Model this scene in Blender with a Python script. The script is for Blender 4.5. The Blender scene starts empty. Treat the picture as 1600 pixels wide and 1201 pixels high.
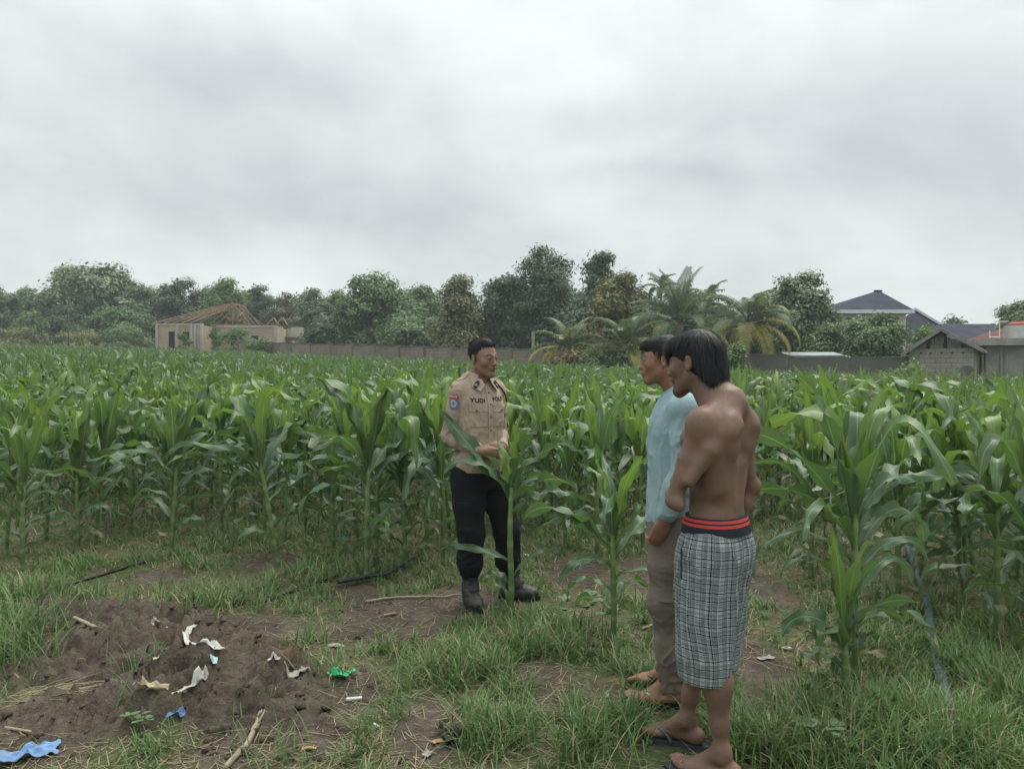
import bpy, math, random
import numpy as np
from mathutils import Vector, Matrix
from mathutils.bvhtree import BVHTree

SC = bpy.context.scene
COL = SC.collection
R = math.radians

# ---------------------------------------------------------------- camera
CAM_H, FOC = 1.45, 1202.0
PITCH = math.atan(15.5 / FOC)
cam_data = bpy.data.cameras.new('camera')
cam = bpy.data.objects.new('camera', cam_data)
COL.objects.link(cam)
cam.location = (0, 0, CAM_H)
cam.rotation_euler = (R(90) - PITCH, 0, 0)
cam_data.sensor_fit = 'HORIZONTAL'
cam_data.sensor_width = 36.0
cam_data.lens = 36.0 * FOC / 1600.0
cam_data.clip_start, cam_data.clip_end = 0.05, 3000.0
SC.camera = cam

# ---------------------------------------------------------------- exposure, render
SC.view_settings.view_transform = 'Standard'
SC.view_settings.look = 'None'
SC.view_settings.exposure = 1.22
SC.view_settings.gamma = 1.0
SC.view_settings.use_curve_mapping = False
SC.render.engine = 'CYCLES'
CY = SC.cycles
CY.use_denoising = True
CY.max_bounces = 7
CY.diffuse_bounces = 3
CY.glossy_bounces = 2
CY.transmission_bounces = 3
CY.transparent_max_bounces = 6
CY.volume_bounces = 0
CY.caustics_reflective = CY.caustics_refractive = False

# ---------------------------------------------------------------- world: overcast sky
SUN_ELEV, SUN_ROT = R(62), R(35)
world = bpy.data.worlds.new('World')
SC.world = world
world.use_nodes = True


class NT:
    """tiny node-tree builder"""
    def __init__(s, tree):
        s.t = tree
        tree.nodes.clear()

    def n(s, typ, **kw):
        nd = s.t.nodes.new(typ)
        for k, v in kw.items():
            setattr(nd, k, v)
        return nd

    def put(s, sock, v):
        if isinstance(v, bpy.types.NodeSocket):
            s.t.links.new(v, sock)
        elif isinstance(v, (tuple, list)) and sock.type == 'RGBA' and len(v) == 3:
            sock.default_value = (*v, 1)
        else:
            sock.default_value = v

    def math(s, op, a, b=None, c=None, clamp=False):
        nd = s.n('ShaderNodeMath', operation=op, use_clamp=clamp)
        s.put(nd.inputs[0], a)
        if b is not None:
            s.put(nd.inputs[1], b)
        if c is not None:
            s.put(nd.inputs[2], c)
        return nd.outputs[0]

    def mix(s, f, a, b, mode='MIX'):
        nd = s.n('ShaderNodeMix', data_type='RGBA', blend_type=mode)
        s.put(nd.inputs[0], f)
        s.put(nd.inputs[6], a)
        s.put(nd.inputs[7], b)
        return nd.outputs[2]

    def ramp(s, f, lo, hi, a=0.0, b=1.0, smooth=True):
        nd = s.n('ShaderNodeMapRange', interpolation_type='SMOOTHSTEP' if smooth else 'LINEAR')
        s.put(nd.inputs[0], f)
        nd.inputs[1].default_value, nd.inputs[2].default_value = lo, hi
        nd.inputs[3].default_value, nd.inputs[4].default_value = a, b
        return nd.outputs[0]

    def noise(s, vec, scale, detail=3.0, rough=0.55, dist=0.0, out=0):
        nd = s.n('ShaderNodeTexNoise')
        if vec is not None:
            s.put(nd.inputs['Vector'], vec)
        nd.inputs['Scale'].default_value = scale
        nd.inputs['Detail'].default_value = detail
        nd.inputs['Roughness'].default_value = rough
        nd.inputs['Distortion'].default_value = dist
        return nd.outputs[out]

    def xyz(s, v):
        nd = s.n('ShaderNodeSeparateXYZ')
        s.put(nd.inputs[0], v)
        return nd.outputs

    def vec(s, x, y, z):
        nd = s.n('ShaderNodeCombineXYZ')
        for i, v in enumerate((x, y, z)):
            s.put(nd.inputs[i], v)
        return nd.outputs[0]


def build_world():
    w = NT(world.node_tree)
    out = w.n('ShaderNodeOutputWorld')
    sky = w.n('ShaderNodeTexSky', sky_type='NISHITA')
    sky.sun_disc = False
    sky.sun_elevation, sky.sun_rotation = SUN_ELEV, SUN_ROT
    bg1 = w.n('ShaderNodeBackground')
    w.put(bg1.inputs[0], sky.outputs[0])
    bg1.inputs[1].default_value = 0.08
    d = w.n('ShaderNodeTexCoord').outputs['Generated']
    x, y, z = w.xyz(d)
    zz = w.math('ADD', w.math('MAXIMUM', z, 0.0), 0.16)
    pv = w.vec(w.math('DIVIDE', x, zz), w.math('DIVIDE', y, zz), 0.0)
    n1 = w.noise(pv, 0.55, 6.0, 0.50, 0.5)
    n2 = w.noise(pv, 1.9, 7.0, 0.56, 0.7)
    n3 = w.noise(w.vec(x, y, w.math('MULTIPLY', z, 1.55)), 3.0, 8.0, 0.55, 0.25)
    f = w.math('ADD', w.math('MULTIPLY', n1, 0.16), w.math('MULTIPLY', n2, 0.16))
    f = w.math('ADD', f, w.math('MULTIPLY', n3, 0.72))
    # the large cloud masses, placed by bearing and height above the horizon
    yy = w.math('MAXIMUM', y, 0.15)
    u, v = w.math('DIVIDE', x, yy), w.math('DIVIDE', z, yy)
    wob = w.math('SUBTRACT', w.noise(d, 3.2, 5.0, 0.55, 0.0), 0.5)
    u = w.math('ADD', u, w.math('MULTIPLY', wob, 0.34))
    v = w.math('ADD', v, w.math('MULTIPLY', w.math('SUBTRACT', w.noise(d, 4.1, 5.0, 0.55, 0.4), 0.5), 0.16))
    for (px, py, sx, sy, amp) in ((430, 110, 210, 75, -0.20), (330, 300, 330, 60, -0.15), (640, 330, 230, 40, -0.12),
                                  (1440, 240, 260, 80, -0.15), (930, 175, 75, 35, -0.10), (1050, 270, 260, 26, -0.10),
                                  (820, 60, 240, 90, 0.07), (1100, 110, 220, 60, 0.05), (60, 210, 150, 60, 0.05),
                                  (980, 350, 260, 40, 0.07), (1300, 20, 260, 50, 0.06)):
        a = w.math('POWER', w.math('DIVIDE', w.math('SUBTRACT', u, (px - 800) / FOC), sx / FOC), 2.0)
        b = w.math('POWER', w.math('DIVIDE', w.math('SUBTRACT', v, (585 - py) / FOC), sy / FOC), 2.0)
        g = w.math('EXPONENT', w.math('MULTIPLY', w.math('ADD', a, b), -1.0))
        f = w.math('MULTIPLY_ADD', g, amp, f)
    t = w.ramp(f, 0.33, 0.71, 0, 1, False)
    col = w.mix(t, (0.312, 0.340, 0.340), (0.478, 0.514, 0.503))
    # an overcast sky grows brighter towards its zenith
    zp = w.math('MAXIMUM', z, 0.0)
    lift = w.math('MULTIPLY_ADD', w.math('MAXIMUM', w.math('SUBTRACT', zp, 0.32), 0.0), 1.85, w.math('MULTIPLY_ADD', zp, 0.12, 0.78))
    bg2 = w.n('ShaderNodeBackground')
    w.put(bg2.inputs[0], col)
    w.put(bg2.inputs[1], lift)
    mx = w.n('ShaderNodeMixShader')
    mx.inputs[0].default_value = 0.95
    w.put(mx.inputs[1], bg1.outputs[0])
    w.put(mx.inputs[2], bg2.outputs[0])
    w.put(out.inputs[0], mx.outputs[0])


build_world()

sun_data = bpy.data.lights.new('sun', 'SUN')
sun = bpy.data.objects.new('sun', sun_data)
COL.objects.link(sun)
sun_data.energy = 1.5
sun_data.angle = R(40)
sun_data.color = (1.0, 0.96, 0.9)
_sd = Vector((math.sin(SUN_ROT) * math.cos(SUN_ELEV), math.cos(SUN_ROT) * math.cos(SUN_ELEV), math.sin(SUN_ELEV)))
sun.rotation_euler = _sd.to_track_quat('Z', 'Y').to_euler()
sun.location = (0, 0, 60)

# ---------------------------------------------------------------- helpers
def P(px, py, Y):
    """world point seen at photo pixel (px, py) at distance Y ahead"""
    vx, vz = (px - 800) / FOC, -(py - 600.5) / FOC
    c, s = math.cos(PITCH), math.sin(PITCH)
    dy, dz = c + vz * s, vz * c - s
    return Vector((vx / dy * Y, Y, CAM_H + dz / dy * Y))


def G(px, py):
    """flat near-ground point under photo pixel"""
    a, b = P(px, py, 1.0), cam.location
    t = CAM_H / (CAM_H - a.z)
    return Vector((a.x * t, t, 0))


def _hash(i, j, k, seed):
    n = (i * 374761393 + j * 668265263 + k * 2147483647 + seed * 1442695041) & 0xffffffff
    n = ((n ^ (n >> 13)) * 1274126177) & 0xffffffff
    n = n ^ (n >> 16)
    return (n & 0xffff) / 65535.0


def vnoise(p, scale=1.0, seed=0, octaves=1):
    """value noise, p (N,2|3) -> (N,) in about -1..1"""
    p = np.asarray(p, float) * scale
    if p.shape[1] == 2:
        p = np.concatenate([p, np.zeros((len(p), 1))], 1)
    tot, amp, norm = 0, 1.0, 0
    for o in range(octaves):
        q = np.floor(p).astype(np.int64)
        f = p - q
        f = f * f * (3 - 2 * f)
        r = 0
        for dx in (0, 1):
            for dy in (0, 1):
                for dz in (0, 1):
                    w = (f[:, 0] if dx else 1 - f[:, 0]) * (f[:, 1] if dy else 1 - f[:, 1]) * (f[:, 2] if dz else 1 - f[:, 2])
                    r = r + w * _hash(q[:, 0] + dx, q[:, 1] + dy, q[:, 2] + dz, seed + o)
        tot = tot + amp * (r * 2 - 1)
        norm += amp
        amp *= 0.5
        p = p * 2.03 + 17.1
    return tot / norm


def sstep(x, a, b):
    t = np.clip((x - a) / (b - a), 0, 1)
    return t * t * (3 - 2 * t)


def mesh_np(name, V, F, mats=(), attrs=None, smooth=True, midx=None):
    """V (N,3); F: array (M,k) or list of arrays of polygons"""
    if not isinstance(F, list):
        F = [F]
    F = [np.asarray(f, np.int32) for f in F if len(f)]
    me = bpy.data.meshes.new(name)
    V = np.ascontiguousarray(V, np.float32)
    me.vertices.add(len(V))
    me.vertices.foreach_set('co', V.ravel())
    loops = np.concatenate([f.ravel() for f in F])
    tot = np.concatenate([np.full(len(f), f.shape[1], np.int32) for f in F])
    start = np.concatenate([[0], np.cumsum(tot)[:-1]]).astype(np.int32)
    me.loops.add(len(loops))
    me.loops.foreach_set('vertex_index', loops)
    me.polygons.add(len(tot))
    me.polygons.foreach_set('loop_start', start)
    me.polygons.foreach_set('loop_total', tot)
    me.polygons.foreach_set('use_smooth', np.full(len(tot), smooth, bool))
    for m in (mats if isinstance(mats, (list, tuple)) else [mats]):
        me.materials.append(m)
    if midx is not None:
        me.polygons.foreach_set('material_index', np.asarray(midx, np.int32))
    for k, a in (attrs or {}).items():
        a = np.asarray(a, np.float32)
        if a.ndim == 1:
            at = me.attributes.new(k, 'FLOAT', 'POINT')
            at.data.foreach_set('value', a)
        else:
            at = me.attributes.new(k, 'FLOAT_VECTOR', 'POINT')
            at.data.foreach_set('vector', np.ascontiguousarray(a).ravel())
    me.update(calc_edges=True)
    return me


def obj(name, me, parent=None, loc=None, rot=None):
    o = bpy.data.objects.new(name, me)
    COL.objects.link(o)
    if parent is not None:
        o.parent = parent
    if loc is not None:
        o.location = loc
    if rot is not None:
        o.rotation_euler = rot
    return o


def tag(o, label=None, cat=None, group=None, kind=None):
    for k, v in (('label', label), ('category', cat), ('group', group), ('kind', kind)):
        if v:
            o[k] = v
    return o


def thing(name, label, cat, loc=(0, 0, 0), rz=0.0, group=None):
    o = bpy.data.objects.new(name, None)
    COL.objects.link(o)
    o.empty_display_size = 0.1
    o.location = loc
    o.rotation_euler = (0, 0, rz)
    return tag(o, label, cat, group)


class MB:
    """collects simple solids into one mesh"""
    def __init__(s):
        s.v, s.f, s.n, s.a = [], [], 0, []

    def add(s, V, F, a=None):
        V = np.asarray(V, float)
        s.v.append(V)
        s.f += [tuple(int(i) + s.n for i in f) for f in F]
        s.n += len(V)
        s.a.append(np.zeros((len(V), 3)) if a is None else np.broadcast_to(np.asarray(a, float), (len(V), 3)))
        return s

    def box(s, lo, hi, a=None, M=None):
        (x0, y0, z0), (x1, y1, z1) = lo, hi
        V = np.array([(x0, y0, z0), (x1, y0, z0), (x1, y1, z0), (x0, y1, z0), (x0, y0, z1), (x1, y0, z1), (x1, y1, z1), (x0, y1, z1)])
        if M is not None:
            V = np.array([M @ Vector(v) for v in V])
        return s.add(V, [(0, 3, 2, 1), (4, 5, 6, 7), (0, 1, 5, 4), (1, 2, 6, 5), (2, 3, 7, 6), (3, 0, 4, 7)], a)

    def beam(s, p, q, w, h, up=(0, 0, 1), a=None):
        p, q = Vector(p), Vector(q)
        d = (q - p)
        L = d.length
        d.normalize()
        u = Vector(up)
        if abs(d.dot(u)) > 0.98:
            u = Vector((0, 1, 0))
        x = d.cross(u).normalized()
        z = x.cross(d).normalized()
        M = Matrix((x, d, z)).transposed().to_4x4()
        M.translation = p
        return s.box((-w / 2, 0, -h / 2), (w / 2, L, h / 2), a, M)

    def tube(s, pts, rad, n=8, flat=1.0, a=None, caps=True):
        pts = np.asarray(pts, float)
        rad = np.broadcast_to(np.asarray(rad, float), (len(pts),))
        V, F = tube_np(pts, rad, n, flat)
        F = [tuple(f) for f in F]
        if caps:
            F.append(tuple(range(n))[::-1])
            F.append(tuple(range(len(V) - n, len(V))))
        return s.add(V, F, a)

    def poly(s, V, a=None):
        return s.add(V, [tuple(range(len(V)))], a)

    def prism(s, outline, d):
        """outline: list of points; d: extrusion vector"""
        A = np.asarray(outline, float)
        B = A + np.asarray(d, float)
        n = len(A)
        F = [tuple(range(n))[::-1], tuple(range(n, 2 * n))] + [(i, (i + 1) % n, n + (i + 1) % n, n + i) for i in range(n)]
        return s.add(np.concatenate([A, B]), F)

    def mesh(s, name, mat, smooth=False):
        V = np.concatenate(s.v)
        by = {}
        for f in s.f:
            by.setdefault(len(f), []).append(f)
        return mesh_np(name, V, [np.array(v) for v in by.values()], mat, {'lf': np.concatenate(s.a)}, smooth)

    def build(s, name, mat, parent=None, smooth=False):
        return obj(name, s.mesh(name, mat, smooth), parent)


def tube_np(pts, rad, n=8, flat=1.0):
    T = np.gradient(pts, axis=0)
    T /= np.linalg.norm(T, axis=1, keepdims=True) + 1e-9
    ref = np.array([0, 0, 1.0]) if abs(T[:, 2]).mean() < 0.8 else np.array([0, 1.0, 0])
    X = np.cross(T, ref)
    X /= np.linalg.norm(X, axis=1, keepdims=True) + 1e-9
    Z = np.cross(X, T)
    an = np.linspace(0, 2 * np.pi, n, endpoint=False)
    V = pts[:, None] + rad[:, None, None] * (X[:, None] * np.cos(an)[None, :, None] + flat * Z[:, None] * np.sin(an)[None, :, None])
    m = len(pts)
    i, j = np.meshgrid(np.arange(m - 1), np.arange(n), indexing='ij')
    F = np.stack([i * n + j, i * n + (j + 1) % n, (i + 1) * n + (j + 1) % n, (i + 1) * n + j], -1).reshape(-1, 4)
    return V.reshape(-1, 3), F


# ---------------------------------------------------------------- materials
def material(name, build):
    m = bpy.data.materials.new(name)
    m.use_nodes = True
    t = NT(m.node_tree)
    out = t.n('ShaderNodeOutputMaterial')
    t.put(out.inputs[0], build(t))
    return m


def bsdf(t, col, rough=0.7, bump=None, bstr=0.3, bdist=0.01, spec=0.3, metal=0.0, sss=None):
    b = t.n('ShaderNodeBsdfPrincipled')
    t.put(b.inputs['Base Color'], col)
    t.put(b.inputs['Roughness'], rough)
    t.put(b.inputs['Metallic'], metal)
    t.put(b.inputs['Specular IOR Level'], spec)
    if bump is not None:
        bn = t.n('ShaderNodeBump')
        bn.inputs['Strength'].default_value = bstr
        bn.inputs['Distance'].default_value = bdist
        t.put(bn.inputs['Height'], bump)
        t.put(b.inputs['Normal'], bn.outputs[0])
    return b.outputs[0]


def ocoord(t):
    return t.n('ShaderNodeTexCoord').outputs['Object']


def gpos(t):
    return t.n('ShaderNodeNewGeometry').outputs['Position']


def attr(t, name='lf'):
    return t.n('ShaderNodeAttribute', attribute_name=name).outputs['Vector']


def orand(t):
    return t.n('ShaderNodeObjectInfo').outputs['Random']


def rough_mat(name, a, b, scale=8.0, rough=0.85, bstr=0.4, bdist=0.01, spec=0.2, metal=0.0, per_object=0.0, fine=6.0):
    """two-tone weathered surface"""
    def f(t):
        p = gpos(t)
        n = t.noise(p, scale, 5.0, 0.6)
        c = t.mix(t.ramp(n, 0.32, 0.68), a, b)
        n2 = t.noise(p, scale * fine, 4.0, 0.6)
        c = t.mix(t.math('MULTIPLY', n2, 0.35), c, tuple(x * 0.55 for x in a))
        if per_object:
            c = t.mix(t.math('MULTIPLY', orand(t), per_object), c, tuple(x * 0.5 for x in b))
        return bsdf(t, c, rough, n2, bstr, bdist, spec, metal)
    return material(name, f)


def foliage_mat(name, a, b, trans=0.25, rough=0.55, spec=0.3, c=None):
    """lf = (across, along, random); colour between a and b by leaf, optional third tint c on a few leaves"""
    def f(t):
        x, y, z = t.xyz(attr(t))
        col = t.mix(z, a, b)
        if c is not None:
            col = t.mix(t.ramp(x, 0.55, 0.95), col, c)
        g = t.n('ShaderNodeBsdfTranslucent')
        t.put(g.inputs[0], t.mix(0.5, col, (0.9, 1.0, 0.25), 'MULTIPLY'))
        m = t.n('ShaderNodeMixShader')
        m.inputs[0].default_value = trans
        t.put(m.inputs[1], bsdf(t, col, rough, spec=spec))
        t.put(m.inputs[2], g.outputs[0])
        return m.outputs[0]
    return material(name, f)


# ---------------------------------------------------------------- terrain height
def gz(x, y):
    """large shape of the field: flat by the camera, rising gently far off to the left"""
    x, y = np.asarray(x, float), np.asarray(y, float)
    s = np.clip(x / np.maximum(y, 1.0), -0.8, 0.8)
    ramp = np.clip((np.minimum(y, 75) - 8) / 40.0, 0, None)
    return ramp * (1.0 - 1.55 * s) * 0.98


def gzf(x, y):
    return float(gz(np.array([x]), np.array([y]))[0])

# ---------------------------------------------------------------- ground
# bare-earth patches: photo position and half-size of each, turned into places on the ground
BARE = [(230, 1050, 270, 95), (170, 975, 120, 45), (430, 1140, 150, 75), (60, 1140, 150, 80), (640, 955, 120, 26), (600, 985, 110, 22),
        (740, 935, 60, 20), (905, 905, 75, 30), (1195, 920, 40, 60), (1180, 1040, 60, 60), (660, 1150, 70, 60), (840, 1050, 60, 22),
        (250, 905, 60, 13), (900, 1090, 110, 25), (560, 1080, 40, 40), (1190, 1130, 50, 40), (430, 880, 60, 14), (560, 925, 60, 14), (800, 985, 50, 12), (1000, 905, 30, 30)]
BLOB = []
for (px, py, rx, ry) in BARE:
    c = G(px, py)
    e = G(px + rx, py)
    n_, f_ = G(px, py + ry), G(px, py - ry)
    BLOB.append((c.x, (n_.y + f_.y) / 2, abs(e.x - c.x), (f_.y - n_.y) / 2))
HEAP = [(*(lambda g: (g.x, g.y))(G(px, py)), rx, ry, h) for (px, py, rx, ry, h) in
        ((190, 985, 0.75, 0.42, 0.08), (120, 1050, 0.5, 0.35, 0.07), (290, 1040, 0.45, 0.3, 0.08), (420, 1065, 0.42, 0.3, 0.07),
         (60, 960, 0.55, 0.3, 0.07), (300, 1100, 0.6, 0.3, 0.05), (380, 1020, 0.3, 0.2, 0.05), (110, 1130, 0.5, 0.25, 0.05), (430, 1130, 0.4, 0.2, 0.05))]


def bare(x, y):
    x, y = np.asarray(x, float), np.asarray(y, float)
    p = np.stack([x, y], -1).reshape(-1, 2)
    w = vnoise(p, 2.3, 5, 3).reshape(x.shape) * 0.38
    b = np.zeros_like(x)
    for (cx, cy, rx, ry) in BLOB:
        d = np.sqrt(((x - cx) / rx) ** 2 + ((y - cy) / ry) ** 2)
        b = np.maximum(b, sstep(d + w, 1.15, 0.65))
    return b


def heap(x, y):
    h = np.zeros_like(np.asarray(x, float))
    for (cx, cy, rx, ry, hh) in HEAP:
        d2 = ((x - cx) / rx) ** 2 + ((y - cy) / ry) ** 2
        h = h + 0.75 * hh * np.exp(-d2 * 1.3)
    return h


def hz(x, y):
    """ground height with its small relief"""
    x, y = np.asarray(x, float), np.asarray(y, float)
    p = np.stack([x, y], -1).reshape(-1, 2)
    near = np.clip((14 - y) / 4, 0, 1)
    hp = heap(x, y)
    r = vnoise(p, 1.1, 11, 3).reshape(x.shape) * 0.03 + vnoise(p, 5.5, 12, 3).reshape(x.shape) * 0.012
    clod = np.abs(vnoise(p + 0.06 * vnoise(p, 6, 3, 2)[:, None], 7.5, 13, 3).reshape(x.shape))
    lump = 0.4 - np.abs(vnoise(p, 15, 14, 2).reshape(x.shape)) * 1.6
    fine = vnoise(p, 34, 15, 2).reshape(x.shape)
    b = sstep(hp, 0.012, 0.05)
    return gz(x, y) + near * (r + hp + b * ((0.26 - clod) * 0.20 + lump * 0.032 + fine * 0.028) + (1 - b) * fine * 0.005)


def hzf(x, y):
    return float(hz(np.array([x], float), np.array([y], float))[0])


def on(px, py, dz=0.0):
    """ground point under a photo pixel, on the real relief"""
    g = G(px, py)
    for _ in range(6):
        z = hzf(g.x, g.y)
        t = (CAM_H - z) / CAM_H
        g0 = G(px, py)
        g = Vector((g0.x * t, g0.y * t, z))
    return Vector((g.x, g.y, hzf(g.x, g.y) + dz))


def ground_mat():
    def f(t):
        p = gpos(t)
        b = t.xyz(attr(t))[0]
        n1 = t.noise(p, 3.0, 6.0, 0.65)
        n2 = t.noise(p, 22.0, 6.0, 0.7)
        n3 = t.noise(p, 110.0, 3.0, 0.7)
        soil = t.mix(t.ramp(n1, 0.35, 0.65), (0.072, 0.058, 0.045), (0.124, 0.102, 0.080))
        red = t.ramp(t.noise(p, 1.6, 4.0, 0.6, 0.6), 0.57, 0.68)
        soil = t.mix(t.math('MULTIPLY', red, 0.3), soil, (0.155, 0.085, 0.045))
        thatch = t.mix(n2, (0.092, 0.088, 0.046), (0.165, 0.140, 0.085))
        moss = t.mix(t.ramp(n1, 0.4, 0.6), thatch, (0.066, 0.098, 0.036))
        c = t.mix(b, moss, soil)
        c = t.mix(t.math('MULTIPLY', t.ramp(n2, 0.42, 0.62), 0.5), c, (0.035, 0.027, 0.02))
        c = t.mix(t.ramp(n3, 0.60, 0.70, 0, 0.6), c, (0.22, 0.185, 0.15))
        h = t.math('ADD', t.math('MULTIPLY', n2, 1.0), t.math('MULTIPLY', n3, 0.35))
        return bsdf(t, c, 0.95, h, 0.9, 0.03, 0.1)
    return material('soil_and_thatch', f)


def build_ground():
    oy = -3.0
    yv = np.concatenate([np.linspace(0.3, 5.2, 14), np.arange(5.25, 10.2, 0.024), np.geomspace(10.25, 170, 80)])
    s_in = np.linspace(-0.68, 0.68, 540)
    s_out = np.geomspace(0.70, 9, 16)
    sv = np.concatenate([-s_out[::-1], s_in, s_out])
    Y, S = np.meshgrid(yv, sv, indexing='ij')
    X = np.clip(S * Y, -190, 190)
    Y = Y + oy
    Z = hz(X.ravel(), Y.ravel()).reshape(X.shape)
    V = np.stack([X, Y, Z], -1).reshape(-1, 3)
    ny, nx = X.shape
    i, j = np.meshgrid(np.arange(ny - 1), np.arange(nx - 1), indexing='ij')
    F = np.stack([i * nx + j, i * nx + j + 1, (i + 1) * nx + j + 1, (i + 1) * nx + j], -1).reshape(-1, 4)
    b = bare(V[:, 0], V[:, 1])
    b = np.maximum(b, sstep(heap(V[:, 0], V[:, 1]), 0.02, 0.06))
    me = mesh_np('ground', V, F, ground_mat(), {'lf': np.stack([b, b, b], -1)})
    return tag(obj('ground', me), 'brown soil with sparse thatch under the maize field', kind='structure')


ground = build_ground()


def build_haze():
    m = bpy.data.materials.new('damp_air')
    m.use_nodes = True
    t = NT(m.node_tree)
    out = t.n('ShaderNodeOutputMaterial')
    v = t.n('ShaderNodeVolumePrincipled')
    v.inputs['Color'].default_value = (0.86, 0.93, 0.95, 1)
    v.inputs['Density'].default_value = HAZE
    v.inputs['Anisotropy'].default_value = 0.0
    t.put(out.inputs['Volume'], v.outputs[0])
    o = MB().box((-200, -6, -2.2), (200, 180, 20)).build('haze', m)
    tag(o, 'thin damp haze over the field and the trees', 'haze', None, 'stuff')


HAZE = 0.0009
build_haze()

# ---------------------------------------------------------------- wall round the field
M_block = rough_mat('pale_block', (0.200, 0.168, 0.130), (0.285, 0.245, 0.195), 1.2, 0.9, 0.3, 0.02, per_object=0.15)
M_block_light = rough_mat('shed_block', (0.27, 0.245, 0.205), (0.36, 0.33, 0.28), 1.2, 0.9, 0.3, 0.02)
M_block_dark = rough_mat('stained_block', (0.105, 0.100, 0.086), (0.18, 0.168, 0.142), 0.9, 0.9, 0.3, 0.02, per_object=0.2)
M_conc = rough_mat('grey_concrete', (0.20, 0.195, 0.18), (0.30, 0.29, 0.265), 1.5, 0.9, 0.25, 0.02)
M_conc_dark = rough_mat('weathered_concrete', (0.11, 0.108, 0.098), (0.185, 0.18, 0.165), 1.5, 0.9, 0.25, 0.02)
M_mortar = rough_mat('mortar', (0.13, 0.115, 0.095), (0.18, 0.16, 0.135), 3.0, 0.95)


def block_bay(name, w, h, seed, bw=0.40, bh=0.20, th=0.12):
    """courses of blocks with recessed joints; two materials: block, mortar"""
    rg = random.Random(seed)
    m = MB()
    fm = []
    m.box((0, 0.015, 0), (w, th - 0.015, h - 0.01))
    fm += [1] * 6
    rows = int(h / bh)
    for r_ in range(rows):
        x = -bw / 2 if r_ % 2 else 0.0
        while x < w - 0.01:
            a, b = max(x, 0) + 0.008, min(x + bw, w) - 0.008
            if b - a > 0.03:
                o = rg.uniform(-0.006, 0.006)
                m.box((a, o, r_ * bh + 0.008), (b, th + o, (r_ + 1) * bh - 0.008))
                fm += [0] * 6
            x += bw
    V = np.concatenate(m.v)
    return mesh_np(name, V, np.array(m.f), None, None, False), fm


def bay_mesh(w, h, seed, mat):
    me, fm = block_bay('block_bay', w, h, seed)
    me.materials.clear()
    me.materials.append(mat)
    me.materials.append(M_mortar)
    me.polygons.foreach_set('material_index', np.array(fm, np.int32))
    return me


def block_wall(name, label, A, B, h, bay, mat, post_mat, coping=True, gaps=()):
    A, B = Vector(A), Vector(B)
    d = B - A
    L = d.length
    d.normalize()
    rz = math.atan2(d.y, d.x)
    t = thing(name, label, 'wall', (A.x, A.y, 0), rz)
    n = max(1, round(L / bay))
    bay = L / n
    meshes = [bay_mesh(bay - 0.16, h, s, mat) for s in range(3)]
    post = MB().box((-0.08, -0.03, -0.6), (0.08, 0.15, h + 0.04)).mesh('post', post_mat)
    cop = MB().box((0.081, -0.04, h), (bay - 0.081, 0.16, h + 0.05)).mesh('coping', post_mat)
    for i in range(n + 1):
        q = A + d * (i * bay)
        z = gzf(q.x, q.y)
        obj('post', post, t, (i * bay, 0, z))
        if i < n and i not in gaps:
            q2 = A + d * ((i + 0.5) * bay)
            z2 = gzf(q2.x, q2.y) + 0.0
            obj('wall_panel', meshes[i % 3], t, (i * bay + 0.08, 0, z2))
            if coping:
                obj('coping', cop, t, (i * bay, 0, z2))
    return t


W0, W1, W2 = P(372, 540, 62), P(905, 545, 41.5), P(1424, 560, 33.5)
block_wall('block_wall', 'pale tan block wall with concrete posts beyond the left half of the maize', W0, W1, 2.02, 2.3, M_block, M_conc_dark)
block_wall('block_wall', 'dark stained block wall beyond the maize on the right beside the block shed', W1 + Vector((0.25, -0.12, 0)), W2, 2.02, 2.6, M_block_dark, M_conc_dark)


# ---------------------------------------------------------------- buildings
M_brick = rough_mat('raw_brick', (0.35, 0.27, 0.20), (0.44, 0.345, 0.26), 1.0, 0.9, 0.3, 0.02)
M_timber = rough_mat('roof_timber', (0.20, 0.13, 0.085), (0.33, 0.235, 0.165), 2.0, 0.85)
M_pale = rough_mat('raw_plaster', (0.36, 0.335, 0.285), (0.47, 0.44, 0.38), 0.8, 0.9)
M_cream = rough_mat('cream_paint', (0.55, 0.52, 0.43), (0.64, 0.61, 0.52), 0.6, 0.8)
M_fascia = rough_mat('white_fascia', (0.50, 0.53, 0.58), (0.6, 0.63, 0.67), 0.6, 0.7)
M_roof = rough_mat('slate_blue_tile', (0.040, 0.044, 0.062), (0.058, 0.062, 0.082), 1.2, 0.95, 0.3, 0.03, 0.03)
M_redroof = rough_mat('red_roof_sheet', (0.120, 0.054, 0.046), (0.165, 0.078, 0.064), 1.0, 0.9, spec=0.05)
M_zinc = rough_mat('zinc_sheet', (0.30, 0.33, 0.34), (0.42, 0.45, 0.46), 1.2, 0.5, spec=0.4, metal=0.2)
M_steel = rough_mat('tank_steel', (0.42, 0.42, 0.41), (0.52, 0.52, 0.5), 3.0, 0.4, spec=0.5, metal=0.4)
M_orange = rough_mat('orange_plastic', (0.36, 0.11, 0.07), (0.42, 0.14, 0.09), 3.0, 0.5)
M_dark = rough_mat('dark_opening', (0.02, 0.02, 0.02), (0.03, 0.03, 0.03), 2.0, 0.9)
M_glass = material('window_glass', lambda t: bsdf(t, (0.03, 0.035, 0.04), 0.12, spec=0.5))
M_plank = rough_mat('grey_plank', (0.17, 0.155, 0.135), (0.30, 0.28, 0.245), 2.0, 0.9, per_object=0.5)
M_pvc = rough_mat('white_pipe', (0.62, 0.62, 0.6), (0.7, 0.7, 0.68), 3.0, 0.5)


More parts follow.
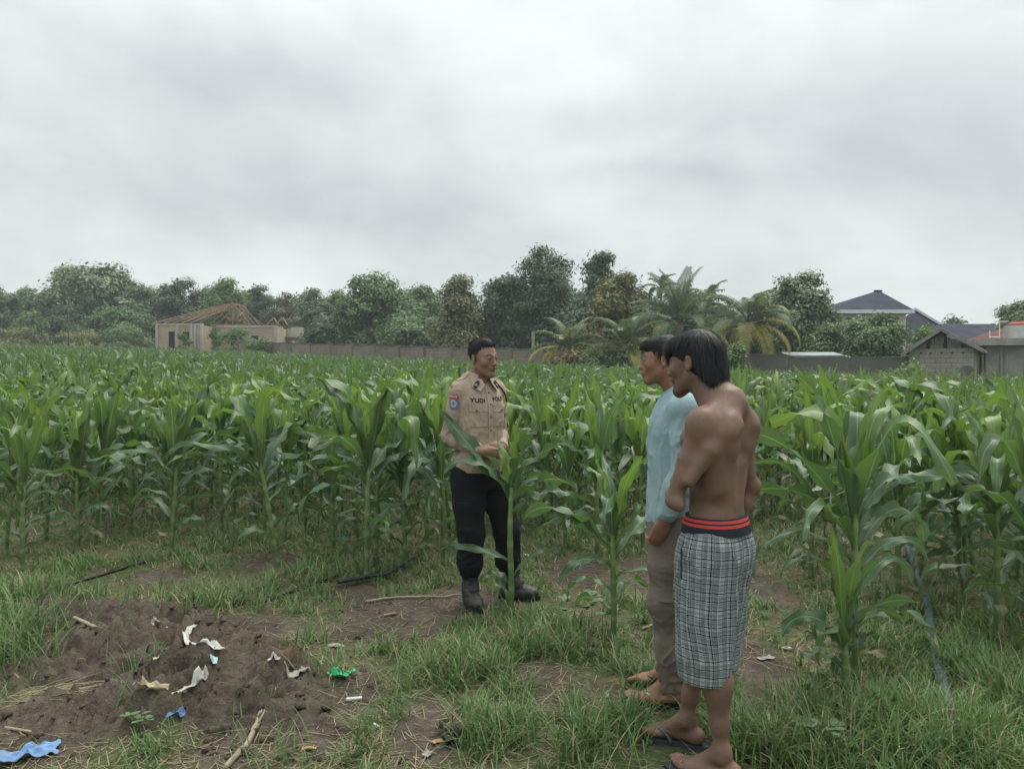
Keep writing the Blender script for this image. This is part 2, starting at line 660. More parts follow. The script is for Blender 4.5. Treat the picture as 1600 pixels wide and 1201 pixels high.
def wall_with_openings(w, h, th, holes):
    """front wall in x,z with rectangular openings [(x0,x1,z0,z1)], built as strips"""
    xs = sorted({0, w} | {v for a in holes for v in a[:2]})
    zs = sorted({0, h} | {v for a in holes for v in a[2:]})
    m = MB()
    for i in range(len(xs) - 1):
        for k in range(len(zs) - 1):
            cx, cz = (xs[i] + xs[i + 1]) / 2, (zs[k] + zs[k + 1]) / 2
            if any(a[0] < cx < a[1] and a[2] < cz < a[3] for a in holes):
                continue
            m.box((xs[i], 0, zs[k]), (xs[i + 1], th, zs[k + 1]))
    return m


def unfinished_house():
    D = 66.0
    o = P(244, 545, D)
    z0 = gzf(o.x, o.y) - 0.3
    u = D / FOC
    t = thing('unfinished_house', 'unfinished red brick house with bare timber roof frame behind the maize', 'house', (o.x, D, z0))
    ztop = P(244, 508, D).z - z0
    w1 = (316 - 244) * u
    # near wing: front wall with a door and a window opening
    m = wall_with_openings(w1, ztop, 0.15, [(1.05, 1.6, 0, 3.0), (2.1, 2.85, 0.0, 3.05)])
    m.box((0, 0.15, 0), (0.15, 9.0, ztop))
    m.box((w1 - 0.15, 0.15, 0), (w1, 3.0, ztop))
    b = m.build('wall', M_brick, t)
    r = wall_with_openings((416 - 316) * u, ztop, 0.15, [(1.2, 1.9, 1.0, 2.8), (3.0, 3.8, 1.0, 2.8)])
    Wr = (416 - 316) * u
    V = r
    rb = r.build('wall', M_brick, t)
    rb.location = (w1, 3.0, 0)
    s = MB().box((0, 0, 0), (0.15, 6.0, ztop)).build('wall', M_brick, t)
    s.location = (w1 + Wr - 0.15, 3.16, 0)
    bk = MB().box((0, 0, 0), (w1 + Wr, 0.15, ztop)).build('wall', M_brick, t)
    bk.location = (0, 9.17, 0)
    col = MB().box((-0.11, -0.06, 0), (0.11, 0.1, ztop + 0.02)).mesh('column', M_pale)
    for x in (0.08, 1.85, 3.05, w1 - 0.6, w1 - 0.06):
        obj('column', col, t, (x, -0.02, 0))
    obj('column', col, t, (w1 + Wr - 0.1, 2.97, 0))
    MB().box((-0.05, -0.05, 0), (w1 + 0.05, 0.2, 0.16)).build('ring_beam', M_pale, t).location = (0, -0.01, ztop + 0.003)
    MB().box((0, -0.05, 0), (Wr, 0.2, 0.16)).build('ring_beam', M_pale, t).location = (w1 + 0.06, 2.99, ztop + 0.003)
    dm = MB().box((0, 0, 0), (0.8, 0.05, 3.0)).mesh('shade_panel', M_dark)  # near-black panels behind the openings stand in for the shade indoors
    obj('shade_panel', dm, t, (2.13, 0.3, 0.0))
    obj('shade_panel', dm, t, (0.98, 0.3, 0.0))
    obj('shade_panel', dm, t, (w1 + 1.2, 3.4, 0.0))
    obj('shade_panel', dm, t, (w1 + 3.05, 3.4, 0.0))
    # roof frame: ridge with rafters falling to all sides
    zt = ztop + 0.17
    zr = P(340, 476, D + 4).z - z0
    xr0, xr1, yr = (320 - 244) * u, (344 - 244) * u, 4.2
    xe0, xe1, ye0, ye1 = -0.3, w1 + Wr * 0.62, -0.4, 9.2
    rid = MB().beam((xr0, yr, zr), (xr1, yr, zr), 0.1, 0.16).build('ridge_beam', M_timber, t)

    def rafter(p, q, w=0.07):
        return MB().beam(p, q, w, 0.10).build('rafter', M_timber, t)
    zf = lambda f: zr + (zt - zr) * f
    # long left slope: rafters side by side from the ridge to the front and the left eaves
    xg, xl, xq = xr1, (306 - 244) * u, (374 - 244) * u
    for k in range(5):
        f = k / 4
        rafter((xr0 + (xr1 - xr0) * f, yr, zr), (xe0 + (xl - xe0) * (0.12 + 0.80 * f), ye0, zt))
    for k in range(3):
        rafter((xr0, yr, zr), (xe0, ye0 + 0.4 + (ye1 - ye0) * k / 2.2, zt))
    for k in range(4):
        rafter((xr0 + (xr1 - xr0) * k / 3, yr, zr), (xe0 + (xq - xe0) * (0.2 + 0.25 * k), ye1, zt))
    for f in (0.35, 0.68):
        MB().beam((xr0 + (xe0 - xr0) * f, yr + (ye0 - yr) * f, zf(f)), (xr1 + (xl - xr1) * f, yr + (ye0 - yr) * f, zf(f)), 0.06, 0.09).build('purlin', M_timber, t)
    # gable truss on the right with its king post and struts
    for yy in (yr - 1.2, yr + 0.1, yr + 1.6):
        rafter((xg, yy, zr), (xl, yy, zt + 0.02))
        rafter((xg, yy, zr), (xq, yy, zt + 0.02))
        MB().beam((xl, yy, zt + 0.03), (xq, yy, zt + 0.03), 0.07, 0.12).build('tie_beam', M_timber, t)
        MB().beam((xg, yy, zt), (xg, yy, zr - 0.05), 0.08, 0.08).build('king_post', M_timber, t)
        MB().beam((xg, yy, zt + 0.4), (xg + (xq - xg) * 0.5, yy, zf(0.5)), 0.06, 0.08).build('strut', M_timber, t)
        MB().beam((xg, yy, zt + 0.4), (xg + (xl - xg) * 0.5, yy, zf(0.5)), 0.06, 0.08).build('strut', M_timber, t)
    MB().beam((xg, yr - 1.6, zr + 0.02), (xg, yr + 2.2, zr + 0.02), 0.08, 0.14).build('ridge_beam', M_timber, t)
    xe1 = (388 - 244) * u
    for x in (xe1 + 0.6, xe1 + 1.4):
        MB().beam((x, 3.0, zt), (x + 0.5, 3.4, zt + 0.75), 0.07, 0.1).build('rafter', M_timber, t)
        MB().beam((x + 1.1, 3.0, zt), (x + 0.55, 3.4, zt + 0.72), 0.07, 0.1).build('rafter', M_timber, t)


unfinished_house()


def concrete_shell():
    D = 72.0
    o = P(432, 545, D)
    z0 = gzf(o.x, o.y)
    u = D / FOC
    t = thing('unfinished_building', 'small raw concrete building shell with jagged top left of the big green trees', 'building', (o.x, D, z0))
    zt = lambda py: P(432, py, D).z - z0
    w = (474 - 432) * u
    wall_with_openings(w, zt(527), 0.15, [(0.35, 0.75, 1.0, zt(527) - 0.3), (1.4, 1.9, 1.0, zt(527) - 0.3)]).build('wall', M_pale, t)
    for (a, b, py) in ((434, 441, 510), (442, 447, 519), (448.5, 452, 513), (454, 473, 511)):
        MB().box(((a - 432) * u, 0.02, zt(527) + 0.003), ((b - 432) * u, 0.3, zt(py))).build('upper_wall', M_pale, t)
    MB().box((-0.3, -0.5, 0), (w + 0.1, -0.01, 0.12)).build('slab', M_conc, t).location = (0, 0, zt(528))
    MB().box((0, 0, 0), (0.15, 3.0, zt(527))).build('wall', M_pale, t).location = (0, 0.16, 0)
    MB().box((0, 0, 0), (0.15, 3.0, zt(527))).build('wall', M_pale, t).location = (w - 0.15, 0.16, 0)


concrete_shell()


def hip_roof(x0, x1, y0, y1, ze, zr, inset, M=None):
    """solid hip roof with a ridge along x"""
    ym = (y0 + y1) / 2
    m = MB()
    V = [(x0, y0, ze), (x1, y0, ze), (x1, y1, ze), (x0, y1, ze), (x0 + inset, ym, zr), (x1 - inset, ym, zr)]
    m.add(V, [(0, 1, 5, 4), (2, 3, 4, 5), (3, 0, 4), (1, 2, 5), (3, 2, 1, 0)])
    return m


def blue_house():
    D = 52.0
    o = P(1310, 545, D)
    z0 = gzf(o.x, o.y)
    u = D / FOC
    t = thing('house', 'two storey cream house with dark slate blue hip roof behind the round tree', 'house', (o.x, D, z0))
    Z = lambda py: P(1310, py, D).z - z0
    X = lambda px: (px - 1310) * u
    z_e = Z(488)
    XD = lambda px, y: (px - 800) / FOC * (D + y) - o.x
    ZD = lambda px, py, y: P(px, py, D + y).z - z0
    wall_with_openings(X(1415), z_e - 0.15, 0.2, [(X(1322), X(1330), Z(505), Z(496)), (X(1395), X(1404), Z(508), Z(495))]).build('wall', M_cream, t)
    MB().box((0, 0.21, 0), (0.2, 6.5, z_e - 0.15)).build('wall', M_cream, t)
    MB().box((X(1415) - 0.2, 0.21, 0), (X(1415), 6.5, z_e - 0.15)).build('wall', M_cream, t)
    for a, b, c, d in ((1322, 1330, 505, 496), (1395, 1404, 508, 495)):
        f = MB().box((X(a), 0.1, Z(c)), (X(b), 0.13, Z(d))).build('window', M_glass, t)
    m = MB()
    xa, xb = XD(1297, -0.75), XD(1427, -0.75)
    xp, zp = XD(1371, 2.9), ZD(1371, 455, 2.9)
    m.add([(xa, -0.75, z_e + 0.12), (xb, -0.75, z_e + 0.12), (xb, 6.6, z_e + 0.12), (xa, 6.6, z_e + 0.12), (xp - 0.15, 2.9, zp), (xp + 0.15, 2.9, zp)],
          [(0, 1, 5, 4), (2, 3, 4, 5), (3, 0, 4), (1, 2, 5), (3, 2, 1, 0)])
    rf = m.build('roof', M_roof, t)
    MB().beam((xp - 0.25, 2.9, zp + 0.02), (xp + 0.25, 2.9, zp + 0.02), 0.22, 0.12).build('ridge_cap', M_roof, rf)
    MB().box((xa, -0.80, z_e - 0.12), (xb, -0.76, z_e + 0.115)).build('fascia', M_fascia, t)
    MB().box((xb, -0.80, z_e - 0.12), (xb + 0.04, 6.6, z_e + 0.115)).build('fascia', M_fascia, t)
    MB().box((xa + 0.02, -0.74, z_e - 0.1), (xb - 0.02, 6.5, z_e - 0.06)).build('soffit', M_fascia, t)
    # lower wing to the right, roof running down from the main eaves
    zl = Z(530)
    w = MB().box((X(1418), 0.4, 0), (X(1520), 6.0, zl - 0.02)).build('wing_wall', M_cream, t)
    m = MB()
    V = [(X(1418), -0.2, zl), (X(1545), -0.2, zl), (X(1560), 6.2, zl), (X(1418), 6.2, zl), (XD(1430, 3.0), 3.0, ZD(1430, 484, 3.0)), (XD(1470, 3.0), 3.0, ZD(1470, 506, 3.0)), (XD(1556, 3.0), 3.0, ZD(1556, 506, 3.0))]
    m.add(V, [(0, 1, 6, 5), (0, 5, 4), (2, 3, 4, 5, 6), (1, 2, 6), (3, 0, 4), (3, 2, 1, 0)])
    m.build('wing_roof', M_roof, t)
    for a, b in (((1427, 482), (1467, 506)),):
        MB().beam((XD(a[0], 2.8), 2.8, ZD(a[0], a[1], 2.8)), (XD(b[0], 2.8), 2.8, ZD(b[0], b[1], 2.8)), 0.25, 0.16).build('fascia', M_fascia, t)


blue_house()


def block_shed():
    D = 33.0
    o = P(1420, 590, D)
    z0 = gzf(o.x, o.y)
    u = D / FOC
    t = thing('shed', 'small block shed with plank gable under a grey tin roof', 'shed', (o.x, D, z0), R(-33))
    Z = lambda py: P(1420, py, D).z - z0
    X = lambda px: (px - 1420) * u * 0.84
    w, ze, zp, xp = X(1524), Z(545), Z(519), X(1473)
    wl = MB().box((0, 0.015, 0), (w, 0.12, ze - 0.004)).build('wall', M_mortar, t)
    rb = random.Random(9)
    rows, cols = int(ze / 0.2), int(w / 0.4) + 1
    hb = ze / rows
    full = [MB().box((0.008, 0, 0.008), (0.392, 0.1, hb - 0.008)).mesh('block', M_block_light) for _ in range(2)]
    for r_ in range(rows):
        for k in range(cols + 1):
            x = 0.4 * k - (0.2 if r_ % 2 else 0.0)
            a, b = max(x, 0.0), min(x + 0.4, w)
            if b - a < 0.05:
                continue
            me = full[k % 2] if b - a > 0.399 else MB().box((0.008, 0, 0.008), (b - a - 0.008, 0.1, hb - 0.008)).mesh('block', M_block_light)
            obj('block', me, wl, (a, rb.uniform(-0.006, 0.006), r_ * hb))
    sm = MB().box((0, 0.13, 0), (0.12, 4.0, ze)).build('side_wall', M_block_light, t)
    MB().box((w - 0.12, 0.13, 0), (w, 4.0, ze)).build('side_wall', M_block_light, t)
    # row of vent holes under the planks, their shade set as dark diamonds
    vb = MB().prism([(0, 0, 0.05), (0.05, 0, 0), (0, 0, -0.05), (-0.05, 0, 0)], (0, -0.02, 0)).mesh('vent_shade', M_dark)
    for px in (1440, 1456, 1473, 1490, 1507):
        obj('vent_shade', vb, t, (X(px), -0.012, Z(552)))
    # gable planks
    n = 15
    rg = random.Random(4)
    MB().box((0.1, 0.09, ze), (w - 0.1, 0.11, ze + 0.2)).build('lintel', M_plank, t)
    for i in range(n):
        x0, x1 = w * i / n + 0.01, w * (i + 1) / n - 0.012
        zt = lambda x: ze + (zp - ze) * (1 - abs(x - xp) / (xp if x < xp else w - xp)) - 0.1
        a, b = max(zt(x0), ze + 0.02), max(zt(x1), ze + 0.02)
        y = rg.uniform(0.0, 0.02)
        lo = ze + rg.choice([0.004, 0.004, 0.004, 0.12])
        MB().prism([(x0, y, lo), (x1, y, lo), (x1, y, max(b, lo + 0.02)), (x0, y, max(a, lo + 0.02))], (0, 0.03, 0)).build('plank', M_plank if i % 4 else M_dark, t)
    # roof sheets
    for (xa, za, xb, zb) in ((X(1411), Z(553), xp, Z(516)), (xp, Z(516), X(1541), Z(551))):
        MB().prism([(xa, -0.4, za), (xb, -0.4, zb), (xb, -0.4, zb + 0.08), (xa, -0.4, za + 0.08)], (0, 4.8, 0)).build('roof_sheet', M_conc, t)
        MB().beam((xa, -0.42, za - 0.03), (xb, -0.42, zb - 0.03), 0.04, 0.1).build('barge_board', M_plank, t)
    for px in (1528, 1535):
        MB().box((X(px), 0.6, 0), (X(px) + 0.07, 0.68, Z(549) - 0.15)).build('post', M_plank, t)
    # arched patch low on the right of the wall
    a = np.linspace(0, np.pi, 12)
    m = MB()
    arc = [(X(1513) + 0.28 * math.cos(v), -0.004, Z(580) + 0.24 * math.sin(v)) for v in a]
    m.prism([(X(1513) + 0.28, -0.004, Z(592))] + arc + [(X(1513) - 0.28, -0.004, Z(592))], (0, -0.012, 0))
    m.build('bricked_arch', M_conc_dark, t)


block_shed()


def flat_house():
    D = 34.5
    o = P(1536, 590, D)
    z0 = gzf(o.x, o.y)
    u = D / FOC
    t = thing('flat_roofed_house', 'grey plastered house with flat concrete roof slab at the right edge', 'house', (o.x, D, z0))
    Z = lambda py: P(1536, py, D).z - z0
    X = lambda px: (px - 1536) * u
    MB().box((X(1540), 0, 0), (X(1760), 6, Z(541))).build('wall', M_conc, t)
    MB().box((X(1528), -0.5, Z(540)), (X(1770), 6.3, Z(529))).build('roof_slab', M_conc, t)
    for px in (1553, 1560):
        MB().box((X(px), -0.4, 0), (X(px) + 0.05, -0.34, Z(541))).build('post', M_conc_dark, t)
    # tank and pipes stand on the slab
    c = Vector(((1590 - 800) / FOC * (D + 1.0), D + 1.0, z0 + Z(529) + 0.003))
    tk = thing('water_tank', 'ribbed steel water tank with orange lid on the flat roof', 'water tank', c)
    h = Z(507) - Z(529)
    zz = np.linspace(0, h, 19)
    rr = 0.56 + 0.012 * np.cos(np.arange(19) * np.pi)
    MB().tube([(0, 0, z) for z in zz], rr, 28).build('body', M_steel, tk, True)
    MB().tube([(0, 0, h + 0.003), (0, 0, h + 0.10), (0, 0, h + 0.14), (0, 0, h + 0.22), (0, 0, h + 0.225)], [0.5, 0.5, 0.28, 0.26, 0.1], 24).build('lid', M_orange, tk)
    pp = MB()
    x0 = -0.85
    pts = [(x0 - 0.5, 0, 0.1), (x0 - 0.5, 0, 0.32), (x0, 0, 0.32)]
    pp.tube([(x0, 0, 0.0), (x0, 0, h + 0.22)], 0.022, 8)
    pp.tube([(x0, 0, h + 0.2), (x0 + 0.4, 0, h + 0.2)], 0.02, 8)
    pp.tube([(x0 - 0.45, 0, 0.12), (x0, 0, 0.12)], 0.02, 8)
    pp.tube([(x0 - 0.45, 0, 0.0), (x0 - 0.45, 0, 0.42)], 0.02, 8)
    po = pp.build('water_pipe', M_pvc, None)
    po.location = c
    tag(po, 'thin white water pipes rising beside the steel roof tank', 'pipe')
    # red roof behind
    D2 = 45.0
    o2 = P(1530, 545, D2)
    zb = gzf(o2.x, o2.y)
    r = thing('red_roofed_house', 'house with red sheet roof behind the orange lidded water tank', 'house', (o2.x, D2, zb))
    u2 = D2 / FOC
    X2 = lambda px: (px - 1530 + 80) * u2
    Z2 = lambda py: P(1530, py, D2).z - zb
    MB().box((X2(1548), 0.4, 0), (X2(1800), 7, Z2(528))).build('wall', M_cream, r)
    m = MB()
    V = [(X2(1528), -0.2, Z2(527)), (X2(1810), -0.2, Z2(527)), (X2(1810), 7.4, Z2(527)), (X2(1528), 7.4, Z2(527)), (X2(1612), 3.6, Z2(487)), (X2(1730), 3.6, Z2(487))]
    m.add(V, [(0, 1, 5, 4), (2, 3, 4, 5), (3, 0, 4), (1, 2, 5), (3, 2, 1, 0)])
    m.build('roof', M_redroof, r)


flat_house()


def tin_roof():
    D = 36.5
    o = P(1241, 560, D)
    z0 = gzf(o.x, o.y)
    u = D / FOC
    t = thing('tin_shelter', 'low shelter with pale corrugated tin roof behind the dark wall', 'shelter', (o.x, D, z0))
    w = (1326 - 1241) * u
    z1 = P(1241, 549, D).z - z0
    n = 60
    xs = np.linspace(0, w, n)
    V, F = [], []
    for j, (y, z) in enumerate(((-0.2, z1 - 0.28), (1.8, z1))):
        for i, x in enumerate(xs):
            V.append((x, y, z + 0.03 * (i % 2)))
    nv = len(V)
    V = np.array(V)
    V = np.concatenate([V, V - (0, 0, 0.01)])
    F = [(i, i + 1, n + i + 1, n + i) for i in range(n - 1)] + [(nv + i + 1, nv + i, nv + n + i, nv + n + i + 1) for i in range(n - 1)]
    MB().add(V, F).build('roof_sheet', M_zinc, t)
    for x in (0.1, w / 2, w - 0.2):
        for y in (0.0, 1.6):
            MB().box((x, y, 0), (x + 0.08, y + 0.08, z1 - 0.3)).build('post', M_plank, t)


tin_roof()

# ---------------------------------------------------------------- trees
M_bark = rough_mat('bark', (0.055, 0.046, 0.038), (0.11, 0.095, 0.08), 3.0, 0.95, 0.6, 0.03)
M_bark_pale = rough_mat('pale_bark', (0.14, 0.12, 0.095), (0.22, 0.19, 0.155), 3.0, 0.95, 0.6, 0.03)
FOL = {
    'dark': foliage_mat('dark_leaves', (0.046, 0.082, 0.040), (0.082, 0.128, 0.061), 0.2),
    'mid': foliage_mat('mid_leaves', (0.070, 0.127, 0.043), (0.119, 0.187, 0.062), 0.25),
    'fresh': foliage_mat('fresh_leaves', (0.091, 0.159, 0.045), (0.156, 0.235, 0.070), 0.3),
    'grey': foliage_mat('grey_leaves', (0.068, 0.108, 0.051), (0.111, 0.159, 0.076), 0.2, c=(0.243, 0.298, 0.168)),
    'brown': foliage_mat('olive_leaves', (0.089, 0.113, 0.045), (0.142, 0.165, 0.064), 0.2, c=(0.202, 0.169, 0.068)),
    'flush': foliage_mat('flush_leaves', (0.089, 0.116, 0.038), (0.152, 0.167, 0.051), 0.2, c=(0.270, 0.162, 0.045)),
    'dry': foliage_mat('dry_leaves', (0.162, 0.101, 0.050), (0.284, 0.189, 0.095), 0.1),
    'dead_grass': foliage_mat('pale_grass', (0.135, 0.156, 0.050), (0.257, 0.243, 0.095), 0.2),
}


def leaf_cards(C, N, size, rng, aspect=0.55, A=None):
    """one folded four-cornered leaf at each centre C with normal N"""
    n = len(C)
    r = rng.normal(size=(n, 3))
    T = np.cross(N, r)
    T /= np.linalg.norm(T, axis=1, keepdims=True) + 1e-9
    B = np.cross(N, T)
    s = (size * rng.uniform(0.6, 1.35, n))[:, None]
    fold = rng.uniform(-0.25, 0.05, n)[:, None] * s
    V = np.stack([C - T * s, C - B * s * aspect + N * fold, C + T * s, C + B * s * aspect + N * fold], 1)
    F = np.arange(n * 4).reshape(n, 4)
    if A is None:
        A = np.stack([rng.random(n), np.zeros(n), rng.random(n)], -1)
    return V.reshape(-1, 3), F, np.repeat(A, 4, 0)


def crown_points(lobes, n_clump, per, spread, rng, low=-0.5):
    """clump centres over the outer surface of the lobes, leaves gathered about each"""
    L = np.array(lobes, float)
    area = (L[:, 3] * L[:, 5]) + (L[:, 3] * L[:, 4]) * 0.5
    k = rng.choice(len(L), n_clump, p=area / area.sum())
    d = rng.normal(size=(n_clump, 3))
    d /= np.linalg.norm(d, axis=1, keepdims=True)
    d[:, 2] = np.where(d[:, 2] < low, -d[:, 2] * 0.6, d[:, 2])
    rad = rng.uniform(0.72, 1.06, n_clump) ** 0.7
    C = L[k, :3] + d * L[k, 3:6] * rad[:, None]
    # drop clumps buried deep in another lobe
    q = np.full(n_clump, 9.0)
    for l in L:
        q = np.minimum(q, np.linalg.norm((C - l[:3]) / l[3:6], axis=1))
    keep = q > 0.55
    C, d = C[keep], d[keep]
    tint = rng.random(len(C))
    m = len(C)
    off = rng.normal(size=(m, per, 3)) * spread
    off[:, :, 2] *= 0.65
    Cl = (C[:, None] + off).reshape(-1, 3)
    Nn = d[:, None] * 0.7 + off / (spread * 2.2) * 0.5 + rng.normal(size=(m, per, 3)) * 0.38 + np.array([0, 0, 0.55])
    Nn = Nn.reshape(-1, 3)
    Nn /= np.linalg.norm(Nn, axis=1, keepdims=True)
    return Cl, Nn, np.repeat(tint, per), C


def tree(name, label, x, y, z0, top, width, fol, rng, lobes=None, leaf=0.20, n_clump=420, per=26, spread=0.36, trunk_r=0.22, base=0.12,
         bark=None, group=None, shape='round', gaps=0.0, cat='tree', depth=None, nl=11):
    """x, y, z0: foot of trunk; top: height; width: crown width"""
    t = thing(name, label, cat, (x, y, z0), 0, group)
    dep = width if depth is None else depth
    H = top
    if lobes is None:
        lobes = []
        for i in range(nl):
            f = (i + 0.5) / nl
            if shape == 'round':
                hz_ = base + (0.93 - base) * f
                env = math.sqrt(max(0.02, 1 - ((f - 0.38) / 0.68) ** 2))
            elif shape == 'cone':
                hz_ = base + (0.95 - base) * f
                env = 1.0 - 0.78 * f ** 1.3
            elif shape == 'column':
                hz_ = base + (0.95 - base) * f
                env = 0.95 - 0.5 * f ** 2.5
            elif shape == 'umbrella':
                hz_ = base + (0.90 - base) * (0.35 + 0.65 * f)
                env = 0.55 + 0.5 * f
            rr = width * 0.5 * env
            a = i * 2.4 + rng.uniform(-0.4, 0.4)
            off = rr * rng.uniform(0.30, 0.62)
            lr = max(rr * rng.uniform(0.42, 0.62), width * 0.10)
            lh = min(lr * 0.85, H * 0.22)
            lobes.append((math.cos(a) * off, math.sin(a) * off * dep / width, min(hz_ * H, H - lh), lr, lr * dep / width, lh))
    Cl, Nn, tint, C = crown_points(lobes, int(n_clump * 1.35), int(per * 1.25), spread * 0.88, rng)
    leaf = leaf * 0.74
    n = len(Cl)
    A = np.stack([np.clip(tint * 0.75 + rng.random(n) * 0.35, 0, 1) * (rng.random(n) > 0.15), np.zeros(n), np.clip(0.15 + tint * 0.5 + rng.random(n) * 0.3, 0, 1)], -1)
    Cl[:, 2] = np.maximum(Cl[:, 2], 0.1)
    V, F, A = leaf_cards(Cl, Nn, leaf, rng, A=A)
    m = MB()
    tz = H * (0.62 if shape != 'cone' else 0.85)
    k = 8
    pts = [(0.05 * H * 0.12 * math.sin(i * 1.3), 0.04 * math.cos(i), tz * i / (k - 1) - 0.2) for i in range(k)]
    m.tube(pts, np.linspace(trunk_r, trunk_r * 0.35, k), 9)
    for l in lobes[::2] + lobes[1::4]:
        z1 = min(max(l[2] - 0.35 * H * rng.uniform(0.3, 1.0), 0.25 * H), tz * 0.95)
        b0 = np.array((0, 0, z1))
        b2 = np.array(l[:3]) * (0.95, 0.95, 1) + (0, 0, l[5] * 0.25)
        b1 = (b0 + b2) / 2 + rng.normal(size=3) * 0.05 * width
        s = np.linspace(0, 1, 7)[:, None]
        m.tube((1 - s) ** 2 * b0 + 2 * s * (1 - s) * b1 + s * s * b2, np.linspace(trunk_r * 0.42, trunk_r * 0.08, 7), 6)
    for c in C[:: max(1, len(C) // 40)]:
        l = min(lobes, key=lambda q: (q[0] - c[0]) ** 2 + (q[1] - c[1]) ** 2 + (q[2] - c[2]) ** 2)
        b0 = np.array(l[:3])
        m.tube([b0, (b0 + c) / 2 + rng.normal(size=3) * 0.08, c], [trunk_r * 0.14, trunk_r * 0.1, trunk_r * 0.04], 5)
    obj('trunk', m.mesh('trunk', bark or M_bark, True), t)
    obj('crown', mesh_np('crown', V, F, FOL[fol], {'lf': A}, False), t)
    return t


def ptree(label, px, py_top, wpx, D, fol, seed, name='broadleaf_tree', py_base=None, **kw):
    """tree placed by the bearing, apparent top and width that it has from the field edge"""
    rng = np.random.default_rng(seed)
    q = P(px, 560, D)
    z0 = gzf(q.x, D)
    H = P(px, py_top, D).z - z0
    return tree(name, label, q.x, D, z0, H, wpx * D / FOC, fol, rng, **kw)


ptree('grey green tree cut by the left edge of the photo', -12, 440, 70, 84, 'mid', 1)
ptree('large dome shaped tree with pale grey broad leaves at the left', 155, 416, 185, 84, 'grey', 2, n_clump=700, leaf=0.32, spread=0.5, per=22, trunk_r=0.4, nl=14, base=0.1)
ptree('green tree leaning out right of the pale dome shaped tree', 222, 446, 70, 82, 'mid', 3, gaps=0.2)
ptree('mid green tree left of the pale dome shaped tree', 45, 452, 90, 88, 'mid', 4)
ptree('dark green tree directly behind the unfinished house roof frame', 290, 434, 110, 80, 'dark', 5, n_clump=480)
ptree('yellowish green tree above the right slope of the unfinished roof', 356, 432, 72, 78, 'fresh', 6, spread=0.42)
ptree('dark narrow tree right of the unfinished house', 405, 441, 62, 82, 'dark', 7)
ptree('thin rubber tree with sparse brownish crown behind the concrete shell', 448, 452, 55, 80, 'brown', 8, per=16, bark=M_bark_pale)
ptree('thin rubber tree with sparse grey crown right of the concrete shell', 490, 446, 60, 78, 'grey', 9, per=16, bark=M_bark_pale)
ptree('thin rubber tree beside the big yellow green tree', 528, 452, 55, 80, 'brown', 10, per=16, bark=M_bark_pale)
ptree('big yellow green tree with knobbly top in the middle of the treeline', 592, 428, 140, 62, 'mid', 11, n_clump=640, trunk_r=0.3, nl=14)
ptree('dull green tree between the big yellow green tree and the olive cone', 652, 446, 72, 72, 'mid', 12)
ptree('low dark bushy tree above the middle of the tan wall', 645, 496, 120, 58, 'mid', 13, base=0.02)
ptree('low bushy tree standing behind the left part of the tan wall', 520, 494, 110, 64, 'dark', 14, base=0.02)
ptree('cone shaped olive brown tree in the middle of the treeline', 717, 429, 100, 52, 'brown', 15, shape='cone', n_clump=620, leaf=0.16, base=0.14)
ptree('dark dense tree filling the gap right of the olive cone', 792, 430, 100, 54, 'dark', 16, n_clump=560, leaf=0.17)
ptree('tallest dark tree with a ragged open crown', 848, 378, 118, 53, 'dark', 17, n_clump=560, leaf=0.15, per=20, spread=0.32, trunk_r=0.3, base=0.2, nl=16)
ptree('dark twin topped column shaped tree behind the orange tinted tree', 937, 390, 66, 60, 'dark', 18, shape='column', n_clump=430, base=0.3)
ptree('round tree with orange brown young leaves left of the tall palm', 972, 422, 105, 46, 'flush', 19, n_clump=560, leaf=0.15, spread=0.3)
ptree('dark low tree behind the two young yellow palms', 912, 486, 120, 50, 'dark', 20, base=0.03)
ptree('dark green tree behind the tall grey green palm', 1078, 452, 110, 52, 'dark', 21, base=0.05)
ptree('green tree with upright crown left of the blue roofed house', 1246, 420, 128, 45, 'grey', 22, n_clump=620, leaf=0.16, spread=0.3, trunk_r=0.26, nl=14)
ptree('low dark tree behind the large right hand palm', 1175, 490, 90, 47, 'dark', 23, base=0.03)
ptree('round dense green tree in front of the blue roofed house', 1362, 486, 108, 39, 'mid', 24, base=0.02, n_clump=520, leaf=0.13, spread=0.26)
ptree('low bushy tree left of the round dense tree by the tin roof', 1292, 508, 74, 41, 'mid', 25, base=0.02, leaf=0.13, spread=0.26, n_clump=260)
ptree('tree top at the right edge above the red roof', 1590, 466, 60, 60, 'mid', 26, base=0.3)
ptree('small leafy tree between the block shed and the round dense tree', 1440, 507, 44, 37, 'fresh', 27, base=0.1, leaf=0.10, spread=0.2, n_clump=110, trunk_r=0.08)
ptree('small tree beside the grassy verge at the far left', 48, 490, 50, 72, 'mid', 28, base=0.05, n_clump=200, trunk_r=0.1)
ptree('bushy tree right of the grassy verge at the far left', 185, 482, 110, 74, 'mid', 29, base=0.02, n_clump=360, trunk_r=0.12)
ptree('dark tree in the gap below the grey dome', 108, 478, 90, 78, 'dark', 30, base=0.02, n_clump=300)
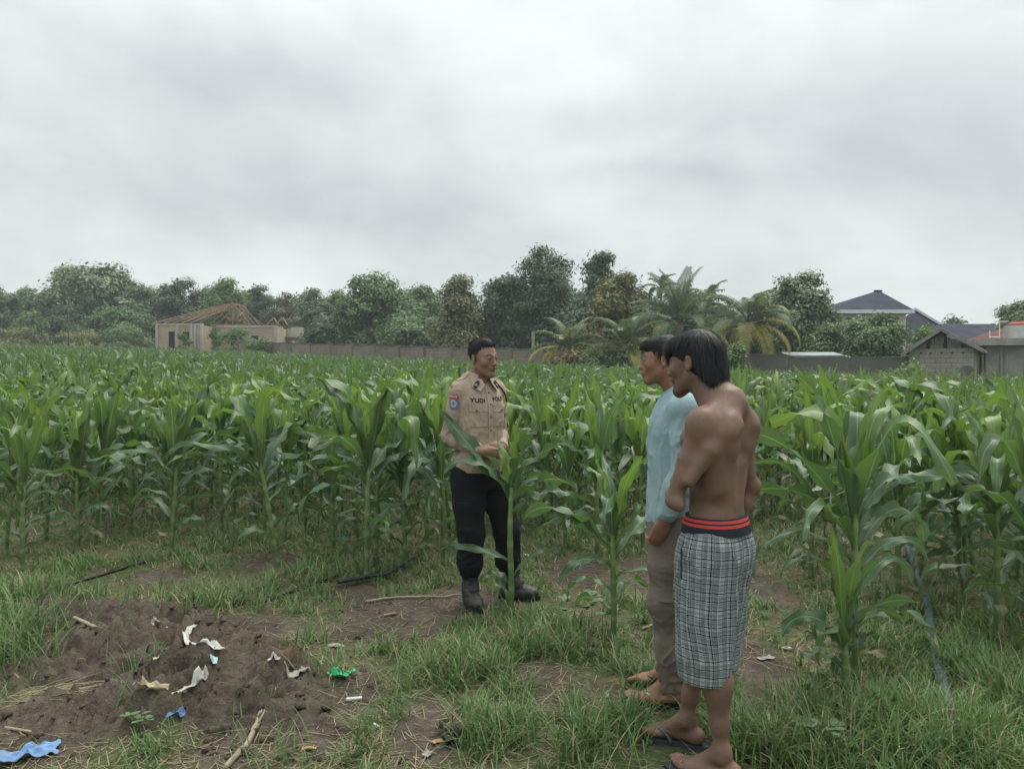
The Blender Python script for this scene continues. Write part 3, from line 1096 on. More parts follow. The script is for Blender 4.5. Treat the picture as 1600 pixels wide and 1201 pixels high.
for (px, top, w, D, fo, sd) in ((-90, 430, 130, 90, 'mid', 41), (-180, 440, 130, 88, 'dark', 42), (250, 456, 90, 95, 'dark', 43), (330, 452, 110, 96, 'dark', 44), (470, 458, 110, 96, 'mid', 45),
                                (620, 455, 120, 92, 'dark', 46), (700, 452, 110, 88, 'dark', 47), (1010, 462, 110, 75, 'dark', 48), (1120, 470, 120, 70, 'dark', 49), (560, 460, 110, 96, 'dark', 50),
                                (1480, 500, 90, 75, 'mid', 51), (1640, 470, 100, 66, 'mid', 52), (400, 462, 90, 98, 'mid', 53), (20, 462, 100, 96, 'dark', 54), (800, 455, 120, 80, 'dark', 55), (200, 458, 130, 98, 'mid', 56), (660, 452, 120, 84, 'mid', 57), (860, 440, 130, 78, 'dark', 58), (930, 450, 120, 78, 'mid', 59)):
    ptree('dark tree in the back rank of the treeline, half hidden by nearer crowns', px, top, w, D, fo, sd, n_clump=260, base=0.02, leaf=0.28, spread=0.5, group='back rank trees')


# low growth in front of the wall and the house
def shrub(label, px, py_top, wpx, D, fol, seed, cat='bush', name='shrub', **kw):
    kw.setdefault('n_clump', 70)
    kw.setdefault('leaf', 0.10)
    kw.setdefault('spread', 0.2)
    return ptree(label, px, py_top, wpx, D, fol, seed, name=name, cat=cat, base=0.0, trunk_r=0.05, nl=6, **kw)


shrub('green creeper mound against the unfinished house right wall', 370, 512, 70, 64, 'mid', 61, n_clump=170)
shrub('climbing bush at the doorway of the unfinished house', 288, 508, 20, 64.8, 'mid', 62, n_clump=60)
shrub('green bush at the left end of the tan wall', 408, 528, 60, 59, 'mid', 63, n_clump=110)
shrub('thin vine clump climbing the unfinished house', 336, 506, 16, 65.5, 'mid', 64, n_clump=50)
shrub('leafy bush where the tan wall passes the concrete shell', 470, 525, 24, 63, 'mid', 65)
shrub('creeper covered bush in front of the dark wall behind the two men', 985, 534, 26, 37.5, 'mid', 66, n_clump=90)
shrub('bright green creeper hanging over the dark wall right of the men', 1152, 533, 26, 34.5, 'fresh', 67, n_clump=90)
shrub('low green bush along the foot of the dark wall', 935, 550, 90, 38.5, 'mid', 68, n_clump=110)
shrub('small vine clump on the tan wall left of the policeman', 644, 541, 10, 50.5, 'mid', 69, n_clump=26)
shrub('spreading green bush left of the block shed', 1415, 569, 60, 30, 'fresh', 70, n_clump=90)
shrub('heap of dry brown fallen palm leaves by the wall', 890, 549, 60, 38.8, 'dry', 71, cat='leaf heap', name='leaf_heap', n_clump=90)
shrub('pale dry grass clump on the verge at the far left edge', 25, 508, 110, 70, 'dead_grass', 72, cat='grass clump', name='grass_clump', n_clump=120)
shrub('pale dry grass clump on the verge under the pale dome tree', 130, 516, 100, 70, 'dead_grass', 73, cat='grass clump', name='grass_clump', n_clump=120)
shrub('green grass clump between the verge and the unfinished house', 205, 512, 70, 68, 'mid', 74, cat='grass clump', name='grass_clump', n_clump=100)
shrub('low bush behind the tan wall near the olive cone tree', 745, 532, 60, 48, 'dark', 75, n_clump=90)


# ---------------------------------------------------------------- palms
def frond_mesh(L, elev, droop, rng, n=40, leaf=0.55, age=0.5):
    """rachis arc along +x with drooping leaflets either side; lf=(yellow, along, random)"""
    t = np.linspace(0, 1, 15)
    e = elev - droop * t ** 1.5
    dx, dz = np.cos(e), np.sin(e)
    x = np.concatenate([[0], np.cumsum((dx[1:] + dx[:-1]) / 2)]) * L / 14
    z = np.concatenate([[0], np.cumsum((dz[1:] + dz[:-1]) / 2)]) * L / 14
    pts = np.stack([x, 0 * x, z], -1)
    m = MB()
    m.tube(pts, np.linspace(0.035, 0.008, 15), 5, a=(age, 0, 0.3))
    s = np.linspace(0.2, 1.0, n)
    for side in (-1, 1):
        for k in s:
            p = np.array([np.interp(k, t, x), 0, np.interp(k, t, z)])
            ek = np.interp(k, t, e)
            T = np.array([math.cos(ek), 0, math.sin(ek)])
            U = np.array([-math.sin(ek), 0, math.cos(ek)])
            ll = leaf * (0.5 + 1.1 * math.sin(math.pi * min(1, 0.12 + 0.88 * k) ** 0.8)) * rng.uniform(0.8, 1.1) * 0.72
            out = np.array([0, side, 0]) * 0.85 + T * 0.55 + U * 0.18
            out /= np.linalg.norm(out)
            a = p + out * ll * 0.5
            b = a + (out * 0.55 + np.array([0, 0, -0.75 * rng.uniform(0.5, 1.3)])) * ll * 0.55
            w = T * 0.019
            m.add([p - w, p + w, a + w * 1.2, a - w * 1.2, b], [(0, 1, 2, 3), (3, 2, 4)], (np.clip(age + rng.uniform(-0.15, 0.15), 0, 1), k, rng.random()))
    return m


def palm_mat(name, g1, g2, y):
    def f(t):
        a, k, r = t.xyz(attr(t))
        c = t.mix(r, g1, g2)
        c = t.mix(t.ramp(a, 0.22, 0.75), c, y)
        g = t.n('ShaderNodeBsdfTranslucent')
        t.put(g.inputs[0], c)
        m = t.n('ShaderNodeMixShader')
        m.inputs[0].default_value = 0.3
        t.put(m.inputs[1], bsdf(t, c, 0.5, spec=0.3))
        t.put(m.inputs[2], g.outputs[0])
        return m.outputs[0]
    return material(name, f)


M_palm = palm_mat('palm_leaf', (0.07, 0.112, 0.05), (0.12, 0.165, 0.072), (0.34, 0.31, 0.075))
M_nut = rough_mat('orange_coconut', (0.30, 0.12, 0.03), (0.42, 0.2, 0.06), 6.0, 0.6)


def palm(label, px, py_crown, D, L, n, seed, yellow, trunk_r=0.16, elev_lo=-5, spear=True, name='palm_tree', nuts=False, up=82, dr=(55, 85)):
    rng = np.random.default_rng(seed)
    q = P(px, 560, D)
    z0 = gzf(q.x, D)
    zc = P(px, py_crown, D).z - z0
    t = thing(name, label, 'palm', (q.x, D, z0))
    k = 9
    MB().tube([(0.05 * math.sin(i), 0.03 * i / k, zc * i / (k - 1) - (0.3 if i == 0 else 0)) for i in range(k)], np.linspace(trunk_r * 1.25, trunk_r * 0.8, k), 10).build('trunk', M_bark_pale, t, True)
    for i in range(n):
        f = (i + 0.5) / n
        el = R(up - (up - elev_lo) * f ** 0.9 + rng.uniform(-6, 6))
        ag = np.clip((f - (1 - yellow)) / max(yellow, 0.05) * 0.9, 0, 0.95) + (0.35 if rng.random() < yellow * 0.5 else 0)
        me = frond_mesh(L * rng.uniform(0.85, 1.1) * (0.8 + 0.2 * f), el, R(rng.uniform(*dr) + 30 * f), rng, age=min(ag, 0.95), leaf=0.24 * L).mesh('frond', M_palm)
        obj('frond', me, t, (0, 0, zc - 0.1 + 0.15 * (1 - f)), (0, 0, i * 2.399 + rng.uniform(-0.3, 0.3)))
    if nuts:
        nm = MB()
        an = np.linspace(0, np.pi, 7)
        nme = MB().tube([(0, 0, -0.13 * math.cos(v)) for v in an], np.maximum(0.11 * np.sin(an), 0.01), 10).mesh('coconut', M_nut, True)
        for i in range(9):
            a = i * 2.4
            obj('coconut', nme, t, (0.28 * math.cos(a), 0.28 * math.sin(a) - 0.1, zc - 0.35 - 0.17 * (i % 3)))
    return t


palm('tall grey green palm with upright feathery fronds', 1062, 505, 41, 3.7, 22, 81, 0.12, 0.2, elev_lo=0, up=88, dr=(22, 50))
palm('large palm with drooping yellow fronds and orange coconuts', 1168, 505, 38, 3.3, 20, 82, 0.5, 0.18, elev_lo=-12, nuts=True, dr=(60, 95))
palm('young palm with yellow green fronds nearest the policeman', 889, 545, 40, 2.6, 15, 83, 0.5, 0.13, elev_lo=5, dr=(45, 80))
palm('young palm with arching yellow fronds left of the man in blue', 980, 545, 39, 3.1, 17, 84, 0.42, 0.14, elev_lo=5, dr=(45, 80))
palm('slender areca palm at the left of the tall palm', 1032, 450, 47, 1.6, 9, 85, 0.0, 0.08, elev_lo=0)
palm('areca palm with dark fronds right of the tall palm', 1108, 470, 46, 2.0, 9, 86, 0.05, 0.1, elev_lo=-10)

# post, bent branch by the wall and a pole at the far left
q = P(832, 548, 43)
po = MB().tube([(0, 0, -0.3), (0.01, 0, 0.9), (0.0, 0, P(832, 520, 43).z - gzf(q.x, 43))], [0.09, 0.085, 0.08], 9).build('wooden_post', M_bark_pale, None, True)
po.location = (q.x, 43 - 1.2, gzf(q.x, 43))
tag(po, 'upright pale wooden post at the tan wall right of the policeman', 'post')
bp = [P(*a, 41.6) for a in ((838, 536), (843, 541), (848, 546), (856, 549), (864, 551))]
b1 = MB().tube(bp, [0.05, 0.06, 0.055, 0.05, 0.04], 7)
b1.tube([bp[3], P(853, 556, 41.6), P(853, 562, 41.5)], [0.04, 0.035, 0.03], 6)
tag(b1.build('bent_branch', M_bark_pale, None, True), 'bare pale forked branch leaning by the post at the wall', 'branch')
q = P(107, 540, 66)
pl = MB().tube([(0, 0, -0.3), (0, 0, P(107, 482, 66).z - gzf(q.x, 66))], [0.045, 0.035], 7).build('thin_pole', M_bark, None, True)
pl.location = (q.x, 66, gzf(q.x, 66))
tag(pl, 'thin grey pole standing beyond the maize below the pale dome tree', 'pole')

# ---------------------------------------------------------------- maize
def corn_mat():
    def f(t):
        x, y, z = t.xyz(attr(t))
        ax = t.math('ABSOLUTE', x)
        r = orand(t)
        old = t.mix(t.noise(gpos(t), 2.5, 2.0), (0.072, 0.132, 0.066), (0.116, 0.190, 0.100))
        young = (0.175, 0.270, 0.062)
        c = t.mix(t.ramp(z, 0.35, 1.0), old, young)
        c = t.mix(t.math('MULTIPLY', r, 0.18), c, (0.05, 0.085, 0.035))
        c = t.mix(t.ramp(z, -0.05, -0.4), c, t.mix(t.noise(gpos(t), 20.0, 3.0), (0.20, 0.155, 0.085), (0.12, 0.13, 0.055)))
        back = t.n('ShaderNodeNewGeometry').outputs['Backfacing']
        under = t.math('SUBTRACT', 1.0, back)
        c = t.mix(t.math('MULTIPLY', under, 0.45), c, t.mix(z, (0.062, 0.120, 0.042), (0.17, 0.26, 0.06)))
        vein = t.math('SINE', t.math('MULTIPLY', x, 34.0))
        c = t.mix(t.ramp(vein, 0.2, 1.0, 0, 0.16), c, (0.12, 0.19, 0.09))
        c = t.mix(t.ramp(ax, 0.10, 0.035, 0, 0.75), c, (0.25, 0.34, 0.18))
        edge = t.math('MULTIPLY', t.ramp(ax, 0.72, 1.0), t.ramp(t.noise(gpos(t), 9.0, 3.0), 0.54, 0.66))
        c = t.mix(t.math('MULTIPLY', edge, 0.45), c, (0.24, 0.23, 0.08))
        c = t.mix(t.ramp(t.noise(gpos(t), 5.0, 4.0, 0.6), 0.5, 0.72, 0, 0.35), c, (0.085, 0.125, 0.05))
        dry = t.math('MULTIPLY', t.ramp(y, 0.80, 1.0), t.ramp(t.noise(gpos(t), 14.0, 2.0), 0.5, 0.7))
        c = t.mix(t.math('MULTIPLY', dry, 0.6), c, (0.22, 0.17, 0.08))
        b = bsdf(t, c, t.math('MULTIPLY_ADD', under, 0.18, 0.44), vein, 0.08, 0.003, 0.45)
        g = t.n('ShaderNodeBsdfTranslucent')
        t.put(g.inputs[0], t.mix(0.6, c, (1.0, 1.2, 0.35), 'MULTIPLY'))
        m = t.n('ShaderNodeMixShader')
        m.inputs[0].default_value = 0.38
        t.put(m.inputs[1], b)
        t.put(m.inputs[2], g.outputs[0])
        return m.outputs[0]
    return material('maize_leaf', f)


M_corn = corn_mat()


def stalk_mat():
    def f(t):
        x, y, z = t.xyz(attr(t))
        c = t.mix(y, (0.072, 0.120, 0.046), (0.15, 0.215, 0.060))
        c = t.mix(t.ramp(x, 0.5, 1.0, 0, 0.7), c, (0.22, 0.27, 0.13))
        c = t.mix(t.math('MULTIPLY', t.noise(gpos(t), 9.0, 3.0), 0.3), c, (0.06, 0.085, 0.04))
        return bsdf(t, c, 0.5, spec=0.35)
    return material('maize_stalk', f)


M_stalk = stalk_mat()


def leaf_np(L, W, elev, bend, az, z0, n, m, rng, age, twist=0.0, wave=0.02, r0=0.012, sway=0.0):
    """one maize leaf: V, F, lf"""
    t = np.linspace(0, 1, n + 1)
    if elev > 1.22:      # whorl leaf: stands up, then folds over near its top
        tk = rng.uniform(0.55, 0.86)
        e = elev - 0.12 * t - bend / (1 + np.exp(-(t - tk) / 0.055))
    else:
        e = elev - bend * t ** rng.uniform(1.1, 2.1)
    sway = rng.normal(0, 0.38) * min(1.0, max(0.0, (1.45 - elev) * 1.6))
    a = az + sway * t * t
    d = np.stack([np.cos(e) * np.cos(a), np.cos(e) * np.sin(a), np.sin(e)], -1)
    c = np.concatenate([[[0, 0, 0]], np.cumsum((d[1:] + d[:-1]) / 2, 0)]) * L / n
    c = c + np.array([r0 * math.cos(az), r0 * math.sin(az), z0])
    s = np.stack([-np.sin(a), np.cos(a), 0 * a], -1)
    nn = np.cross(d, s)
    tw = twist * t
    S = s * np.cos(tw)[:, None] + nn * np.sin(tw)[:, None]
    Nn = nn * np.cos(tw)[:, None] - s * np.sin(tw)[:, None]
    w = W * (0.50 + 0.50 * np.minimum(t / 0.28, 1) ** 0.7) * np.clip(1 - t ** 3.0, 0, 1) ** 0.75
    w[-1] = 0.002
    fold = 1.2 * np.clip(1 - t / (0.42 if elev > 1.22 else 0.22), 0, 1) + 0.30 * (1 - t)
    u = np.linspace(-1, 1, m + 1)
    ph = rng.uniform(0, 6.28, 2)
    fr = rng.uniform(1.8, 4.2)
    V = np.zeros((n + 1, m + 1, 3))
    for k, uu in enumerate(u):
        wav = wave * (uu * uu) * np.sin(2 * np.pi * fr * t + ph[0 if uu > 0 else 1]) * sstep(t, 0.08, 0.3)
        V[:, k] = c + S * (uu * w / 2 * np.cos(fold))[:, None] + Nn * ((abs(uu) ** 1.5) * w / 2 * np.sin(fold) + wav)[:, None]
    A = np.zeros((n + 1, m + 1, 3))
    A[:, :, 0] = u
    A[:, :, 1] = t[:, None]
    A[:, :, 2] = age
    i, j = np.meshgrid(np.arange(n), np.arange(m), indexing='ij')
    q = i * (m + 1) + j
    F = np.stack([q, q + 1, q + m + 2, q + m + 1], -1).reshape(-1, 4)
    return V.reshape(-1, 3), F, A.reshape(-1, 3)


def plant_spec(rng, H=1.35, zf=None, az0=None, lower=6, mid=4, whorl=5, side=None):
    """leaf list (z, az, elev, bend, L, W, age, twist): small drooping leaves below, arching ones at mid height, an upright funnel on top"""
    zf = 0.50 * H if zf is None else zf
    az0 = rng.uniform(0, 6.28) if az0 is None else az0
    k = H / 1.35
    out = []
    for i in range(lower):
        f = (i + 0.5) / lower
        dry = i < 2 and rng.random() < 0.5
        out.append((zf * (0.10 + 0.72 * f), az0 + math.pi * i + rng.normal(0, 0.5), R(rng.uniform(20, 45) if dry else rng.uniform(36, 62)), R(rng.uniform(105, 165)),
                    k * rng.uniform(0.34, 0.56) * (0.8 + 0.35 * f), rng.uniform(0.036, 0.052) if dry else rng.uniform(0.042, 0.068), -0.5 if dry else rng.uniform(0, 0.15), rng.uniform(-1.6, 1.6)))
    for i in range(mid):
        f = (i + 0.5) / mid
        out.append((zf * (0.80 + 0.24 * f), az0 + math.pi * (i + lower) + rng.normal(0, 0.55), R(rng.uniform(50, 68)), R(rng.uniform(75, 145)), k * rng.uniform(0.58, 0.86), rng.uniform(0.068, 0.092),
                    np.clip(rng.uniform(0.0, 0.4), 0, 1), rng.uniform(-1.5, 1.5)))
    top = H - zf
    for i in range(whorl):
        f = (i + 0.5) / whorl
        out.append((zf * (0.98 + 0.10 * f), az0 + 1.2 + 2.4 * i + rng.normal(0, 0.4), R(rng.uniform(73, 85)), R(rng.choice([rng.uniform(10, 40), rng.uniform(90, 175), rng.uniform(60, 150)])), top * rng.uniform(0.95, 1.32),
                    k * rng.uniform(0.082, 0.112), np.clip(0.35 + 0.5 * f + rng.uniform(-0.25, 0.25), 0, 1), rng.uniform(-0.9, 0.9)))
    for i in range(2):
        out.append((zf * (1.06 + 0.05 * i), az0 + 2.6 * i, R(86), R(rng.uniform(0, 25)), top * rng.uniform(0.8, 1.02), rng.uniform(0.05, 0.07), 1.0, rng.uniform(-0.6, 0.6)))
    return out


def stalk_np(H, zt, seg=13, n=8):
    z = np.linspace(0, zt, seg)
    r = np.interp(z / zt, [0, 0.1, 0.6, 1.0], [0.0150, 0.0155, 0.0165, 0.012]) * (0.8 + 0.2 * H / 1.35)
    V, F = tube_np(np.stack([0.004 * np.sin(z * 9), 0.004 * np.cos(z * 7) - 0.004, z - 0.02], -1), r * (1 + 0.16 * (np.arange(seg) % 2)), n)
    A = np.zeros((len(V), 3))
    A[:, 0] = np.repeat((np.arange(seg) % 2) * 1.0, n)
    A[:, 1] = np.repeat(z / zt, n)
    return V, F, A


def plant_meshes(spec, H, rng, n=12, m=4):
    zt = max(s[0] for s in spec) + 0.03
    V, F, A = stalk_np(H, zt)
    st = mesh_np('stalk', V, F, M_stalk, {'lf': A})
    lv = []
    for (z, az, el, be, L, W, age, tw) in spec:
        V, F, A = leaf_np(L, W, el, be, az, z, n, m, rng, age, tw, wave=0.017 + 0.016 * (W > 0.07))
        lv.append(mesh_np('leaf', V, F, M_corn, {'lf': A}))
    return st, lv


def put_plant(meshes, label, x, y, rz, sc=1.0, group=None, tilt=(0, 0)):
    t = thing('maize_plant', label, 'maize plant', (x, y, hzf(x, y)), 0, group)
    t.rotation_euler = (tilt[0], tilt[1], rz)
    t.scale = (sc, sc, sc)
    obj('stalk', meshes[0], t)
    for l in meshes[1]:
        obj('leaf', l, t)
    return t


# the plants along the near edge that one can point at; leaves by (height, azimuth deg seen from above: 180 = photo left, 0 = photo right,
# -90 = towards the camera, elevation deg, bend deg, length, width, age, twist)
def key_plant(label, px, py, H, leaves, seed):
    rng = np.random.default_rng(seed)
    g = on(px, py)
    spec = [(z, R(a), R(e + 6 * (e < 66)), R(b * (1.35 if e < 66 else 1.0)), L * (0.92 if e < 66 else 1.0), W * 0.98, ag, tw * 2.2 * (-1 if math.cos(R(a)) < 0 else 1)) for (z, a, e, b, L, W, ag, tw) in leaves]
    put_plant(plant_meshes(spec, H, rng, 14, 4), label, g.x, g.y, 0.0, 1.0)
    return g


KEYS = []
KEYS.append(key_plant('maize plant standing right in front of the policeman, long bare stalk', 798, 965, 1.2, [
    (0.20, -175, 55, 120, 0.26, 0.035, 0.2, 0.2), (0.08, 160, 70, 100, 0.26, 0.07, 0.1, 0.3), (0.24, 10, 50, 90, 0.46, 0.03, 0.1, 0.9), (0.34, 178, 20, 30, 0.46, 0.05, 0.2, 0.9),
    (0.62, 4, 42, 85, 0.56, 0.075, 0.25, 0.5), (0.70, 184, 62, 105, 0.62, 0.070, 0.35, 0.5), (0.74, 172, 46, 6, 0.76, 0.100, 0.2, 0.60), (0.70, -10, 44, 75, 0.50, 0.085, 0.3, -0.6),
    (0.76, 150, 66, 95, 0.50, 0.075, 0.5, -0.4), (0.78, -25, 75, 14, 0.50, 0.115, 0.35, 0.2), (0.76, 15, 60, 60, 0.50, 0.09, 0.35, -0.4), (0.74, 130, 80, 30, 0.36, 0.07, 1.0, 0.2), (0.78, -60, 84, 8, 0.48, 0.06, 1.0, 0.1)], 101))


def grown(label, px, py, H, zf, seed, az0=None, **kw):
    rng = np.random.default_rng(seed)
    g = on(px, py)
    sp = plant_spec(rng, H, zf, az0, **kw)
    put_plant(plant_meshes(sp, H, rng, 15, 4), label, g.x, g.y, 0.0)
    KEYS.append(g)


grown('maize plant with yellow green whorl between the policeman and the man in blue', 958, 1002, 1.02, 0.52, 102, 0.3, lower=6, mid=4)
grown('low young maize plant with yellow green funnel, nearest right of the shirtless man', 1318, 1108, 0.74, 0.30, 203, 0.2, lower=5, mid=4, whorl=4)
grown('tallest broad leaved maize plant, rising right behind the low young maize plant', 1334, 1062, 1.46, 0.72, 214, 0.1, lower=8, mid=6, whorl=6)
grown('maize plant at the right edge of the photo with a wide funnel of leaves', 1556, 1000, 1.34, 0.66, 205, 0.4, lower=7, mid=5, whorl=6)
grown('maize plant with long pale bare stalk and fan of leaves left of centre', 346, 828, 1.42, 0.80, 206, 0.0, lower=4, mid=5, whorl=5)
grown('maize plant at the left with a pale strap leaf beside a green spoon leaf', 122, 862, 1.25, 0.55, 207, 0.3, lower=7)
grown('short maize plant with a pale strap leaf and yellow green whorl left of the policeman', 520, 862, 1.10, 0.45, 208, -0.2, lower=6)
grown('maize plant with a dark upright leaf at the elbow side of the policeman', 632, 888, 1.38, 0.66, 209, 0.5, lower=7, mid=5)
grown('maize plant with a bright yellow green funnel beside the pale strap leaf plant', 205, 826, 1.36, 0.64, 210, 0.1, lower=6)
grown('maize plant just behind the tallest right hand plant, leaning its leaves right', 1402, 945, 1.36, 0.62, 211, 0.0, lower=7, mid=5)


def build_field():
    rng = np.random.default_rng(7)
    u = np.array([-0.67, 0.742])      # along the rows
    v = np.array([0.742, 0.67])       # across the rows
    pts = []
    for k in range(-46, 90):
        off = 3.22 + 0.75 * k
        nn = 330
        a = (np.arange(nn) - 120) * 0.37 + rng.uniform(0, 0.37) + rng.normal(0, 0.06, nn)
        o = off + rng.normal(0, 0.045, nn)
        p = a[:, None] * u + o[:, None] * v
        p = p[rng.random(nn) > 0.05]
        pts.append(p)
    p = np.concatenate(pts)
    x, y = p[:, 0], p[:, 1]
    s = x / np.maximum(y, 0.1)
    # field limits: near edge (ragged) and the wall at the back
    front = np.interp(s, [-0.8, -0.55, -0.38, -0.22, -0.13, -0.05, 0.0, 0.1, 0.22, 0.3, 0.40, 0.50, 0.56, 0.62, 0.8],
                      [6.6, 6.6, 6.6, 6.2, 6.1, 6.5, 7.2, 7.6, 7.2, 7.2, 6.0, 5.6, 5.0, 4.5, 4.2]) + vnoise(p, 0.9, 3) * 0.35
    sw = [-0.9, (W0.x) / W0.y, W1.x / W1.y, W2.x / W2.y, 0.72]
    back = np.interp(s, sw, [66, W0.y - 1.5, W1.y - 1.6, W2.y - 1.8, 30])
    back = np.where((s > -0.46) & (s < W0.x / W0.y), 60, back)
    keep = (y > front) & (y < back) & (np.abs(s) < 0.80)
    keep &= ~((y < front + 1.4) & (rng.random(len(p)) < 0.45))
    for g in KEYS:
        keep &= (x - g.x) ** 2 + (y - g.y) ** 2 > 0.16
    p = p[keep]
    return p[np.argsort(p[:, 1])]


FIELD = build_field()
_rng = np.random.default_rng(21)
PROTO = []
for i in range(14):
    H = _rng.uniform(1.12, 1.42)
    sp = plant_spec(_rng, H)
    PROTO.append((sp, H, plant_meshes(sp, H, _rng, 10, 4)))
_inview = np.abs(FIELD[:, 0] / FIELD[:, 1]) < 0.70
_near = FIELD[_inview][:268]
_left = np.concatenate([FIELD[_inview][268:], FIELD[~_inview]])
# a few of the nearest can be told apart by their neighbours
for i, (x, y) in enumerate(_near):
    put_plant(PROTO[i % 14][2], 'green maize plant among the crowded rows behind the front edge of the field', x, y, _rng.uniform(0, 6.28), _rng.uniform(0.86, 1.08),
              'maize plants in the field rows', (_rng.normal(0, 0.04), _rng.normal(0, 0.04)))


for i, (px, py) in enumerate(((36, 806), (72, 842), (162, 822), (262, 824), (300, 806), (412, 838), (446, 856), (476, 828), (562, 856), (592, 836), (668, 858), (702, 838), (862, 800), (905, 812),
                              (1206, 800), (1246, 840), (1276, 806), (1438, 912), (1478, 868), (1508, 940), (1592, 902), (1612, 975), (1402, 868), (10, 868), (1268, 905), (585, 885), (1612, 1040), (882, 858), (932, 874), (1004, 856), (850, 832), (975, 834), (572, 908), (692, 884), (34, 892), (268, 866), (436, 884), (150, 850), (1290, 850))):
    g = on(px, py)
    put_plant(PROTO[(i * 5 + 3) % 14][2], 'green maize plant at the ragged front edge of the field beside the standout plants', g.x, g.y, _rng.uniform(0, 6.28), _rng.uniform(0.88, 1.12),
              'maize plants along the front edge', (_rng.normal(0, 0.05), _rng.normal(0, 0.05)))


def build_far_field(pts):
    """the rest of the crop as one mass; fewer facets further away"""
    rng = np.random.default_rng(33)
    LOD = []
    for (n, m, drop) in ((7, 2, 0), (5, 2, 4), (4, 2, 6)):
        vs = []
        for i in range(12):
            H = rng.uniform(1.15, 1.42)
            parts = []
            sp = plant_spec(rng, H)
            for s in sp[drop:]:
                parts.append(leaf_np(s[4], s[5] * (1.0 + 0.12 * (drop > 0)), s[2], s[3], s[1], s[0], n, m, rng, s[6] * 0.65, s[7]))
            if drop == 0:
                parts.append(stalk_np(H, 0.8, 4, 4))
            V, F, A, k = [], [], [], 0
            for (a, b, c) in parts:
                V.append(a); F.append(b + k); A.append(c)
                k += len(a)
            vs.append((np.concatenate(V), np.concatenate(F), np.concatenate(A)))
        LOD.append(vs)
    VV, FF, AA, k = [], [], [], 0
    z = hz(pts[:, 0], pts[:, 1])
    for (x, y), zz in zip(pts, z):
        l = 0 if y < 17 else (1 if y < 30 else 2)
        V, F, A = LOD[l][int(rng.integers(12))]
        a, sc = rng.uniform(0, 6.28), rng.uniform(0.84, 1.06)
        c, s = math.cos(a) * sc, math.sin(a) * sc
        W = np.empty_like(V)
        W[:, 0] = V[:, 0] * c - V[:, 1] * s + x
        W[:, 1] = V[:, 0] * s + V[:, 1] * c + y
        W[:, 2] = V[:, 2] * sc + zz
        VV.append(W); FF.append(F + k); AA.append(A)
        k += len(V)
    me = mesh_np('maize_field', np.concatenate(VV), np.concatenate(FF), M_corn, {'lf': np.concatenate(AA)})
    o = obj('maize_field', me)
    return tag(o, 'dense green maize crop filling the field back to the wall', 'maize', None, 'stuff')


build_far_field(_left)


# ---------------------------------------------------------------- grass
def grass_mat():
    def f(t):
        x, y, z = t.xyz(attr(t))
        n = t.noise(gpos(t), 1.3, 3.0)
        g = t.mix(z, (0.066, 0.134, 0.038), (0.132, 0.222, 0.066))
        g = t.mix(t.ramp(n, 0.45, 0.65, 0, 0.4), g, (0.085, 0.115, 0.045))
        g = t.mix(t.math('MULTIPLY', y, 0.28), g, (0.13, 0.20, 0.06))
        g = t.mix(t.ramp(x, 0.84, 0.90), g, (0.30, 0.25, 0.15))
        b = bsdf(t, g, 0.5, spec=0.3)
        tr = t.n('ShaderNodeBsdfTranslucent')
        t.put(tr.inputs[0], g)
        m = t.n('ShaderNodeMixShader')
        m.inputs[0].default_value = 0.28
        t.put(m.inputs[1], b)
        t.put(m.inputs[2], tr.outputs[0])
        return m.outputs[0]
    return material('grass_blade', f)


def blades(x, y, z, az, L, W, lean, curl, A, seg=3):
    """curved tapering blades"""
    n = len(x)
    t = np.linspace(0, 1, seg + 1)
    e = (np.pi / 2 - lean)[:, None] - curl[:, None] * t ** 1.3
    ds = L[:, None] / seg
    r = np.concatenate([np.zeros((n, 1)), np.cumsum((np.cos(e[:, 1:]) + np.cos(e[:, :-1])) / 2 * ds, 1)], 1)
    h = np.concatenate([np.zeros((n, 1)), np.cumsum((np.sin(e[:, 1:]) + np.sin(e[:, :-1])) / 2 * ds, 1)], 1)
    h = np.maximum(h, 0.004)
    c, s = np.cos(az)[:, None], np.sin(az)[:, None]
    C = np.stack([x[:, None] + r * c, y[:, None] + r * s, z[:, None] + h], -1)
    w = W[:, None] * (1 - t ** 1.8)[None] * 0.5
    S = np.stack([-s * w, c * w, 0 * w], -1)
    V = np.empty((n, 2 * seg + 1, 3))
    V[:, 0:2 * seg:2] = C[:, :seg] - S[:, :seg]
    V[:, 1:2 * seg:2] = C[:, :seg] + S[:, :seg]
    V[:, 2 * seg] = C[:, seg]
    base = (np.arange(n) * (2 * seg + 1))[:, None]
    Q = np.concatenate([base + np.array([[2 * i, 2 * i + 1, 2 * i + 3, 2 * i + 2]]) for i in range(seg - 1)])
    T = base + np.array([[2 * seg - 2, 2 * seg - 1, 2 * seg]])
    AA = np.repeat(A[:, None], 2 * seg + 1, 1)
    tt = np.empty(2 * seg + 1)
    tt[0:2 * seg:2] = t[:seg]
    tt[1:2 * seg:2] = t[:seg]
    tt[-1] = 1
    AA[:, :, 1] = tt[None]
    return V.reshape(-1, 3), [Q, T], AA.reshape(-1, 3)


FEET = [(0.62, 2.78, 0.15), (0.52, 2.80, 0.13), (0.46, 2.90, 0.1), (0.70, 2.68, 0.14), (0.60, 3.22, 0.12), (0.70, 2.90, 0.13), (0.60, 2.93, 0.13), (0.52, 2.90, 0.10), (0.78, 2.76, 0.13), (0.69, 2.80, 0.1), (0.70, 3.36, 0.13), (0.60, 3.33, 0.13), (0.54, 3.27, 0.10), (-0.26, 4.80, 0.17), (-0.24, 4.66, 0.1), (0.04, 4.92, 0.17), (0.12, 4.86, 0.12)]
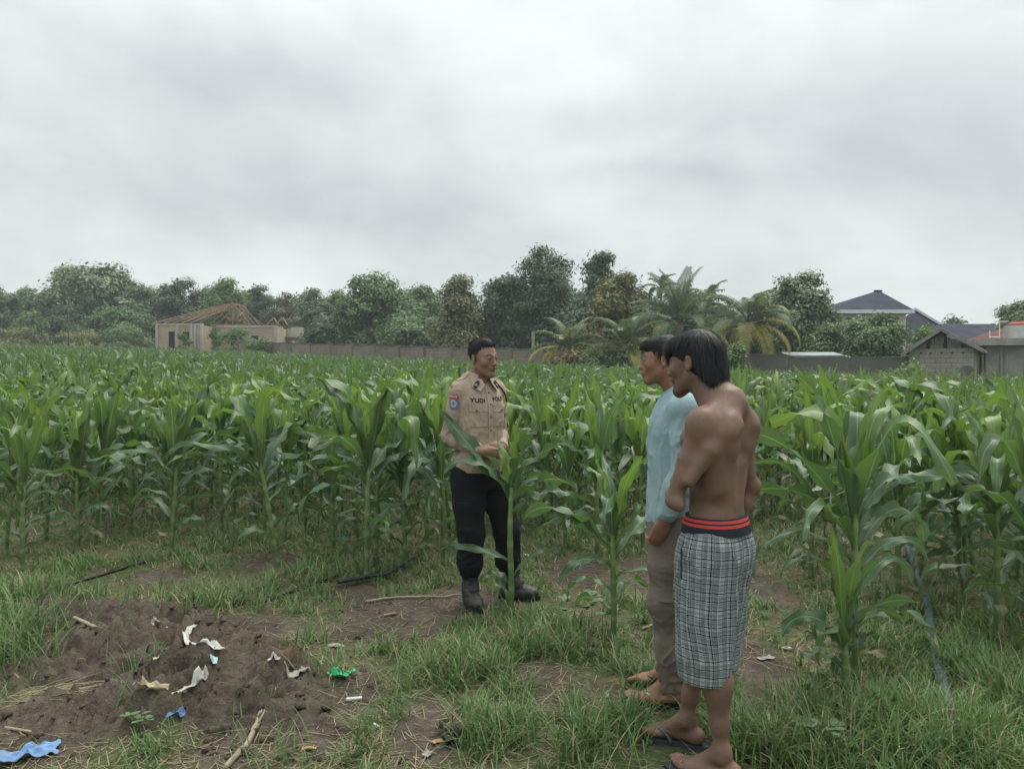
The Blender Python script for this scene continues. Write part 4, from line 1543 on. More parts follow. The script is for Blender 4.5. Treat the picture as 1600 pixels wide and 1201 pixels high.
# tall tussocks: photo position, half-size in pixels, blade length
TUSS = [(1250, 1150, 120, 70, 0.26), (1420, 1160, 170, 60, 0.26), (1560, 1080, 60, 90, 0.22), (1000, 1150, 70, 40, 0.24), (1160, 1180, 50, 30, 0.22), (20, 1000, 70, 70, 0.30), (40, 950, 60, 40, 0.24), (640, 1160, 60, 50, 0.22), (530, 1160, 60, 50, 0.20),
        (760, 1150, 90, 50, 0.22), (740, 1050, 100, 50, 0.22), (690, 1060, 60, 40, 0.22), (880, 1010, 110, 40, 0.2), (340, 950, 90, 30, 0.18), (290, 900, 60, 24, 0.17), (450, 910, 60, 22, 0.17), (600, 1010, 80, 25, 0.16),
        (900, 1150, 70, 50, 0.20), (960, 1050, 60, 40, 0.16), (1450, 950, 90, 50, 0.14), (1250, 880, 30, 60, 0.14), (990, 970, 30, 60, 0.2), (120, 890, 90, 18, 0.12), (480, 1010, 60, 25, 0.15), (1340, 1010, 80, 50, 0.16)]


def build_grass():
    rng = np.random.default_rng(5)
    M = grass_mat()
    T = []
    for (px, py, rx, ry, L) in TUSS:
        c = G(px, py)
        T.append((c.x, c.y, abs(G(px + rx, py).x - c.x), max(0.12, (G(px, py - ry).y - G(px, py + ry).y) / 2), L))

    def tall(x, y):
        o = np.zeros(len(x))
        for (cx, cy, rx, ry, L) in T:
            o = np.maximum(o, L * np.exp(-(((x - cx) / rx) ** 2 + ((y - cy) / ry) ** 2) * 0.9))
        return o

    def clear(x, y):
        # trodden ground round the three pairs of feet
        o = np.ones(len(x), bool)
        for (fx, fy, r) in FEET:
            o &= (x - fx) ** 2 + (y - fy) ** 2 > r * r
        return o
    Vs, Qs, Ts, As, k = [], [], [], [], 0

    def add(x, y, L, W, lean, curl, A, seg=3):
        nonlocal k
        z = hz(x, y)
        V, (Q, T_), AA = blades(x, y, z, rng.uniform(0, 6.28, len(x)), L, W, lean, curl, A, seg)
        Vs.append(V); Qs.append(Q + k); Ts.append(T_ + k); As.append(AA)
        k += len(V)
    # tufts
    nt = 10500
    y = 2.2 + (rng.random(nt) ** 1.25) * 9.0
    s = rng.uniform(-0.76, 0.76, nt)
    x = s * y
    pn = np.stack([x, y], -1)
    b = np.maximum(bare(x, y), sstep(heap(x, y), 0.02, 0.06))
    lush = vnoise(pn, 0.9, 40, 2) * 0.5 + 0.5
    tl = tall(x, y)
    keep = rng.random(nt) < (1 - b) * np.clip(1.2 * sstep(lush, 0.36, 0.78) + 2.6 * tl, 0.08, 1) + 0.012
    keep &= clear(x, y)
    x, y, lush, tl = x[keep], y[keep], lush[keep], tl[keep]
    cnt = rng.integers(6, 16, len(x)) + (tl > 0.12) * 6
    ix = np.repeat(np.arange(len(x)), cnt)
    n = len(ix)
    base = np.clip(0.045 + 0.085 * lush[ix] + tl[ix] * 0.62, 0.045, 0.26)
    L = base * rng.uniform(0.45, 1.25, n)
    tcol = np.clip(lush[ix] * 0.6 + rng.random(len(x))[ix] * 0.4 + rng.normal(0, 0.12, n), 0, 1)
    dead = rng.random(n) * 0.94 + 0.06 * rng.random(n)
    r = 0.012 + 0.03 * lush[ix]
    add(x[ix] + rng.normal(0, 1, n) * r, y[ix] + rng.normal(0, 1, n) * r, L, 0.0034 + 0.011 * L + 0.0006 * y[ix], rng.uniform(0.0, 0.75, n), rng.uniform(0.2, 1.9, n), np.stack([dead, 0 * dead, tcol], -1), 4)
    # close ground cover
    n = 66000
    y = 2.2 + (rng.random(n) ** 1.12) * 10.0
    x = rng.uniform(-0.78, 0.78, n) * y
    b = np.maximum(bare(x, y), sstep(heap(x, y), 0.02, 0.06))
    pk = vnoise(np.stack([x, y], -1), 2.6, 91, 3) * 0.5 + 0.5
    keep = (rng.random(n) < (1 - 0.95 * b) * sstep(pk, 0.22, 0.62)) & clear(x, y)
    x, y = x[keep], y[keep]
    n = len(x)
    lush = vnoise(np.stack([x, y], -1), 0.9, 40, 2) * 0.5 + 0.5
    L = rng.uniform(0.02, 0.075, n) * (0.7 + 0.6 * lush) * (1 + 0.05 * y) * (1 + 0.9 * sstep(y, 5.8, 7.5))
    add(x, y, L, 0.0028 + 0.0009 * y, rng.uniform(0.1, 1.1, n), rng.uniform(0.2, 1.5, n), np.stack([rng.random(n) * 1.08, 0 * x, np.clip(lush * 0.8 + rng.normal(0, 0.15, n), 0, 1)], -1), 3)
    # fallen straw
    n = 19000
    y = 2.3 + (rng.random(n) ** 1.3) * 9.0
    x = rng.uniform(-0.76, 0.76, n) * y
    keep = (heap(x, y) < 0.03) & (vnoise(np.stack([x, y], -1), 1.2, 77, 2) > -0.35)
    x, y = x[keep], y[keep]
    n = len(x)
    add(x, y, rng.uniform(0.03, 0.16, n), rng.uniform(0.002, 0.0045, n), rng.uniform(1.2, 1.5, n), rng.uniform(0.0, 0.3, n), np.stack([np.full(n, 1.0), 0 * x, rng.random(n)], -1), 3)
    me = mesh_np('grass', np.concatenate(Vs), [np.concatenate(Qs), np.concatenate(Ts)], M, {'lf': np.concatenate(As)}, True)
    tag(obj('grass', me), 'patchy green grass and straw on the ground before the maize', 'grass', None, 'stuff')


build_grass()

# ---------------------------------------------------------------- people: bodies grown as one smooth surface from a distance field
class Field:
    def __init__(s, lo, hi, h):
        s.lo, s.h = np.array(lo, float), h
        s.n = np.ceil((np.array(hi, float) - s.lo) / h).astype(int) + 1
        s.d = np.full(s.n, 1.0, np.float32)
        s.ax = [(s.lo[i] + h * np.arange(s.n[i])).astype(np.float32) for i in range(3)]

    def win(s, lo, hi, m):
        i0 = np.maximum(np.floor((np.array(lo) - m - s.lo) / s.h).astype(int), 0)
        i1 = np.minimum(np.ceil((np.array(hi) + m - s.lo) / s.h).astype(int) + 1, s.n)
        if np.any(i1 <= i0):
            return None
        sl = tuple(slice(a, b) for a, b in zip(i0, i1))
        X = s.ax[0][sl[0]][:, None, None]
        Y = s.ax[1][sl[1]][None, :, None]
        Z = s.ax[2][sl[2]][None, None, :]
        return sl, X, Y, Z

    def put(s, sl, d, k, op):
        a = s.d[sl]
        if op == 'sub':
            d = -d
            h = np.maximum(k - np.abs(a - d), 0) / max(k, 1e-6)
            s.d[sl] = np.maximum(a, d) + h * h * k * 0.25
        else:
            h = np.maximum(k - np.abs(a - d), 0) / max(k, 1e-6)
            s.d[sl] = np.minimum(a, d) - h * h * k * 0.25

    def cone(s, a, b, ra, rb, k=0.02, op='add'):
        a, b = np.array(a, float), np.array(b, float)
        r = max(ra, rb)
        w = s.win(np.minimum(a, b) - r, np.maximum(a, b) + r, k + 2 * s.h)
        if w is None:
            return s
        sl, X, Y, Z = w
        v = b - a
        L2 = float(v @ v) + 1e-12
        t = np.clip(((X - a[0]) * v[0] + (Y - a[1]) * v[1] + (Z - a[2]) * v[2]) / L2, 0, 1)
        d = np.sqrt((X - a[0] - t * v[0]) ** 2 + (Y - a[1] - t * v[1]) ** 2 + (Z - a[2] - t * v[2]) ** 2) - (ra + (rb - ra) * t)
        s.put(sl, d, k, op)
        return s

    def chain(s, pts, rad, k=0.02, op='add'):
        for i in range(len(pts) - 1):
            s.cone(pts[i], pts[i + 1], rad[i], rad[i + 1], k, op)
        return s

    def ell(s, c, r, k=0.02, Rm=None, op='add'):
        c, r = np.array(c, float), np.array(r, float)
        m = r.max()
        w = s.win(c - m, c + m, k + 2 * s.h)
        if w is None:
            return s
        sl, X, Y, Z = w
        if Rm is None:
            q = ((X - c[0]) / r[0], (Y - c[1]) / r[1], (Z - c[2]) / r[2])
            g = ((X - c[0]) / r[0] ** 2, (Y - c[1]) / r[1] ** 2, (Z - c[2]) / r[2] ** 2)
        else:
            Rm = np.array(Rm, float)   # columns: local axes in world
            l = [(X - c[0]) * Rm[0, i] + (Y - c[1]) * Rm[1, i] + (Z - c[2]) * Rm[2, i] for i in range(3)]
            q = [l[i] / r[i] for i in range(3)]
            g = [l[i] / r[i] ** 2 for i in range(3)]
        k0 = np.sqrt(q[0] ** 2 + q[1] ** 2 + q[2] ** 2)
        k1 = np.sqrt(g[0] ** 2 + g[1] ** 2 + g[2] ** 2) + 1e-6
        s.put(sl, k0 * (k0 - 1) / k1, k, op)
        return s

    def loft(s, st, k=0.03, op='add', p=2.2, cap=0.01):
        """st rows: z, cx, cy, half-width, half-depth"""
        st = np.array(sorted(st), float)
        z0, z1 = st[0, 0], st[-1, 0]
        A, B = st[:, 3].max(), st[:, 4].max()
        w = s.win((st[:, 1].min() - A, st[:, 2].min() - B, z0), (st[:, 1].max() + A, st[:, 2].max() + B, z1), k + 2 * s.h + 0.02)
        if w is None:
            return s
        sl, X, Y, Z = w
        zc = np.clip(Z, z0, z1)
        # smooth interpolation between stations
        zz = np.linspace(z0, z1, 200)
        f = []
        for i in range(1, 5):
            v = np.interp(zz, st[:, 0], st[:, i])
            ker = np.hanning(15)
            ker /= ker.sum()
            vp = np.pad(v, 7, mode='edge')
            f.append(np.interp(zc, zz, np.convolve(vp, ker, 'valid')).astype(np.float32))
        cx, cy, a, b = f
        q = (np.abs((X - cx) / a) ** p + np.abs((Y - cy) / b) ** p) ** (1 / p)
        d = (q - 1) * np.minimum(a, b)
        e = np.maximum(Z - z1, z0 - Z)
        d = np.where(e > -cap, np.maximum(d, e), d)
        s.put(sl, d.astype(np.float32), k, op)
        return s

    def cut(s, n, d0, k=0.002):
        """keep n.p <= d0"""
        X, Y, Z = s.ax[0][:, None, None], s.ax[1][None, :, None], s.ax[2][None, None, :]
        e = X * n[0] + Y * n[1] + Z * n[2] - d0
        s.d = np.maximum(s.d, e).astype(np.float32)
        return s

    def mesh(s):
        d, h = s.d, s.h
        c = d < 0
        cnt = np.zeros(np.array(d.shape) - 1, np.uint8)
        for i in (0, 1):
            for j in (0, 1):
                for k in (0, 1):
                    cnt += c[i:d.shape[0] - 1 + i, j:d.shape[1] - 1 + j, k:d.shape[2] - 1 + k]
        act = np.argwhere((cnt > 0) & (cnt < 8))
        idm = np.full(cnt.shape, -1, np.int32)
        idm[act[:, 0], act[:, 1], act[:, 2]] = np.arange(len(act))
        acc = np.zeros((len(act), 3))
        num = np.zeros(len(act))
        cor = np.array([(i, j, k) for i in (0, 1) for j in (0, 1) for k in (0, 1)])
        vals = np.stack([d[act[:, 0] + o[0], act[:, 1] + o[1], act[:, 2] + o[2]] for o in cor], 1).astype(float)
        for a in range(8):
            for b in range(a + 1, 8):
                if np.abs(cor[a] - cor[b]).sum() != 1:
                    continue
                va, vb = vals[:, a], vals[:, b]
                m = (va < 0) != (vb < 0)
                t = np.where(m, va / np.where(m, va - vb, 1), 0)
                acc += np.where(m[:, None], cor[a] + t[:, None] * (cor[b] - cor[a]), 0)
                num += m
        V = s.lo + (act + acc / num[:, None]) * h
        F = []
        for ax in range(3):
            o1, o2 = [(1, 2), (2, 0), (0, 1)][ax]
            sl0, sl1 = [slice(None)] * 3, [slice(None)] * 3
            sl0[ax], sl1[ax] = slice(0, -1), slice(1, None)
            a, b = c[tuple(sl0)], c[tuple(sl1)]
            e = np.argwhere(a != b)
            e = e[(e[:, o1] > 0) & (e[:, o2] > 0) & (e[:, o1] < cnt.shape[o1]) & (e[:, o2] < cnt.shape[o2])]
            e = e[e[:, ax] < cnt.shape[ax]]
            ins = a[e[:, 0], e[:, 1], e[:, 2]]
            u1, u2 = np.zeros(3, int), np.zeros(3, int)
            u1[o1] = 1
            u2[o2] = 1
            q = [e - u1 - u2, e - u2, e, e - u1]
            ids = np.stack([idm[t[:, 0], t[:, 1], t[:, 2]] for t in q], 1)
            ids[~ins] = ids[~ins][:, ::-1]
            F.append(ids[(ids >= 0).all(1)])
        return V, np.concatenate(F)


def vnormals(V, F):
    n = np.cross(V[F[:, 2]] - V[F[:, 0]], V[F[:, 3]] - V[F[:, 1]])
    N = np.zeros_like(V)
    for i in range(4):
        np.add.at(N, F[:, i], n)
    return N / (np.linalg.norm(N, axis=1, keepdims=True) + 1e-12)


def relax(V, F, it=2, lam=0.5):
    e = np.concatenate([F[:, [0, 1]], F[:, [1, 2]], F[:, [2, 3]], F[:, [3, 0]]])
    deg = np.bincount(e[:, 0], minlength=len(V)) + np.bincount(e[:, 1], minlength=len(V))
    for _ in range(it):
        S = np.zeros_like(V)
        for k in range(3):
            S[:, k] = np.bincount(e[:, 0], V[e[:, 1], k], len(V)) + np.bincount(e[:, 1], V[e[:, 0], k], len(V))
        V = V + lam * (S / np.maximum(deg, 1)[:, None] - V)
    return V


def rotm(yaw, pitch=0.0, roll=0.0):
    """columns: person's left, back, up for a head turned by yaw, nodding by pitch (down +), tilted by roll"""
    return np.array((Matrix.Rotation(yaw, 3, 'Z') @ Matrix.Rotation(roll, 3, 'Y') @ Matrix.Rotation(pitch, 3, 'X')))


# bodies are built in their own frame: +x the person's left, -y ahead, z up
class Head:
    def __init__(s, c, Rm, sc=1.0):
        s.c, s.R, s.s = np.array(c, float), Rm, sc

    def p(s, x, y, z):
        return s.c + s.R @ (np.array((x, y, z)) * s.s)

    def ell(s, F, c, r, k=0.02, rot=None, op='add'):
        Rm = s.R if rot is None else s.R @ np.array(rot)
        F.ell(s.p(*c), np.array(r) * s.s, k, Rm, op)

    def cone(s, F, a, b, ra, rb, k=0.015, op='add'):
        F.cone(s.p(*a), s.p(*b), ra * s.s, rb * s.s, k, op)


def ry(a):
    return Matrix.Rotation(a, 3, 'Y')


def rz_(a):
    return Matrix.Rotation(a, 3, 'Z')


def rx_(a):
    return Matrix.Rotation(a, 3, 'X')


def build_head(F, H, lean=1.0):
    H.ell(F, (0, 0.012, 0.032), (0.073, 0.093, 0.076), 0.02)
    H.ell(F, (0, -0.036, -0.005), (0.061, 0.056, 0.085), 0.03)
    H.ell(F, (0, -0.045, -0.062), (0.044, 0.045, 0.043), 0.03)
    H.ell(F, (0, -0.083, -0.099), (0.020, 0.015, 0.015), 0.025)
    for s in (-1, 1):
        H.cone(F, (s * 0.048, -0.004, -0.052), (s * 0.018, -0.078, -0.100), 0.014, 0.011, 0.03)
        H.ell(F, (s * 0.043, -0.062, -0.022), (0.021, 0.022, 0.022), 0.026)
        H.cone(F, (s * 0.044, -0.074, 0.021), (s * 0.012, -0.091, 0.019), 0.007, 0.008, 0.016)
        H.ell(F, (s * 0.032, -0.1085, -0.001), (0.018, 0.017, 0.010), 0.012, op='sub')
        H.ell(F, (s * 0.031, -0.084, 0.0062), (0.0145, 0.0116, 0.0072), 0.005)
        H.ell(F, (s * 0.031, -0.082, -0.0085), (0.0145, 0.0112, 0.0062), 0.005)      # lids
        H.ell(F, (s * 0.0105, -0.101, -0.033), (0.0085, 0.010, 0.008), 0.008)      # nostril wings
        # ear with its bowl
        H.ell(F, (s * 0.075, 0.012, -0.008), (0.0075, 0.018, 0.031), 0.008, rz_(s * R(24)) @ rx_(R(-10)))
        H.ell(F, (s * 0.083, 0.008, -0.006), (0.006, 0.009, 0.018), 0.004, rz_(s * R(24)) @ rx_(R(-10)), 'sub')
        H.ell(F, (s * 0.074, 0.004, -0.036), (0.006, 0.008, 0.008), 0.006)
    H.cone(F, (0, -0.091, 0.012), (0, -0.113, -0.027), 0.0075, 0.0105, 0.013)
    H.ell(F, (0, -0.114, -0.031), (0.0105, 0.011, 0.0095), 0.008)
    H.ell(F, (0, -0.090, -0.058), (0.026, 0.014, 0.014), 0.014)
    H.ell(F, (0, -0.101, -0.0555), (0.021, 0.0075, 0.0052), 0.005)
    H.ell(F, (0, -0.098, -0.0670), (0.018, 0.0080, 0.0062), 0.005)
    H.ell(F, (0, -0.110, -0.0612), (0.022, 0.009, 0.0016), 0.004, op='sub')


def build_hand(F, wrist, d, n, thumb, sc=1.0, curl=(25, 35, 25), spread=0.0, tcurl=20, r=0.0085):
    """wrist point, finger direction d, palm normal n (the way the fingers close), thumb: +1/-1 picks its side"""
    w, d, n = (np.array(v, float) for v in (wrist, d, n))
    d /= np.linalg.norm(d)
    n -= d * (n @ d)
    n /= np.linalg.norm(n)
    s = np.cross(d, n) * thumb
    Rm = np.stack([s, d, n], 1)
    F.ell(w + d * 0.050 * sc, np.array((0.040, 0.056, 0.0155)) * sc, 0.012, Rm)
    F.cone(w, w + d * 0.045 * sc + s * 0.012 * sc, 0.024 * sc, 0.018 * sc, 0.02)
    F.ell(w + d * 0.032 * sc + s * 0.022 * sc + n * 0.008, np.array((0.016, 0.03, 0.015)) * sc, 0.012, Rm)
    for o, L, b in ((0.029, 0.072, 0.090), (0.010, 0.081, 0.096), (-0.010, 0.075, 0.093), (-0.028, 0.058, 0.083)):
        p = w + (s * o + d * (b - 0.004)) * sc
        v = d + s * (o * spread)
        v /= np.linalg.norm(v)
        pts, rad = [p - v * 0.02], [r * sc]
        a = 0
        for q, fr in zip(curl, (0.45, 0.31, 0.24)):
            a += R(q)
            pts.append(pts[-1] * 0 + (p if len(pts) == 1 else pts[-1]) + (v * math.cos(a) + n * math.sin(a)) * L * fr * sc)
            rad.append(rad[-1] * 0.94)
        F.chain(pts, rad, 0.006)
    p0 = w + (s * 0.026 + d * 0.020 + n * 0.006) * sc
    v1 = d * 0.72 + s * 0.60 + n * 0.35
    v1 /= np.linalg.norm(v1)
    p1 = p0 + v1 * 0.046 * sc
    a = R(tcurl)
    v2 = v1 * math.cos(a) + (d * 0.5 - s * 0.6 + n * 0.4) * math.sin(a)
    v2 /= np.linalg.norm(v2)
    p2 = p1 + v2 * 0.031 * sc
    p3 = p2 + (v2 + n * 0.2) / np.linalg.norm(v2 + n * 0.2) * 0.024 * sc
    F.chain([p0, p1, p2, p3], [0.0135 * sc, 0.0105 * sc, 0.0098 * sc, 0.0085 * sc], 0.008)


def build_foot(F, ankle, yaw, side, z0=0.0, L=0.25):
    """bare foot, toes towards yaw (0 = ahead); side +1 left foot. z0: what it stands on"""
    a = np.array(ankle, float)
    f = np.array((math.sin(yaw), -math.cos(yaw), 0))
    l = np.array((math.cos(yaw), math.sin(yaw), 0)) * side     # outwards
    o = np.array((a[0], a[1], z0))
    up = np.array((0, 0, 1.0))
    Rm = np.stack([l, f, up], 1)
    F.ell(o - f * 0.038 + up * 0.032, (0.031, 0.038, 0.033), 0.02, Rm)
    F.cone(a, o + f * 0.075 + up * 0.036, 0.036, 0.027, 0.03)
    F.ell(o + f * 0.055 + l * 0.012 + up * 0.022, (0.034, 0.095, 0.022), 0.025, Rm)
    F.ell(o + f * 0.115 + up * 0.018, (0.044, 0.040, 0.018), 0.02, Rm)
    F.ell(o + l * 0.026 + up * 0.072, (0.012, 0.014, 0.014), 0.015, Rm)
    F.ell(o - l * 0.026 + f * 0.004 + up * 0.08, (0.012, 0.014, 0.014), 0.015, Rm)
    for off, Lt, r in ((-0.029, 0.052, 0.0135), (-0.006, 0.047, 0.0095), (0.010, 0.040, 0.009), (0.024, 0.032, 0.0085), (0.036, 0.024, 0.008)):
        b = o + f * (0.140 - 0.45 * max(off, -0.01) - 0.006) + l * off + up * 0.016
        F.chain([b - f * 0.015, b + f * Lt * 0.55 + up * 0.004, b + f * Lt - up * 0.004], [r * 1.05, r, r * 0.92], 0.006)


# ---- surfaces
def skin_mat(name, base, ruddy):
    def f(t):
        p = ocoord(t)
        n = t.noise(p, 9.0, 4.0)
        n2 = t.noise(p, 160.0, 3.0, 0.6)
        c = t.mix(t.ramp(n, 0.35, 0.7), base, ruddy)
        c = t.mix(t.ramp(n2, 0.45, 0.75, 0, 0.22), c, tuple(v * 0.55 for v in base))
        n3 = t.noise(p, 34.0, 4.0, 0.6)
        c = t.mix(t.ramp(n3, 0.4, 0.7, 0, 0.25), c, (base[0] * 0.85, base[1] * 0.7, base[2] * 0.65))
        m = t.xyz(attr(t, 'paint'))
        c = t.mix(m[0], c, (0.016, 0.012, 0.011))            # brows, stubble, lashes
        c = t.mix(m[1], c, tuple((a * 0.62, a * 0.42, a * 0.42)[i] for i, a in enumerate((base[0] * 1.3, base[1] * 1.5, base[2] * 1.6))))   # lips
        c = t.mix(m[2], c, tuple(min(1, v * 1.55 + 0.03) for v in base))   # nails, soles
        b = t.n('ShaderNodeBsdfPrincipled')
        t.put(b.inputs['Base Color'], c)
        t.put(b.inputs['Roughness'], 0.54)
        t.put(b.inputs['Specular IOR Level'], 0.38)
        t.put(b.inputs['Subsurface Weight'], 0.10)
        b.inputs['Subsurface Radius'].default_value = (0.012, 0.005, 0.003)
        b.inputs['Subsurface Scale'].default_value = 0.6
        bn = t.n('ShaderNodeBump')
        bn.inputs['Strength'].default_value = 0.12
        bn.inputs['Distance'].default_value = 0.002
        t.put(bn.inputs['Height'], n2)
        t.put(b.inputs['Normal'], bn.outputs[0])
        return b.outputs[0]
    return material(name, f)


def cloth_mat(name, col, fine=420.0, rough=0.9, var=0.25, spec=0.15, dirty=None):
    def f(t):
        p = ocoord(t)
        n = t.noise(p, 6.0, 5.0, 0.6)
        w = t.noise(p, fine, 2.0, 0.7)
        c = t.mix(t.math('MULTIPLY', t.ramp(n, 0.35, 0.7), var), col, tuple(v * 0.55 for v in col))
        c = t.mix(t.math('MULTIPLY', w, 0.25), c, tuple(v * 0.7 for v in col))
        if dirty is not None:
            z = t.xyz(p)[2]
            c = t.mix(t.math('MULTIPLY', t.ramp(z, 0.5, 0.1), t.ramp(t.noise(p, 14.0, 4.0), 0.42, 0.62, 0, 0.7)), c, dirty)
        fold = t.noise(p, 26.0, 4.0, 0.55, 0.6)
        return bsdf(t, c, rough, t.math('ADD', fold, t.math('MULTIPLY', w, 0.12)), 0.35, 0.012, spec)
    return material(name, f)


M_hair = material('black_hair', lambda t: bsdf(t, t.mix(t.xyz(attr(t))[2], (0.006, 0.006, 0.008), (0.016, 0.016, 0.019)), 0.5, spec=0.22))
M_eye = material('eye_white', lambda t: bsdf(t, t.mix(t.ramp(t.xyz(attr(t))[0], 0.49, 0.51), (0.16, 0.14, 0.125), (0.015, 0.01, 0.008)), 0.15, spec=0.5))


def solid(F, name, mat, parent, paint=None, disp=None, relax_it=2, attrs=None, smooth=True):
    V, Q = F.mesh()
    V = relax(V, Q, relax_it)
    if disp is not None:
        V = V + vnormals(V, Q) * disp(V)[:, None]
    at = {'paint': np.zeros((len(V), 3)) if paint is None else paint(V)}
    if attrs:
        for k, f in attrs.items():
            at[k] = f(V)
    o = obj(name, mesh_np(name, V, Q, mat, at, smooth), parent)
    return o, V, Q


def face_paint(H, brow=1.0, stubble=0.0, extra=None):
    def f(V):
        L = (V - H.c) @ H.R / H.s
        x, y, z = np.abs(L[:, 0]), L[:, 1], L[:, 2]
        P_ = np.zeros((len(V), 3))
        arch = 0.0235 + 0.25 * np.clip(x - 0.014, 0, 0.02) - 0.5 * np.clip(x - 0.036, 0, 1)
        b = sstep(np.abs(z - arch), 0.0075, 0.0035) * sstep(x, 0.009, 0.014) * sstep(x, 0.054, 0.046) * (y < -0.055)
        lash = sstep(np.abs(z - 0.0030 + 8 * (x - 0.031) ** 2), 0.0042, 0.0018) * sstep(np.abs(x - 0.031), 0.017, 0.013) * (y < -0.072)
        st = stubble * sstep(x, 0.042, 0.026) * sstep(z, -0.036, -0.05) * sstep(z, -0.125, -0.1) * (y < -0.03) * sstep(np.sqrt((x / 0.02) ** 2 + ((z + 0.061) / 0.010) ** 2), 0.9, 1.1)
        P_[:, 0] = np.clip(np.maximum(np.maximum(b * brow * 0.85, lash * 0.9), st), 0, 1)
        lip = sstep(np.sqrt((x / 0.0225) ** 2 + ((z + 0.061) / 0.0105) ** 2), 1.0, 0.8) * (y < -0.085)
        P_[:, 1] = lip
        if extra is not None:
            extra(V, P_)
        return P_
    return f


def eyes(H, parent, look=0.0):
    for s in (-1, 1):
        me = MB()
        n = 14
        th = np.linspace(0.02, np.pi - 0.02, n)
        r = 0.0112 * H.s
        me.tube([(0, -r * math.cos(v), 0) for v in th], r * np.sin(th), 16)
        V = np.concatenate(me.v)
        d = V / r
        ax = np.array((math.sin(look), -math.cos(look), -0.08))
        ax /= np.linalg.norm(ax)
        m = mesh_np('eye', H.c + (V + np.array((s * 0.031, -0.0825, -0.001)) * H.s) @ H.R.T, [np.array([f for f in me.f if len(f) == 4])], M_eye,
                    {'lf': np.stack([sstep(d @ ax, 0.84, 0.88)] * 3, -1)})
        obj('eye', m, parent)


def hair_strips(roots, dirs, normals, L, W, rng, curve=0.5, seg=4):
    """thin tapering locks that follow dirs and fall"""
    n = len(roots)
    V = np.zeros((n, 2 * seg + 1, 3))
    p = roots.copy()
    d = dirs.copy()
    for i in range(seg + 1):
        side = np.cross(d, normals)
        side /= np.linalg.norm(side, axis=1, keepdims=True) + 1e-9
        w = (W * (1 - (i / seg) ** 2))[:, None] * 0.5
        if i < seg:
            V[:, 2 * i] = p - side * w
            V[:, 2 * i + 1] = p + side * w
        else:
            V[:, 2 * seg] = p
        p = p + d * (L / seg)[:, None]
        d = d + np.array([0, 0, -1.0]) * curve / seg + rng.normal(0, 0.05, d.shape)
        d /= np.linalg.norm(d, axis=1, keepdims=True)
    base = (np.arange(n) * (2 * seg + 1))[:, None]
    Q = np.concatenate([base + np.array([[2 * i, 2 * i + 1, 2 * i + 3, 2 * i + 2]]) for i in range(seg - 1)])
    T = base + np.array([[2 * seg - 2, 2 * seg - 1, 2 * seg]])
    return V.reshape(-1, 3), Q, T


def make_hair(H, parent, cap, mask, flow, L, W, n, rng, h=0.004, curve=0.5, lift=0.12):
    """cap(F): adds the hair volume; mask(local)->bool keep; flow(local roots, normals)->dirs"""
    R_ = 0.14 * H.s
    F = Field(H.c - R_ - 0.02, H.c + R_ + 0.02, h)
    cap(F)
    V, Q = F.mesh()
    V = relax(V, Q, 3)
    N = vnormals(V, Q)
    L0 = (V - H.c) @ H.R / H.s
    nz = vnoise(L0 * np.array((1, 1, 0.35)), 95, 9, 2)
    V = V + N * (0.0038 * nz)[:, None]
    A = np.stack([nz * 0, nz * 0, np.clip(nz * 0.5 + 0.4, 0, 1)], -1)
    k = np.nonzero(mask(L0))[0]
    k = rng.choice(k, min(n, 4 * len(k)), replace=True)
    Nl = N[k]
    d = flow(L0[k], Nl @ H.R) @ H.R.T
    d = d - Nl * (d * Nl).sum(1, keepdims=True) * 0.9 + Nl * lift
    d += rng.normal(0, 0.10, d.shape)
    d /= np.linalg.norm(d, axis=1, keepdims=True)
    sv, sq, st = hair_strips(V[k] + rng.normal(0, 0.002, (len(k), 3)), d, Nl, L * rng.uniform(0.5, 1.2, len(k)) * (0.72 + 0.45 * sstep(L0[k][:, 1], 0.02, 0.08)), W * rng.uniform(0.6, 1.3, len(k)), rng, curve)
    nb = len(V)
    SA = np.repeat(np.stack([0 * k, 0 * k, rng.random(len(k))], -1), len(sv) // len(k), 0)
    me = mesh_np('hair', np.concatenate([V, sv]), [np.concatenate([Q, sq + nb]), st + nb], M_hair, {'lf': np.concatenate([A, SA])})
    return obj('hair', me, parent)


